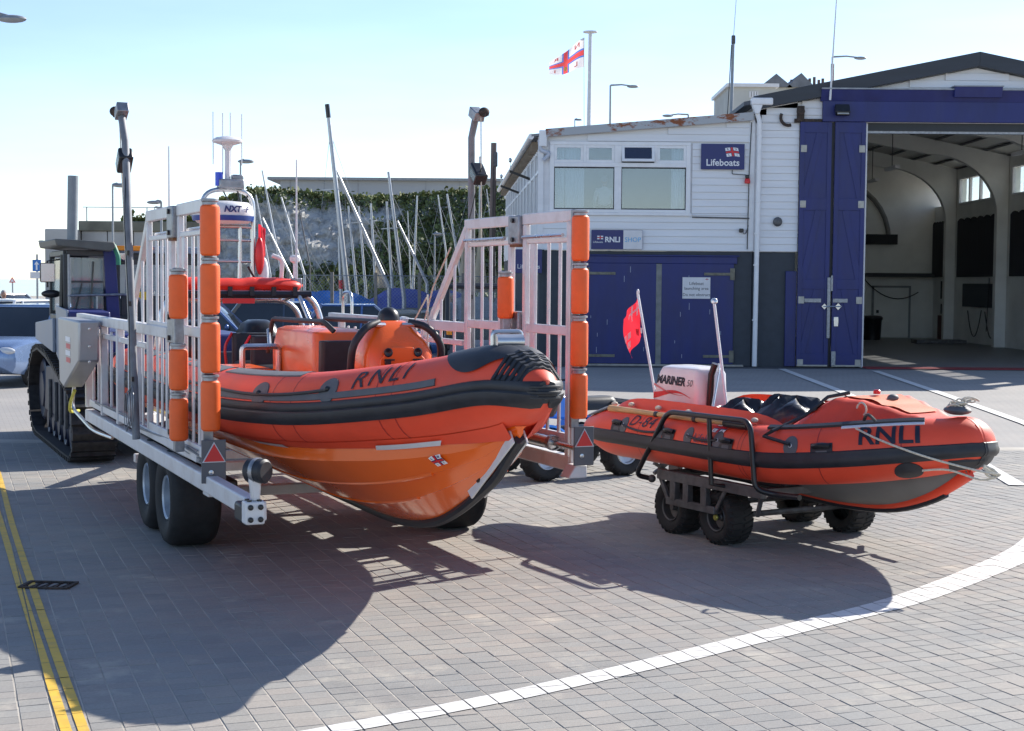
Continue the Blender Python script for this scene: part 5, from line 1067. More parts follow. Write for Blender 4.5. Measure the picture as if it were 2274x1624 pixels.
Pm(MB().prism([(-.40, 7.10), (-.06, 7.12), (-.06, 6.86), (-.33, 6.84)], (11.06, FY_, 0), (0, 1, 0), (0, 0, 1), (1.2, 0, 0)), bh).build('motor_box', NAVY, bh, bevel=.01)
B((11.04, FY_-.41, 7.10), (12.28, FY_-.05, 7.13), 'box_flashing', MATS['lead flashing'], bh)
# folding doors
def leaf(x0, x1, mirror, yo):
    d = B((x0, FY_-.10+yo, .03), (x1, FY_-.05+yo, 6.22), 'folding_door', NAVY, bh, .006)
    fx = lambda t: x0+(x1-x0)*t
    def pr(a, b, name='door_stile', m=NAVY, dep=.022): return B((min(a[0], b[0]), FY_-.10-dep+yo, a[1]), (max(a[0], b[0]), FY_-.1004+yo, b[1]), name, m, d, .004)
    pr((x0, .03), (fx(.14), 6.22)); pr((fx(.86), .03), (x1, 6.22))
    for z0, z1 in ((.03, .35), (2.0, 2.25), (4.0, 4.30), (5.95, 6.22)): pr((fx(.14), z0), (fx(.86), z1), 'door_rail', dep=.021)
    for z0, z1 in ((.35, 2.0), (2.25, 4.0), (4.30, 5.95)):
        a, b = (fx(.16), z0), (fx(.62), z1)
        if mirror: a, b = (fx(.84), z0), (fx(.38), z1)
        Pm(MB().beam((a[0], FY_-.108+yo, a[1]), (b[0], FY_-.108+yo, b[1]), .016, .16, up=(1, 0, 0)), d).build('door_brace', NAVY, d, bevel=.003)
    ZP = mat('zinc plate', (.40, .39, .36), .45, .5, var=.2, scale=8)
    for z in (5.55, 4.15, 1.72, .12):
        e = fx(.12) if not mirror else fx(.88); pr((e-.075, z-.09), (e+.075, z+.09), 'hinge_plate', ZP, .03)
    pr((fx(.22 if not mirror else .02), 1.66), (fx(.75 if not mirror else .50), 1.76), 'door_bolt', GALV, .045)
    B((x0+.01, FY_-.125+yo, .03), (x1-.01, FY_-.102+yo, .07), 'kick_strip', ZP, d)
    return d
l1 = leaf(7.25, 8.05, False, 0); l2 = leaf(8.13, 8.91, True, -.02)
B((8.00, FY_-.17, .75), (8.08, FY_-.125, 2.30), 'locking_bar', GALV, bh, .006); B((8.09, FY_-.16, 1.95), (8.14, FY_-.12, 2.35), 'locking_bar', GALV, bh, .006)
B((8.05, FY_-.06, .03), (8.13, FY_-.03, 6.22), 'door_seal', BLACKR, bh)
Pm(MB().tube([(7.9, FY_-.17, 1.56), (8.35, FY_-.17, 1.56)], .02, 8).box((7.93, FY_-.17, 1.56), (.10, .02, .10), Matrix.Rotation(R(45), 3, 'Y')).box((8.28, FY_-.17, 1.56), (.12, .02, .12), Matrix.Rotation(R(45), 3, 'Y')), bh).build('door_latch', STEEL, bh)
B((8.18, FY_-.15, 1.05), (8.30, FY_-.12, 1.30), 'pull_handle', STEEL, bh, .01); B((8.13, FY_-.17, .06), (8.24, FY_-.12, .42), 'floor_bolt', GALV, bh, .008)
B((6.96, FY_-.04, .02), (7.24, FY_+.03, 2.45), 'door_jamb', NAVY, bh, .008)
B((8.92, FY_-.04, 0), (8.97, FY_+.2, 6.2), 'opening_edge', UPVC, bh); B((8.97, FY_+.0, 6.02), (16.9, FY_+.2, 6.22), 'opening_head', mat('dark timber', (.04, .045, .05), .7), bh); B((8.97, FY_+.02, 5.96), (16.9, FY_+.18, 6.02), 'curtain_track', GALV, bh)
Pm(MB().tube([(6.95+.2*math.cos(t), FY_-.10, 6.33+.2*math.sin(t)) for t in [math.pi*.85+i*math.pi*.75/8 for i in range(9)]], .04, 8).b2((7.16, FY_-.14, 6.24), (7.34, FY_-.06, 6.62)).lathe([(.001, -.05), (.1, -.05), (.1, .05), (.001, .05)], (7.25, FY_-.12, 6.48), (0, 1, 0), 14), bh).build('track_hanger', IRON, bh)
B((7.1, FY_-.10, 6.20), (7.80, FY_-.05, 6.30), 'door_track', IRON, bh)
fl_ = MB().box((8.25, FY_-.34, 6.50), (.36, .16, .26), Matrix.Rotation(R(-35), 3, 'X')); fo_ = Pm(fl_, bh).build('floodlight', BLACK, bh, bevel=.02)
Pm(MB().box((8.25, FY_-.42, 6.46), (.29, .02, .19), Matrix.Rotation(R(-35), 3, 'X')), fo_).build('lamp_glass', mat('lamp reflector', (.6, .58, .5), .2, .4), fo_)
# hopper, downpipe, cable, alarm box
Pm(MB().b2((5.98, FY_-.30, 6.62), (6.52, FY_-.04, 6.80)), bh).build('hopper_gutter', UPVC, bh, bevel=.03)
Pm(MB().prism([(6.0, 6.62), (6.26, 6.62), (6.18, 6.40), (6.08, 6.40)], (0, FY_-.28, 0), (1, 0, 0), (0, 0, 1), (0, .2, 0)), bh).build('hopper_outlet', UPVC, bh, bevel=.01)
Pm(MB().tube(rounded([(6.13, FY_-.16, 6.45), (6.20, FY_-.16, 6.25), (6.21, FY_-.14, 5.9), (6.18, FY_-.14, 0.02)], .08), .062, 12), bh).build('downpipe', UPVC, bh)
for z in (5.9, 5.0, 4.2, 3.4, 2.6, 1.2): Pm(MB().lathe([(.066, -.02), (.074, -.02), (.074, .02), (.066, .02)], (6.185+.006*(z-3), FY_-.14, z), n=12), bh).build('pipe_collar', UPVC, bh)
Pm(MB().tube([(6.02, FY_-.06, 6.2), (5.98, FY_-.06, 5.0), (5.96, FY_-.06, 3.0)], .012, 6), ax_).build('wall_cable', BLACK, ax_)
Pm(MB().tube([(4.55, FY_-.06, 3.80), (6.0, FY_-.06, 3.78)], .018, 6), ax_).build('wall_conduit', DKSTEEL, ax_)
Pm(MB().box((5.93, FY_-.10, 4.83), (.10, .10, .10)), ax_).build('siren_base', BLACK, ax_, bevel=.02); Pm(MB().lathe([(.07, 4.66), (.075, 4.70), (.06, 4.78), (.001, 4.78)], (5.93, FY_-.11, 0), n=14).lathe([(.001, 4.655), (.07, 4.66)], (5.93, FY_-.11, 0), n=14), ax_).build('siren_lens', RED, ax_)
Pm(MB().tube(rounded([(5.55, FY_-.05, 5.0), (5.55, FY_-.05, 4.90), (5.9, FY_-.06, 4.88)], .03), .010, 5), ax_).build('siren_cable', BLACK, ax_)
Pm(MB().box((5.80, FY_-.09, 3.47), (.11, .08, .10)), ax_).build('camera_box', BLACK, ax_, bevel=.015); Pm(MB().tube(sag((5.84, FY_-.08, 3.44), (5.98, FY_-.06, 3.6), .12), .009, 5), ax_).build('camera_cable', BLACK, ax_)
Pm(MB().lathe([(.10, 0), (.12, .03), (.08, .06), (.04, .07), (.001, .07)], (6.72, FY_-.05, 3.70), (0, -1, 0), 14), bh).build('outside_tap_box', DKSTEEL, bh)
Pm(MB().tube([(7.95, FY_-.28, 6.75), (7.97, FY_-.28, 7.2), (8.12, FY_-.3, 10.6)], [.03, .025, .008], 8), bh).build('whip_aerial', WHITE, bh)
# ---- interior
INW = mat('interior pale paint', (.80, .80, .76), .8, var=.08, scale=1.2, dirt=.12, dirtcol=(.4, .4, .36))
INF = mat('interior floor', (.19, .195, .20), .45, var=.2, scale=1.2)
IW = 16.95
B((6.3, FY_+.3, -.0), (IW, 60, .012), 'floor', INF, bh)
B((6.2, 60, 0), (17.2, 60.2, 7.8), 'back_wall', INW, bh); B((6.2, FY_+.25, 0), (6.35, 60, 6.7), 'side_wall', INW, bh)
B((IW, FY_+.25, 0), (17.2, 60, 5.25), 'side_wall', INW, bh); B((IW, FY_+.25, 6.15), (17.2, 60, 6.7), 'side_wall', INW, bh)
RIBS = (57.2, 51.2, 45.2, 39.4)
for yb in RIBS: B((IW-.001, yb-.5, 5.25), (17.199, yb+.5, 6.15), 'side_wall', INW, bh)
for y0, y1 in ((39.9, 44.7), (45.7, 50.7), (51.7, 56.7)):
    w_ = B((IW-.06, y0, 5.19), (IW+.03, y1, 5.25), 'clerestory_window', UPVC, bh)
    B((IW-.05, y0, 6.13), (IW+.03, y1, 6.19), 'frame', UPVC, w_)
    n = 4
    for k in range(n+1):
        yy = y0+(y1-y0)*k/n; B((IW-.04, yy-.06, 5.25), (IW+.06, yy+.06, 6.13), 'frame', UPVC, w_)
    B((IW+.02, y0, 5.25), (IW+.03, y1, 6.15), 'pane', glass('frosted pane', (.7, .85, .82), .3, .3), w_)
for yb in RIBS:
    for sg in (-1, 1):
        E = IW-APX; arc = [(E-2.75+2.35*math.cos(a), 4.55+2.05*math.sin(a)) for a in [i*math.pi/2/12 for i in range(13)]]
        poly = [(E-.02, 0), (E-.02, 6.55), (0, 7.62), (0, 7.05)]+[(arc[-1][0], min(arc[-1][1], 6.75))]+list(reversed(arc))[1:]+[(E-.40, 0)]
        Pm(MB().prism([(APX+sg*x, z) for x, z in poly], (0, yb-.14, 0), (1, 0, 0), (0, 0, 1), (0, .28, 0)), bh).build('roof_rib', INW, bh, ang=30)
for k in range(6):
    x = APX+1.0+k*.85; z = 7.66-(x-APX)*.20; B((x-.05, FY_+.3, z-.06), (x+.05, 60, z), 'purlin', mat('grey purlin', (.16, .16, .17), .8), bh)
for y0, y1 in ((46.0, 50.6), (52.0, 56.6), (57.7, 59.9), (40.0, 44.8)):
    top_ = [(y0+(y1-y0)*i/24, 4.55+.10*abs(math.sin(math.pi*i/4))) for i in range(25)]
    Pm(MB().prism([(y0, 2.45)]+[(y1, 2.45)]+list(reversed(top_)), (IW-.10, 0, 0), (0, 1, 0), (0, 0, 1), (.05, 0, 0)), bh).build('dark_curtain', mat('dark curtain', (.03, .03, .038), .85, var=.3, scale=2, stretch=(1, 6, .3)), bh)
Pm(MB().tube([(13.0+2.1*math.cos(t), 59.95, 3.9+2.3*math.sin(t)) for t in [i*math.pi/16 for i in range(9)]]+[(13.0, 59.95, 6.2), (9.0, 59.95, 6.2)], .10, 8), bh).build('wall_arch', mat('arch moulding', (.22, .22, .21), .8), bh)
B((8.5, 59.7, 3.75), (15.4, 59.98, 4.15), 'dark_beam', mat('dark panel', (.02, .022, .025), .7), bh); B((13.6, 59.0, 2.45), (16.7, 59.98, 2.60), 'shelf', MATS['dark timber'], bh)
dr2 = B((14.55, 59.93, .02), (15.95, 59.98, 2.02), 'inner_door', INW, bh); 
for a, b in (((14.47, .02), (14.55, 2.1)), ((15.95, .02), (16.03, 2.1)), ((14.47, 2.02), (16.03, 2.1))): B((a[0], 59.90, a[1]), (b[0], 59.985, b[1]), 'frame', mat('door frame grey', (.26, .27, .27), .7), dr2)
B((14.65, 59.88, 1.0), (14.75, 59.93, 1.12), 'handle', BLACK, dr2)
nb = B((IW-.09, 52.4, 1.35), (IW-.03, 55.8, 2.20), 'notice_board', mat('slate board', (.03, .04, .055), .6), bh); B((IW-.05, 57.9, 1.6), (IW-.01, 58.8, 2.3), 'wall_cabinet', MATS['dark panel'], bh); B((IW-.06, 57.9, 1.0), (IW-.01, 58.7, 1.4), 'wall_cabinet', MATS['dark panel'], bh); B((IW-.14, 58.0, .02), (IW-.02, 58.8, .95), 'red_locker', mat('dull red', (.10, .02, .02), .6), bh)
B((IW-.06, 48.3, .9), (IW-.02, 50.6, 2.1), 'white_board', INW, bh)
hz = MB()
for y in (53.0, 55.0): Pm(MB().tube(sag((IW-.12, y, 1.2), (IW-.12, y-1.6, 1.25), .95, 14), .018, 6), bh).build('hose', BLACK, bh)
hz.tube([(IW-.12, 52.6, 2.4), (IW-.12, 52.8, .5)], .016, 6); Pm(hz, bh).build('hose', BLACK, bh)
Pm(MB().tube(sag((14.0, 59.8, 2.5), (16.3, 59.8, 1.85), .55, 14), .02, 6), bh).build('hose', BLACK, bh)
for x, y in ((13.2, 55), (12.4, 49), (14.6, 43)):
    Pm(MB().b2((x-.08, y-.7, 5.9), (x+.08, y+.7, 6.0)), bh).build('strip_light', UPVC, bh); Pm(MB().tube([(x, y, 6.0), (x, y, 7.2)], .015, 6), bh).build('light_rod', DKSTEEL, bh)
MB().lathe([(.34, 0), (.38, .75), (.42, .8), (.42, .86), (.36, .92), (.001, .95)], (13.9, 57.5, .012), n=18).build('storage_bin', BLACK)
tag(bpy.data.objects['storage_bin'], 'dark lidded bin on the floor inside the open boathouse', 'bin')
cr3 = MB().b2((14.6, 53.6, .012), (16.4, 54.4, .16)); tag(cr3.build('low_rack', DKSTEEL, bevel=.02), 'low dark metal rack on the boathouse floor beside the wall', 'rack')
tag(MB().b2((8.95, 37.4, .004), (13.5, 38.25, .018)).build('red_threshold', mat('red floor paint', (.28, .03, .04), .6, dirt=.3)), kind='structure')
# ---- signs
def sign(name, label, x0, x1, z0, z1, m=NAVYS, y=FY_-.10, cat='sign', dep=.04):
    r = empty(name, ((x0+x1)/2, y, z0)); tag(r, label, cat); MB().b2((-(x1-x0)/2, 0, 0), ((x1-x0)/2, dep, z1-z0)).build('panel', m, r, bevel=.004); return r
s1 = sign('station_sign', 'large navy sign with white lettering and small flag beside the upper window', 4.75, 5.85, 5.01, 5.655)
flat_text('lettering', 'Lifeboats', .235, (.0, 0, .165), (1, 0, 0), (0, 0, 1), WLETTER, s1, off=.006, bold=.004)
emblem('emblem', lambda x, y, o: Vector((.05+.33*x+.05*(1-y), -.006-o-.0, .315+.22*y+.02*math.sin(3*x))), s1)
s2 = sign('shop_sign', 'navy and white shop sign low on the clapboard under the window', 1.99, 3.29, 2.97, 3.46)
MB().b2((.165, -.003, .005), (.645, .0, .485)).build('white_panel', WHITE, s2)
flat_text('lettering', 'Lifeboats', .07, (-.48, 0, .18), (1, 0, 0), (0, 0, 1), WLETTER, s2, off=.006); flat_text('lettering', 'RNLI', .185, (-.11, 0, .24), (1, 0, 0), (0, 0, 1), WLETTER, s2, off=.006, bold=.006); flat_text('lettering', 'SHOP', .165, (.405, 0, .24), (1, 0, 0), (0, 0, 1), mat('sky blue print', (.12, .45, .75), .5), s2, off=.008)
emblem('emblem', lambda x, y, o: Vector((-.50+.15*x, -.006-o, .25+.09*y)), s2, letters=False)
s3 = sign('door_notice', 'white notice with dark lettering fixed to the navy double doors', 4.33, 5.04, 1.73, 2.275, WHITE, FY_-.045, dep=.012)
for tx, z, sz in (('Lifeboat', .385, .115), ('launching area', .26, .108), ('Do not obstruct', .10, .105)): flat_text('lettering', tx, sz, (0, 0, z), (1, 0, 0), (0, 0, 1), LETTER, s3, off=.003)
emblem('emblem', lambda x, y, o: Vector((.22+.09*x, -.004-o, .475+.045*y)), s3, letters=False)
s4 = sign('side_sign', 'small navy sign seen between the gate bars at the annexe corner', .06, .74, 2.35, 2.95, NAVYS, FY_-.25)
flat_text('lettering', 'Lifeboats', .16, (0, 0, .16), (1, 0, 0), (0, 0, 1), WLETTER, s4, off=.006)
# ------------------------------------------------------------------ beyond the forecourt
LAMPG = mat('lamp post grey', (.30, .32, .34), .5, .4)
# flagpole and flag
fp = empty('flagpole', (at(1305, 268, 62).x, 62, 0)); tag(fp, 'tall white flagpole with a round cap rising behind the annexe roof', 'flagpole')
ztop_ = at(1307, 75, 62).z
MB().tube([(0, 0, 0), (.06, 0, ztop_)], [.12, .075], 10).build('pole', WHITE, fp); MB().lathe([(.07, 0), (.30, .04), (.30, .08), (.001, .12)], (.06, 0, ztop_), n=14).build('cap', WHITE, fp); MB().tube([(-.12, -.1, 5), (-.2, -.1, ztop_-.2)], .012, 5).build('halyard', ROPE, fp)
F0 = Vector((at(1300, 84, 61.9).x, 61.9, 0)); fz1, fz0 = at(1300, 86, 61.9).z, at(1296, 152, 61.9).z
def flagpt(u, v, o=0):
    zt = fz1-(.75*u+.25*u*u); zb = fz0-.30*u; s = 1-.04*math.sin(4*u)
    return Vector((F0.x-.05-1.40*u*s, F0.y-.12*math.sin(7*u+2.5*v)*min(1, 3*u)+.1*u-o*4, zb+(zt-zb)*v+.05*math.sin(6*u+1)))
fg = empty('flag', F0); tag(fg, 'white flag with red cross edged blue flying from the tall flagpole', 'flag')
W2 = cloth('flag white', (.78, .75, .77)); R2 = cloth('flag red', (.80, .10, .10)); B2 = cloth('flag blue', (.10, .22, .62))
def fpatch(a, b, c, d, m, o, name): MB().grid(lambda u, v: flagpt(a+(c-a)*u, b+(d-b)*v, o)-F0, 14, 8).build(name, m, fg, ang=70, fix=False)
us = [0, .46, .50, .62, .66, 1]; vs_ = [0, .35, .41, .59, .65, 1]
for k in range(5):
    for q in range(5):
        c = R2 if (k == 2 or q == 2) else B2 if (k in (1, 3) or q in (1, 3)) else W2
        fpatch(us[k], vs_[q], us[k+1], vs_[q+1], c, 0, 'white_quarter' if c is W2 else 'red_cross' if c is R2 else 'blue_border')
for ch, x, y in (('R', .82, .84), ('N', .22, .84), ('L', .25, .17), ('I', .85, .17)):
    vs, fs = text_polys(ch, 1, bold=.02); MB().add([flagpt(x+q[0]*.22, y+q[1]*.24, .005)-F0 for q in vs], fs).build('letter', R2, fg, ang=0, fix=False)
MB().add([flagpt(.56+.045*math.cos(t), .22+.11*math.sin(t), .012)-F0 for t in [i*math.pi/5 for i in range(10)]], [tuple(range(10))]).build('crest', mat('flag gold', (.8, .5, .1), .7), fg, ang=0, fix=False)
def lamp_post(px, py0, py1, arm, Y, label, r=.07, head=1.0, base=None):
    p = at(px, py1, Y); top = at(px, py0, Y); e = empty('street_lamp', (p.x, Y, min(p.z, 0) if base is None else base)); tag(e, label, 'street lamp', 'street lamps'); o = Vector(e.location)
    MB().tube([Vector((p.x, Y, o.z))-o, Vector((top.x, Y, top.z))-o], [r, r*.6], 8).build('post', LAMPG, e)
    tip = at(px+arm, py0+(2 if abs(arm) > 30 else 1), Y); a = Vector((top.x, Y, top.z)); MB().tube([a-o, a.lerp(tip, .5)+Vector((0, 0, .06))-o, tip-o], [r*.6, r*.5, r*.45], 8).build('arm', LAMPG, e)
    MB().ell(tip-o+Vector((0, 0, -.02)), (.35*head, .18*head, .09*head)).build('lamp_head', LAMPG, e)
lamp_post(1355, 190, 275, 50, 85, 'street lamp with long arm to the right above the annexe roof', .09)
lamp_post(1528, 255, 262, -46, 95, 'street lamp whose arm points left just above the annexe roof', .09, base=0)
lamp_post(1276, 265, 300, 8, 130, 'tiny distant street lamp left of the flagpole base above the roof', .07)
lamp_post(1848, 127, 200, 62, 80, 'street lamp with long arm above the dark boathouse gable', .09)
lamp_post(250, 410, 495, 18, 60, 'pale slender street lamp left of the trailer light pole', .06)
lamp_post(534, 357, 470, 12, 62, 'slender street lamp right of the lifeboat aerial tower', .06)
lamp_post(358, 448, 500, -16, 70, 'short dark street lamp with flat head above the concrete wall', .09)
lamp_post(343, 460, 500, 10, 120, 'faint distant street lamp above the concrete wall', .05)
lamp_post(965, 518, 600, 6, 62, 'short round headed lamp in front of the ivy covered cliff', .05, .6)
lamp_post(-40, 38, 700, 66, 26, 'grey lamp head hanging in at the top left corner', .08, .75)
# aerial mast on the annexe roof, antennas
e = empty('aerial_mast', (at(1623, 250, 44).x, 44, 6.2)); tag(e, 'thin aerial mast with cable standing at the boathouse roof edge', 'aerial'); zt = at(1628, 85, 44).z-6.2; xt = at(1628, 85, 44).x-e.location.x
MB().tube([(-.02, 0, -.3), (xt, 0, zt)], [.05, .045], 8).build('mast', LAMPG, e); MB().tube([(xt, 0, zt), (xt+.08, 0, zt+1.4)], .012, 6).build('whip', WHITE, e); MB().box((xt, 0, zt-.05), (.11, .11, .25)).build('joint_box', DKSTEEL, e, bevel=.02); MB().tube([(xt-.06, -.05, zt-.2), (xt*.5-.1, -.05, zt*.5), (-.15, -.05, .1), (-.05, -.05, -.3)], .015, 6).build('cable', BLACK, e)
e = empty('roof_antenna', (at(1652, 250, 43.5).x, 43.5, 6.4)); tag(e, 'short dark antenna rod on a bracket beside the white gutter box', 'antenna')
MB().tube([(0, 0, -.1), (0, 0, .95)], .018, 6).build('rod', BLACK, e); MB().tube([(0, 0, .02), (.25, 0, .02)], .02, 6).tube([(0, 0, .30), (.25, 0, .30)], .02, 6).tube([(.25, 0, -.05), (.25, 0, .4)], .025, 6).build('bracket', BLACK, e)
# buildings behind the roof
def house(name, label, px0, px1, pytop, pybase, Y, m, roof=None, gab=0, cat='building', dep=8):
    a, b = at(px0, pytop, Y), at(px1, pytop, Y); r = empty(name, ((a.x+b.x)/2, Y, 0)); tag(r, label, cat); w = b.x-a.x; h = a.z
    MB().b2((-w/2, 0, 0), (w/2, dep, h)).build('wall', m, r)
    return r, w, h
PALE = mat('pale render', (.50, .50, .47), .85, var=.1, scale=.6)
h1, w, h = house('terrace_block', 'pale flat roofed block rising behind the boathouse gutter', 1618, 1722, 194, 260, 110, PALE)
MB().b2((-w/2-.2, -.3, h), (w/2+.2, 8.2, h+.25)).build('parapet', WHITE, h1)
for k in range(2): 
    wn2 = MB().b2((-w/2+1.5+k*2.9, -.06, h-.75), (-w/2+2.15+k*2.9, -.01, h-.3)).build('window', WHITE, h1)
    for q in range(3): MB().b2((-w/2+1.62+k*2.9+q*.2, -.08, h-.7), (-w/2+1.66+k*2.9+q*.2, -.06, h-.32)).build('window_bar', GREYR, wn2)
SLATE = mat('old slate', (.16, .17, .19), .7, var=.2, scale=1.5)
h2, w, h = house('gabled_house', 'slate gabled house with chimneys peeping over the dark boathouse gable', 1690, 1835, 188, 260, 130, PALE)
for gx, gw, gz in ((-w/2+1.2, 1.4, .75), (w/2-2.3, 1.2, .8)):
    MB().prism([(gx-gw, 0), (gx+gw, 0), (gx, gz*1.5)], (0, -.5, h-.25), (1, 0, 0), (0, 0, 1), (0, 6, 0)).build('roof', SLATE, h2)
BRK = mat('chimney brick', (.17, .12, .10), .9, var=.3, scale=3)
for k, dx in enumerate((.0, .38, .75, 1.15, 1.6, 2.0, 2.4, 2.75)): MB().tube([(.15+dx, 2, h-.3), (.15+dx, 2, h+.7+.12*(k % 3))], .13, 8).build('chimney_pot', BRK, h2)
MB().tube([(w/2+.9, 2, h-1), (w/2+.9, 2, h+2.1)], .16, 8).build('flue_pipe', mat('red brown flue', (.15, .05, .05), .6), h2)
# long pale wall and cliff
h3, w, h = house('clifftop_wall', 'long pale grey flat roofed building along the top of the cliff', 622, 1190, 399, 430, 150, mat('pale grey wall', (.42, .43, .44), .85, var=.05, scale=.2), dep=10)
MB().b2((-w/2-1.2, -.6, h-.05), (w/2+.6, 10, h+.22)).build('roof_edge', mat('roof edge grey', (.30, .31, .32), .7), h3)
for k in range(7): MB().b2((-w/2+3.4*k+1, -.04, h-2.3), (-w/2+3.4*k+1.03, -.0, h-.05)).build('panel_joint', mat('joint grey', (.3, .3, .31), .8), h3)
from mathutils import noise as mnoise
def cliff_pt(u, v):
    """u along (0..1, from px 380 to 1240), v up"""
    px = 380+860*u; base = at(px, 660, 118); topy = 436-10*math.sin(u*9)+(62*max(0, (.22-u)/.22)**1.2)
    top = at(px, topy, 128); p = base.lerp(top, v); p.z = base.z*(1-v)+top.z*v
    bulge = 2.2*math.sin(math.pi*v)+1.4*mnoise.noise(Vector((p.x*.35, p.z*.5, 1)))+.7*mnoise.noise(Vector((p.x*1.1, p.z*1.3, 4)))+.5*abs(mnoise.noise(Vector((p.x*2.3, p.z*1.6, 8))))+.3*mnoise.noise(Vector((p.x*4.1, p.z*4, 3)))
    return Vector((p.x, 118+10*v**.6-bulge, p.z))
CHALK = bpy.data.materials.new('chalk and soil'); CHALK.use_nodes = True
_n = CHALK.node_tree.nodes; _l = CHALK.node_tree.links; _g = _n.new('ShaderNodeNewGeometry'); _nz = _n.new('ShaderNodeTexNoise'); _nz.inputs['Scale'].default_value = .55; _nz.inputs['Detail'].default_value = 15; _nz.inputs['Roughness'].default_value = .78; _l.new(_g.outputs['Position'], _nz.inputs['Vector'])
_c = _n.new('ShaderNodeValToRGB'); e_ = _c.color_ramp.elements; e_[0].position = .22; e_[0].color = (.30, .28, .23, 1); e_[1].position = .60; e_[1].color = (.90, .89, .85, 1); q = e_.new(.38); q.color = (.76, .74, .69, 1); _l.new(_nz.outputs[0], _c.inputs[0])
_vo = _n.new('ShaderNodeTexVoronoi'); _vo.feature = 'DISTANCE_TO_EDGE'; _vo.inputs['Scale'].default_value = 1.1; _ad = _n.new('ShaderNodeVectorMath'); _ad.operation = 'MULTIPLY_ADD'; _ad.inputs[1].default_value = (1.6, 1.6, 1.6); _l.new(_nz.outputs['Color'], _ad.inputs[0]); _l.new(_g.outputs['Position'], _ad.inputs[2]); _l.new(_ad.outputs[0], _vo.inputs['Vector'])
_vr = _n.new('ShaderNodeValToRGB'); _vr.color_ramp.elements[0].position = .0; _vr.color_ramp.elements[0].color = (.30, .29, .27, 1); _vr.color_ramp.elements[1].position = .16; _vr.color_ramp.elements[1].color = (1, 1, 1, 1); _l.new(_vo.outputs['Distance'], _vr.inputs[0])
_mm = _n.new('ShaderNodeMix'); _mm.data_type = 'RGBA'; _mm.blend_type = 'MULTIPLY'; _mm.inputs[0].default_value = .4; _l.new(_c.outputs[0], _mm.inputs[6]); _l.new(_vr.outputs[0], _mm.inputs[7]); _l.new(_mm.outputs[2], _n['Principled BSDF'].inputs['Base Color']); _n['Principled BSDF'].inputs['Roughness'].default_value = .95
_b = _n.new('ShaderNodeBump'); _b.inputs['Strength'].default_value = 1; _b.inputs['Distance'].default_value = 1.2; _l.new(_nz.outputs[0], _b.inputs['Height']); _l.new(_b.outputs[0], _n['Principled BSDF'].inputs['Normal'])
cl = MB().grid(cliff_pt, 240, 70).build('cliff', CHALK, ang=60); cl['kind'] = 'structure'
def leafmat(name, c, var=.5):
    m = mat(name, c, .7, var=var, scale=.8, detail=9); return m
LEAF = leafmat('ivy leaves', (.095, .125, .045), .6); LEAF2 = leafmat('yellow green scrub', (.15, .17, .045))
def foliage(name, label, n, fn, m, sz, rnd):
    mb = MB()
    for _ in range(n):
        p = fn(rnd)
        if p is None: continue
        s = sz*rnd.uniform(.5, 1.4); a = Vector((rnd.gauss(0, 1), rnd.gauss(0, 1), rnd.gauss(0, 1))).normalized(); b = a.orthogonal().normalized(); c = a.cross(b); t = rnd.uniform(0, 6.28); u = b*math.cos(t)+c*math.sin(t); w = a.cross(u)
        mb.add([p-u*s, p+w*s*.6, p+u*s, p-w*s*.6], [(0, 1, 2, 3)])
    o = mb.build(name, m, ang=0, fix=False); tag(o, label, 'plants', kind='stuff'); return o
rv = random.Random(11)
def ivy(r):
    u, v = r.random(), r.random(); edge = .70-.62*v if v < .62 else .45     # chalk shows left of this line
    edge = .64-.50*(1-v) if v < .75 else .0
    n = mnoise.noise(Vector((u*9, v*5, 2)))*.12
    top = .90+.09*mnoise.noise(Vector((u*13, 3, 7)))-.10*(u > .6)
    if v > top: ok = u > .16 and r.random() < .8
    else: ok = u+n > (.36+.30*v) or (v < .30 and u+n > .30)
    if u > .93 and v < .0: ok = False
    if not ok: return None
    return cliff_pt(u, v)+Vector((r.gauss(0, .12), -abs(r.gauss(.35, .4)), r.gauss(.1, .25)))
foliage('ivy', 'dark green ivy and scrub hanging over the chalk cliff', 30000, ivy, LEAF, .19, rv)
foliage('scrub', 'yellow green scrub along the foot of the cliff', 4500, lambda r: (lambda u, v: cliff_pt(u, v)+Vector((0, -r.uniform(.4, 2.5), r.gauss(0, .2))))(r.uniform(.36, 1), abs(r.gauss(0, .09))), LEAF2, .30, rv)
foliage('cliff_grass', 'dry grass fringe along the cliff top', 3000, lambda r: cliff_pt(r.uniform(.12, 1), 1)+Vector((0, r.uniform(-.6, .8), abs(r.gauss(0, .22)))), LEAF2, .22, rv)
# concrete sea wall at the left
CONC = mat('stained concrete', (.42, .41, .39), .9, var=.18, scale=.5, dirt=.5, dirtcol=(.22, .21, .18))
e = empty('concrete_wall', (at(300, 560, 74).x, 74, 0)); tag(e, 'weathered concrete retaining wall behind the tractor', 'wall'); x0, x1 = at(180, 492, 74).x-e.location.x, at(470, 492, 74).x-e.location.x; zt = at(300, 492, 74).z
for k in range(5): MB().b2((x0+(x1-x0)*k/5+.02, 0, 0), (x0+(x1-x0)*(k+1)/5-.02, .6, zt-.5)).build('wall_panel', CONC, e, bevel=.03)
MB().b2((x0-.1, -.15, zt-.5), (x1+.1, .8, zt)).build('coping', mat('mossy coping', (.17, .165, .13), .95, var=.35, scale=1.2), e, bevel=.05)
MB().b2((x0-1.35, -1.5, 0), (x0-.05, .6, zt-.45)).build('end_block', CONC, e, bevel=.05)
for x in (x0+.2, x0+3.2): MB().tube([(x, .3, zt), (x, .3, zt+.7)], .03, 6).build('rail_post', LAMPG, e)
MB().tube([(x0, .3, zt+.7), (x1, .3, zt+.7)], .02, 6).build('rail', LAMPG, e)
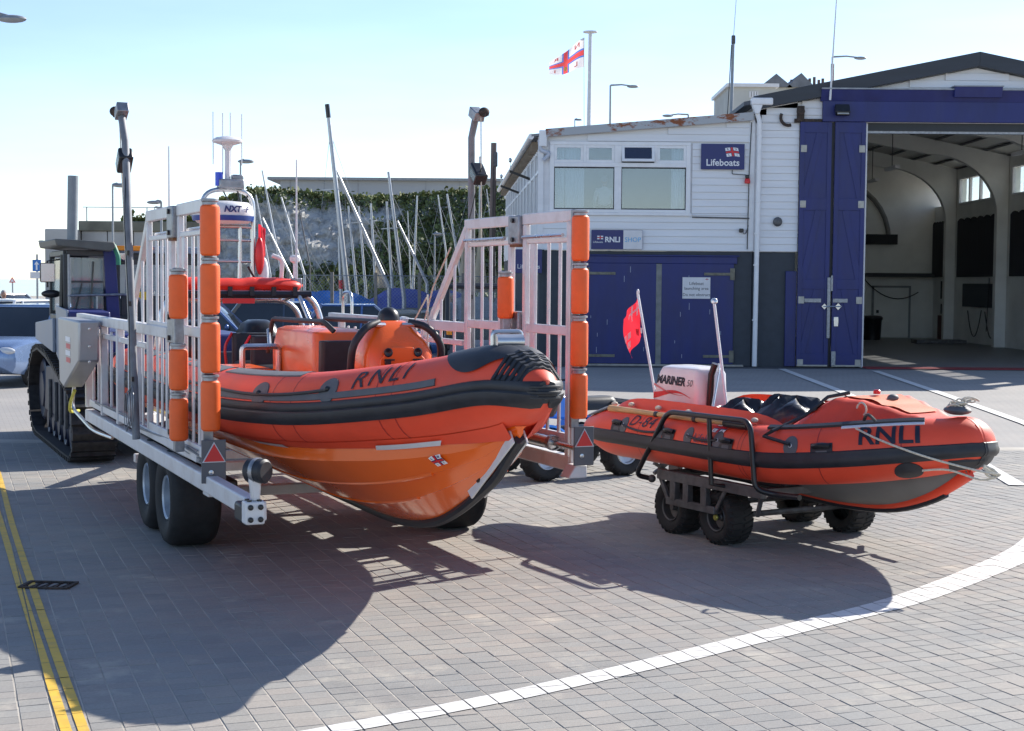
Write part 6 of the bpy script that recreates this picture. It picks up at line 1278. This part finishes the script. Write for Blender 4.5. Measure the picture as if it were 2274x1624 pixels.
foliage('wall_weeds', 'weeds growing along the top of the concrete wall', 500, lambda r: Vector((e.location.x+r.uniform(x0+2, x1), 74.2, zt+abs(r.gauss(0, .15)))), LEAF2, .14, rv)
# chain-link fence round the dinghy park
FYD = 46.0
fe = empty('chain_link_fence', (at(870, 640, FYD).x, FYD, 0)); tag(fe, 'grey chain link fence with square posts round the dinghy park', 'fence'); fx0, fx1 = at(640, 640, FYD).x-fe.location.x, at(1125, 640, FYD).x-fe.location.x; fzt = at(870, 613, FYD).z
PST = mat('concrete post', (.28, .25, .22), .9, var=.2)
for k in range(6):
    x = fx0+(fx1-fx0)*k/5; MB().b2((x-.05, -.05, 0), (x+.05, .05, fzt+.1)).build('fence_post', PST, fe, bevel=.008)
for z in (fzt, fzt*.55, .1): MB().tube([(fx0, 0, z), (fx1, 0, z)], .014, 5).build('fence_wire', LAMPG, fe)
wm = MB(); step = .11; nn = int((fx1-fx0+fzt)/step)
for k in range(nn):
    for sgn in (1, -1):
        xs = fx0+k*step-(fzt if sgn > 0 else 0); a = (xs, 0, 0) if sgn > 0 else (xs, 0, fzt); b = (xs+fzt, .0, fzt) if sgn > 0 else (xs+fzt, 0, 0)
        ax0, az0, ax1, az1 = a[0], a[2], b[0], b[2]
        if ax0 < fx0: t = (fx0-ax0)/(ax1-ax0); ax0, az0 = fx0, az0+(az1-az0)*t
        if ax1 > fx1: t = (fx1-ax0)/(ax1-ax0); ax1, az1 = fx1, az0+(az1-az0)*t
        if ax1 > ax0: wm.tube([(ax0, .004*sgn, az0), (ax1, .004*sgn, az1)], .0045, 3, cap=False)
o = wm.build('wire_mesh', LAMPG, fe, ang=0, fix=False); o['kind'] = 'stuff'
# dinghies and masts
ALU = mat('mast aluminium', (.50, .51, .52), .4, .5, var=.1)
def dinghy(px, Y, hullm, coverm, label, L=4.0, rz=0, z=.55, PK_=.75):
    p = at(px, 660, Y); r = empty('dinghy', (p.x, Y, 0), rz); tag(r, label, 'dinghy', 'dinghies in the park')
    rings = []
    for i in range(11):
        t = i/10; hw = .75*math.sin(math.pi*(.18+.82*(1-t))*.62+.05)*(1 if t < .9 else (1-t)*7+.25); k = z-.25+.35*t**3; top = z+.28+.12*t*t
        rings.append([Vector((L*(t-.5), -hw, top)), Vector((L*(t-.5), -hw*.85, k+.12)), Vector((L*(t-.5), 0, k)), Vector((L*(t-.5), hw*.85, k+.12)), Vector((L*(t-.5), hw, top))])
    MB().loft(rings, cap=False, closed=False).build('hull', hullm, r, ang=50)
    MB().grid(lambda u, v: (L*(u-.5)*1.02, (2*v-1)*.78*math.sin(math.pi*(.18+.82*(1-u))*.62+.05), z+.26+.12*u*u+PK_*(1-abs(2*v-1))*(.35+.65*math.sin(math.pi*u))+.03*math.sin(14*u+6*v)), 14, 8).build('cover', coverm, r, ang=60)
    MB().b2((-.6, -.5, .1), (.5, .5, z-.2)).build('launch_trolley', DKSTEEL, r); MB().lathe([(.001, -.06), (.2, -.06), (.2, .06), (.001, .06)], (0, -.7, .2), (0, 1, 0), 12).build('trolley_wheel', TYRE, r)
    return r
CB1 = mat('blue cover', (.03, .16, .50), .7, var=.2, scale=3, bump=.3, bscale=3); CB2 = mat('purple blue cover', (.09, .11, .36), .7, var=.2, scale=3, bump=.3, bscale=3); CGY = mat('grey cover', (.3, .31, .34), .8, var=.15); HW = mat('white hull', (.6, .6, .6), .3); HT = mat('tan hull', (.42, .36, .27), .5)
dinghy(735, 52, HT, CB1, 'dinghy under a bright blue peaked cover behind the lifeboat console', 3.0, .1, .75)
dinghy(690, 56, HW, CB1, 'dinghy under a blue cover partly hidden by the lifeboat frame', 2.2, -.2, .7)
dinghy(890, 54, HT, CB2, 'dinghy under a purple blue cover left of the standing person', 2.6, .15, .85)
dinghy(985, 55, HW, CB2, 'dinghy under a purple blue cover behind the trailer brace', 2.0, -.1, .8)
dinghy(800, 49, HT, HT, 'tan hulled boat lying low behind the wire fence', 4.5, .05, .7, .2)
dinghy(1060, 50, HW, CGY, 'white dinghy under a grey cover behind the trailer gate', 3.8, .1, .6)
MASTS = [(582, 379, 628, 625, 58, .05), (568, 433, 600, 610, 62, .045), (583, 485, 650, 622, 55, .05), (624, 438, 676, 612, 55, .05), (661, 452, 688, 590, 60, .035), (726, 232, 772, 655, 50, .10), (747, 379, 864, 640, 52, .07), (773, 458, 793, 655, 54, .055), (796, 458, 812, 648, 56, .055), (823, 452, 834, 640, 58, .06), (858, 448, 872, 658, 54, .06), (862, 382, 897, 664, 52, .075), (882, 491, 948, 630, 56, .06), (926, 435, 917, 640, 60, .055), (752, 525, 757, 655, 50, .06), (972, 433, 990, 560, 62, .04), (992, 431, 1024, 620, 58, .06), (1065, 348, 1065, 640, 56, .05), (1043, 385, 1041, 640, 60, .04), (640, 470, 655, 620, 64, .035), (905, 470, 912, 640, 64, .03), (1080, 420, 1098, 560, 62, .03)]
NAMES_M = ['slanting', 'thin', 'leaning', 'pale', 'dark thin', 'tallest black tipped', 'steeply leaning bright', 'upright', 'slim upright', 'upright sail bearing', 'plain', 'tall bright', 'steep diagonal', 'backward leaning', 'short red banded', 'faint slanting', 'slanting white', 'thin vertical', 'hairline', 'far slim', 'far hairline', 'faint far']
for k, (xa, ya, xb, yb, Y, r) in enumerate(MASTS):
    a, b = at(xa, ya, Y), at(xb, yb, Y); e = empty('dinghy_mast', (b.x, Y, 0)); o = Vector(e.location)
    where = 'near the lifeboat tower' if xa < 600 else 'left of the tall mast' if xa < 720 else 'above the lifeboat console' if xa < 860 else 'in front of the ivy' if xa < 960 else 'beside the right hand light pole'
    tag(e, f'{NAMES_M[k]} dinghy mast {where}', 'mast', 'dinghy masts')
    mm = DKSTEEL if k == 4 else ALU
    MB().tube([b-o, a-o], [r, r*.6], 8).build('spar', mm, e)
    if b.z > .6: MB().tube([b-o, Vector((b.x, Y, .3))-o], r, 8).build('mast_foot', mm, e)
    if k == 5: MB().tube([a-o, a.lerp(b, .07)-o], r*.8, 8).build('black_top', BLACK, e)
    if k == 14: MB().tube([a.lerp(b, .75)-o, a.lerp(b, .9)-o], r*1.1, 8).build('red_band', RED, e)
    if k in (5, 6, 11): MB().beam(a.lerp(b, .45)-o-Vector((.5, 0, 0)), a.lerp(b, .45)-o+Vector((.1, 0, .05)), .03, .03).build('spreader', mm, e)
    st = a.lerp(b, .15); MB().tube([st-o, Vector((b.x+1.6, Y, .9))-o], .006, 4).tube([st-o, Vector((b.x-1.3, Y, .9))-o], .006, 4).build('stay', GALV, e)
SAIL = cloth('cream sail', (.72, .66, .52))
for nm, pts, Y, lb in (('sail', ((1026, 534), (1017, 650), (1041, 650)), 55, 'narrow cream sail furled upright left of the trailer gate bars'), ('sail', ((1066, 480), (1050, 650), (1083, 650)), 55.5, 'cream triangular sail between the right trailer gate bars'), ('sail', ((1098, 590), (1090, 650), (1112, 650)), 54, 'small cream sail low behind the right trailer gate'), ('sail', ((833, 590), (831, 640), (862, 640)), 55, 'small white triangular sail above the purple boat cover')):
    P = [at(x, y, Y) for x, y in pts]; o = MB().grid(lambda u, v: P[0].lerp(P[1].lerp(P[2], v), u)+Vector((0, .10*math.sin(6*v+3*u)*u, 0)), 12, 10); e = o.build(nm, SAIL, ang=70); sm = e.modifiers.new('thickness', 'SOLIDIFY'); sm.thickness = .015; tag(e, lb, 'sail')
tp = empty('telegraph_pole', (at(1090, 640, 50).x, 50, 0)); tag(tp, 'brown wooden telegraph pole with a grey box near its top', 'pole'); zt = at(1092, 318, 50).z
MB().tube([(0, 0, 0), (.06, 0, zt)], [.12, .10], 10).build('pole', mat('weathered pole', (.20, .15, .13), .9, var=.3, scale=5, stretch=(4, 4, .4)), tp); MB().box((.12, -.05, zt-.55), (.14, .16, .48)).build('junction_box', DKSTEEL, tp, bevel=.02); MB().tube([(.05, -.1, zt-.8), (.03, -.11, .2)], .015, 5).build('cable', BLACK, tp); MB().b2((-.06, -.12, zt-1.0), (.20, .12, zt)).build('top_sleeve', LAMPG, tp, bevel=.02) if False else None
# sign posts at the left
e = empty('one_way_sign', (at(83, 640, 55).x, 55, 0)); tag(e, 'blue arrow sign above a small white plate on a thin post', 'sign'); z1 = at(83, 565, 55).z
MB().tube([(0, 0, 0), (0, 0, z1)], .04, 8).build('post', LAMPG, e); zs = at(83, 603, 55).z; hw_ = (at(95, 600, 55).x-at(76, 600, 55).x)/2
MB().b2((-hw_, -.06, zs), (hw_, -.04, zs+.43)).build('blue_plate', mat('sign blue', (.02, .16, .5), .4), e); MB().prism([(-.03, 0), (.03, 0), (.03, .2), (.09, .2), (0, .32), (-.09, .2), (-.03, .2)], (0, -.064, zs+.05), (1, 0, 0), (0, 0, 1), (0, .003, 0)).build('arrow', WLETTER, e)
zs = at(83, 619, 55).z; MB().b2((-hw_*1.55, -.06, zs), (hw_*1.55, -.04, zs+.24)).build('white_plate', WHITE, e)
e = empty('warning_sign', (at(28, 640, 90).x, 90, 0)); tag(e, 'small triangular warning sign on a post against the sea', 'sign'); zs = at(28, 628, 90).z
MB().tube([(0, 0, 0), (0, 0, zs+.2)], .04, 6).build('post', LAMPG, e); MB().prism([(-.2, 0), (.2, 0), (0, .34)], (0, -.06, zs), (1, 0, 0), (0, 0, 1), (0, .02, 0)).build('triangle', RED, e); MB().prism([(-.12, .05), (.12, .05), (0, .25)], (0, -.065, zs), (1, 0, 0), (0, 0, 1), (0, .003, 0)).build('triangle_face', WLETTER, e)
e = empty('distant_post', (at(116, 640, 80).x, 80, 0)); tag(e, 'thin grey lamp post with short arm left of the tractor cab', 'street lamp'); zt = at(116, 537, 80).z
MB().tube([(0, 0, 0), (0, 0, zt), (-.5, 0, zt+.02)], .05, 6).build('post', LAMPG, e); MB().ell((-.55, 0, zt+.02), (.2, .1, .05)).build('lamp_head', LAMPG, e)
# cars
def car(loc, rz, paint, label, L=4.3, W=1.78, Hh=1.5, suv=False, front=True):
    r = empty('parked_car', loc, rz); tag(r, label, 'car', 'cars parked behind the boats')
    sh = .95 if suv else .86; hood = .92 if suv else .80
    ST_ = [(-L/2, .62, .42, .72), (-L/2+.12, .80, .30, hood-.10), (-L/2+.55, .86, .24, hood-.02), (-L/2+1.15, .89, .22, hood+.04), (-L/2+1.5, .89, .22, sh), (0, .89, .22, sh+.02), (L/2-1.0, .89, .22, sh+.04), (L/2-.35, .87, .25, sh+.03), (L/2-.08, .80, .34, sh-.04), (L/2, .68, .45, .75)]
    rings = []
    for y, hw, z0, z1 in ST_:
        hw = hw*W/1.78; rings.append([Vector((-hw*.92, y, z0)), Vector((-hw, y, z0+.12)), Vector((-hw*1.01, y, (z0+z1)/2)), Vector((-hw*.97, y, z1-.06)), Vector((-hw*.86, y, z1)), Vector((hw*.86, y, z1)), Vector((hw*.97, y, z1-.06)), Vector((hw*1.01, y, (z0+z1)/2)), Vector((hw, y, z0+.12)), Vector((hw*.92, y, z0))])
    MB().loft(rings).build('body', paint, r, ang=38)
    CG = mat('car glass', (.02, .025, .03), .06, var=.1, spec=.8)
    G0 = -L/2+1.20; G1 = L/2-(.12 if suv else .45)
    gl = []
    for t, z in ((0, sh-.02), (.5, (sh+Hh)/2), (1, Hh-.05)):
        y0 = G0+.75*t; y1 = G1-(.25 if suv else .55)*t; hw = (.84-.17*t)*W/1.78; gl.append([Vector((-hw, y0+.05, z)), Vector((-hw*.8, y0, z)), Vector((hw*.8, y0, z)), Vector((hw, y0+.05, z)), Vector((hw, y1, z)), Vector((-hw, y1, z))])
    MB().loft(gl).build('glasshouse', CG, r, ang=25)
    y0 = G0+.72; y1 = G1-(.22 if suv else .52); hw = .68*W/1.78
    MB().loft([[Vector((x*hw*s, (y0 if y < 0 else y1)*s2, z)) for x, y in ((-1, -1), (1, -1), (1, 1), (-1, 1))] for s, s2, z in ((1.02, 1.0, Hh-.06), (.98, .98, Hh-.02), (.8, .9, Hh))]).build('roof', paint, r, ang=38, bevel=.02)
    for sx in (-1, 1):
        MB().beam((sx*.83*W/1.78, G0+.04, sh), (sx*.67*W/1.78, y0+.03, Hh-.04), .06, .05).build('roof_pillar', paint, r); MB().beam((sx*.83*W/1.78, G1-.03, sh), (sx*.67*W/1.78, y1, Hh-.04), .08, .09).build('roof_pillar', paint, r); MB().beam((sx*.835*W/1.78, .15, sh), (sx*.675*W/1.78, .12, Hh-.04), .05, .07).build('roof_pillar', paint, r)
        MB().ell((sx*.95*W/1.78, G0+.30, sh+.08), (.10, .06, .075)).build('wing_mirror', paint, r)
        MB().ell((sx*.62*W/1.78, -L/2+.10, hood-.20), (.20, .09, .075)).build('headlamp', mat('lamp lens', (.6, .62, .65), .08), r); MB().ell((sx*.70*W/1.78, L/2-.06, .78), (.12, .06, .08)).build('tail_lamp', RED, r)
        for y in (-L/2+.80, L/2-.78): MB().lathe([(.001, -.1), (.2, -.1), (.31, -.09), (.33, -.05), (.33, .08), (.001, .08)], (sx*.80*W/1.78, y, .33), (-sx, 0, 0), 18).build('wheel', TYRE, r)
    MB().b2((-.45, -L/2-.02, .42), (.45, -L/2+.06, .60)).build('grille', BLACK, r, bevel=.02); MB().b2((-.26, -L/2-.04, .33), (.26, -L/2-.02, .42)).build('number_plate', WHITE, r)
    return r
SBL = mat('silver blue paint', (.20, .29, .47), .25, .35, var=.04, coat=.6); SIL = mat('silver paint', (.45, .46, .48), .25, .4, var=.04, coat=.6); DGB = mat('dark grey blue paint', (.05, .065, .09), .22, .3, var=.05, coat=.7); BLP = mat('blue paint', (.06, .12, .30), .25, .3, coat=.6); WHP = mat('white car paint', (.7, .7, .7), .25, coat=.5); BKP = mat('black car paint', (.012, .013, .016), .2, coat=.7)
p = gnd(30, 862); car((p.x-.35, p.y+2.0, 0), R(-10), SBL, 'silver blue car facing the camera beside the tractor at the left edge', 4.4, 1.85, 1.58, True)
p = at(-10, 690, 40); car((p.x, 40, 0), R(-8), WHP, 'white car behind the silver blue one at the left edge', 4.4, 1.8, 1.55, True)
p = at(20, 690, 52); car((p.x, 52, 0), R(70), SIL, 'silver car parked furthest back at the left edge', 4.3, 1.8, 1.6, True)
p = at(640, 700, 40); car((p.x, 40, 0), R(100), DGB, 'dark blue grey car seen through the lifeboat frame', 4.5, 1.8, 1.55)
p = at(815, 700, 39); car((p.x, 39, 0), R(95), BLP, 'blue car with pale roof behind the trailer side rail', 4.3, 1.75, 1.52)
p = at(560, 690, 41); car((p.x, 41, 0), R(80), BKP, 'black car behind the outboard engine', 4.4, 1.8, 1.6, True)
p = at(330, 690, 44); car((p.x, 44, 0), R(88), WHP, 'white car glimpsed through the left trailer gate', 4.4, 1.8, 1.6, True)
p = at(455, 690, 38); car((p.x, 38, 0), R(92), BLP, 'blue car glimpsed behind the orange rollers', 4.4, 1.8, 1.6)
# ------------------------------------------------------------------ utility buggy behind the right gate, people
ub = empty('utility_buggy', (-.70, 28.0, 0), R(8)); tag(ub, 'black off road utility buggy with roll cage and amber lamps seen through the right gate', 'utility vehicle')
for x in (-.55, .55):
    for y in (-.95, .95): wheel('wheel', ub, (x, y, .31), .31, .24, .15, side=-1 if x < 0 else 1, lugs=14, rim_m=mat('grey buggy rim', (.35, .36, .38), .4, .6), dish=.35)
MB().b2((-.42, -1.25, .42), (.42, 1.3, .66)).build('chassis', BLACK, ub, bevel=.04)
MB().loft([[Vector((x*.55, y, z)) for x, y, z in ((-1, -1.35, .6), (1, -1.35, .6), (1, -.55, .6), (-1, -.55, .6))], [Vector((x*.52, y, z)) for x, y, z in ((-1, -1.3, .85), (1, -1.3, .85), (1, -.5, 1.05), (-1, -.5, 1.05))]]).build('bonnet', BLACK, ub, bevel=.03)
MB().b2((-.60, .45, .66), (.60, 1.4, .95)).build('cargo_bed', BLACK, ub, bevel=.03)
cage = MB()
for x in (-.58, .58): cage.tube(rounded([(x, -.60, .95), (x*.95, -.28, 2.02), (x*.95, .40, 2.05), (x, .55, .85)], .16), .045, 8)
for y, z in ((-.28, 2.02), (.40, 2.05)): cage.tube([(-.55, y, z), (.55, y, z)], .04, 8)
cage.tube([(-.55, .5, 1.3), (.55, .5, 1.3)], .03, 8); cage.build('roll_cage', BLACKR, ub)
MB().add([(-.50, -.55, 1.06), (.50, -.55, 1.06), (.48, -.31, 1.94), (-.48, -.31, 1.94)], [(0, 1, 2, 3)]).build('windscreen', glass('thin screen', (.5, .6, .6), .12), ub)
for x in (-.27, .27): MB().b2((x-.22, 0, .66), (x+.22, .42, .82)).b2((x-.22, .36, .82), (x+.22, .46, 1.35)).build('seat', BLACKR, ub, bevel=.05)
for x in (-.56, .56): MB().lathe([(.05, 0), (.055, .05), (.05, .10), (.001, .11)], (x, -.72, 1.14), n=12).build('amber_lamp', ORLAMP, ub); MB().tube([(x, -.70, .95), (x, -.72, 1.14)], .015, 6).build('lamp_stalk', BLACK, ub)
MB().tube([(-.5, -1.45, .72), (-.5, -1.5, .45), (.5, -1.5, .45), (.5, -1.45, .72)], .025, 8).build('bull_bar', DKSTEEL, ub)
# quad bike
qb = empty('quad_bike', (.56, 16.35, 0), R(-58)); tag(qb, 'blue and black quad bike with knobbly tyres parked behind the right gate', 'quad bike')
for x, sd in ((-.42, -1), (.42, 1)):
    for y in (-.52, .52): wheel('wheel', qb, (x, y, .255), .255, .22, .13, side=sd, lugs=13, rim_m=mat('pale quad rim', (.55, .56, .58), .4, .5), dish=.3)
MB().b2((-.16, -.55, .30), (.16, .55, .52)).build('engine', DKSTEEL, qb, bevel=.04)
QB = mat('bright blue plastic', (.03, .22, .75), .3, var=.08)
MB().loft([[Vector((x, -.78, .60)) for x in (-.16, .16)]+[Vector((x, -.78, .68)) for x in (.16, -.16)], [Vector((x, -.5, .66)) for x in (-.20, .20)]+[Vector((x, -.5, .86)) for x in (.18, -.18)], [Vector((x, -.15, .62)) for x in (-.17, .17)]+[Vector((x, -.15, .92)) for x in (.13, -.13)], [Vector((x, .15, .58)) for x in (-.14, .14)]+[Vector((x, .15, .78)) for x in (.12, -.12)]]).build('body', QB, qb, bevel=.03)
for x in (-.40, .40):
    for y in (-.52, .52): MB().lathe([(.30, -.13), (.32, -.12), (.325, .12), (.30, .13)], (x, y, .28), (1, 0, 0), 14, R(20), R(160)).build('mudguard', QB, qb)
MB().loft([rrect(0, .32, .70, .30, .72, .1), rrect(0, .32, .80, .28, .70, .1), rrect(0, .34, .84, .2, .6, .08)]).build('seat', BLACKR, qb, ang=50)
MB().tube(rounded([(-.36, -.12, 1.06), (-.2, -.22, 1.05), (0, -.26, 1.0), (.2, -.22, 1.05), (.36, -.12, 1.06)], .08), .015, 8).tube([(0, -.26, 1.0), (0, -.34, .8)], .02, 8).build('handlebar', BLACK, qb)
for x in (-.38, .38): MB().tube([(x*.85, -.15, 1.06), (x*1.08, -.04, 1.06)], .022, 8).build('hand_grip', BLACKR, qb)
for yy, z in ((-.62, .80), (.72, .78)):
    rk = MB().tube(rounded([(-.32, yy-.16, z), (.32, yy-.16, z), (.32, yy+.16, z), (-.32, yy+.16, z), (-.32, yy-.16, z)], .04), .012, 6)
    for k in range(5): rk.tube([(-.2+.1*k, yy-.16, z), (-.2+.1*k, yy+.16, z)], .009, 6)
    rk.build('rack', BLACK, qb)
MB().ell((0, -.80, .66), (.10, .05, .06)).build('headlamp', mat('lamp lens', (.6, .62, .65), .08), qb)
MB().beam((0, .85, .42), (0, 1.25, .32), .07, .05).beam((-.12, 1.22, .30), (.14, 1.22, .12), .06, .03).build('tow_bracket', IRON, qb)
# people
SKIN = mat('skin', (.42, .24, .17), .6, var=.06); HAIRG = mat('grey hair', (.35, .34, .33), .8); 
def skin_body(name, joints, edges, root, parent, m, sub=2):
    me = bpy.data.meshes.new(name); me.from_pydata([j[:3] for j in joints], edges, []); me.update(); o = bpy.data.objects.new(name, me); COL.objects.link(o); o.parent = parent
    md = o.modifiers.new('skin', 'SKIN'); md.use_smooth_shade = True
    for i, j in enumerate(joints):
        sv = me.skin_vertices[0].data[i]; sv.radius = (j[3], j[4] if len(j) > 4 else j[3]); sv.use_root = (i == root)
    ss = o.modifiers.new('sub', 'SUBSURF'); ss.levels = sub; ss.render_levels = sub
    me.materials.append(m); return o
def head(parent, c, facing, hair, hairm):
    c = Vector(c); f = Vector(facing).normalized(); s = f.cross(Vector((0, 0, 1)))
    h = MB().ell(c, (.078, .098, .118), 16, 12, Matrix((s, f, Vector((0, 0, 1)))).transposed()).ell(c+f*.098+Vector((0, 0, -.01)), (.014, .02, .024)).ell(c+s*.078, (.012, .02, .03)).ell(c-s*.078, (.012, .02, .03)).build('head', SKIN, parent)
    for k in (-1, 1): MB().ell(c+f*.088+s*k*.03+Vector((0, 0, .012)), (.010, .008, .007)).build('eye', BLACK, h)
    MB().ell(c+f*.092+Vector((0, 0, -.055)), (.022, .008, .006)).build('mouth', mat('lips', (.35, .12, .1), .6), h)
    if hair: MB().ell(c-f*.018+Vector((0, 0, .030)), (.086, .104, .104), 16, 10, Matrix((s, f, Vector((0, 0, 1)))).transposed()).build('hair', hairm, h)
    return h
def person(loc, rz, label, shirt, trousers, group=None, seated=False):
    r = empty('person', loc, rz); tag(r, label, 'person', group)
    H_ = .46 if seated else .90
    J = [(0, 0, H_, .15, .11), (0, 0, H_+.22, .155, .11), (0, 0, H_+.42, .17, .11), (0, 0, H_+.52, .075, .07), (0, 0, H_+.58, .055), (.19, 0, H_+.46, .065), (.25, .02, H_+.20, .048), (.24, -.12, H_+.02, .036), (.23, -.19, H_-.02, .030), (-.19, 0, H_+.46, .065), (-.25, .02, H_+.20, .048), (-.24, -.06, H_-.02, .036), (-.23, -.10, H_-.09, .030)]
    E = [(0, 1), (1, 2), (2, 3), (3, 4), (2, 5), (5, 6), (6, 7), (7, 8), (2, 9), (9, 10), (10, 11), (11, 12)]
    n = len(J)
    if seated: LJ = [(.10, -.05, .46, .09), (.12, -.45, .46, .075), (.12, -.47, .08, .045), (.12, -.60, .05, .04), (-.10, -.05, .46, .09), (-.12, -.45, .46, .075), (-.12, -.47, .08, .045), (-.12, -.60, .05, .04)]
    else: LJ = [(.10, 0, .82, .095), (.11, -.02, .48, .068), (.11, .02, .09, .045), (.12, -.13, .045, .04), (-.10, 0, .82, .095), (-.12, .03, .48, .068), (-.13, .06, .09, .045), (-.14, -.09, .045, .04)]
    J += LJ; E += [(0, n), (n, n+1), (n+1, n+2), (n+2, n+3), (0, n+4), (n+4, n+5), (n+5, n+6), (n+6, n+7)]
    b = skin_body('body', J, E, 0, r, shirt)
    tr_ = skin_body('trousers', [(0, 0, H_-.0, .158, .118)]+[(x, y, z, q+.008) for x, y, z, q in (LJ[0], LJ[1], LJ[2])]+[(x, y, z, q+.008) for x, y, z, q in (LJ[4], LJ[5], LJ[6])], [(0, 1), (1, 2), (2, 3), (0, 4), (4, 5), (5, 6)], 0, r, trousers)
    for sx, (i, j) in ((1, (7, 8)), (-1, (11, 12))):
        w = Vector(J[j][:3]); d = (w-Vector(J[i][:3])).normalized(); sd = Vector((sx, 0, 0)); hd = MB().ell(w+d*.04, (.022, .040, .045))
        for k in range(4): a = w+d*.075+Vector((0, (k-1.5)*.019, 0)); hd.tube([a, a+d*(.035+.008*(k in (1, 2)))-sd*.006, a+d*.062-sd*.022], [.0085, .008, .006], 6)
        a = w+d*.03+Vector((0, -.036, 0)); hd.tube([a, a+d*.03+Vector((0, -.018, 0))-sd*.01, a+d*.055+Vector((0, -.014, 0))-sd*.022], [.010, .009, .007], 6); hd.build('hand', SKIN, r)
        ft = Vector(LJ[3 if sx > 0 else 7][:3]); MB().ell(ft+Vector((0, .03, -.005)), (.048, .125, .045)).build('shoe', BLACKR, r)
    MB().tube([(0, 0, H_+.52), (0, -.01, H_+.64)], [.058, .052], 10).build('neck', SKIN, r)
    head(r, (0, -.015, H_+.72), (0, -1, 0), True, HAIRG)
    return r
SH1 = mat('pale grey shirt', (.36, .39, .44), .8, var=.1); TR1 = mat('dark trousers', (.03, .035, .06), .8); SH2 = mat('pale shirt', (.80, .81, .84), .8, var=.05)
p = at(1003, 640, 48); person((p.x, 48, 0), R(40), 'person in a pale grey shirt standing behind the wire fence', SH1, TR1)
p = at(1340, 440, 38.55); person((p.x+.02, 38.55, 3.6-.02), R(180), 'person in a pale shirt with back turned behind the upper window', SH2, TR1, seated=True)
st_ = MB().b2((-.22, -.22, .40), (.22, .22, .44)); 
for sx in (-.19, .19):
    for sy in (-.19, .19): st_.b2((sx-.02, sy-.02, 0), (sx+.02, sy+.02, .40))
o = st_.build('stool', DKSTEEL); o.location = (p.x+.02, 38.57, 3.60-.02); tag(o, 'dark stool under the person behind the upper window', 'stool')
p = at(8, 640, 46); person((p.x, 46, 0), R(20), 'person in dark clothing standing beyond the parked cars at far left', TR1, TR1)
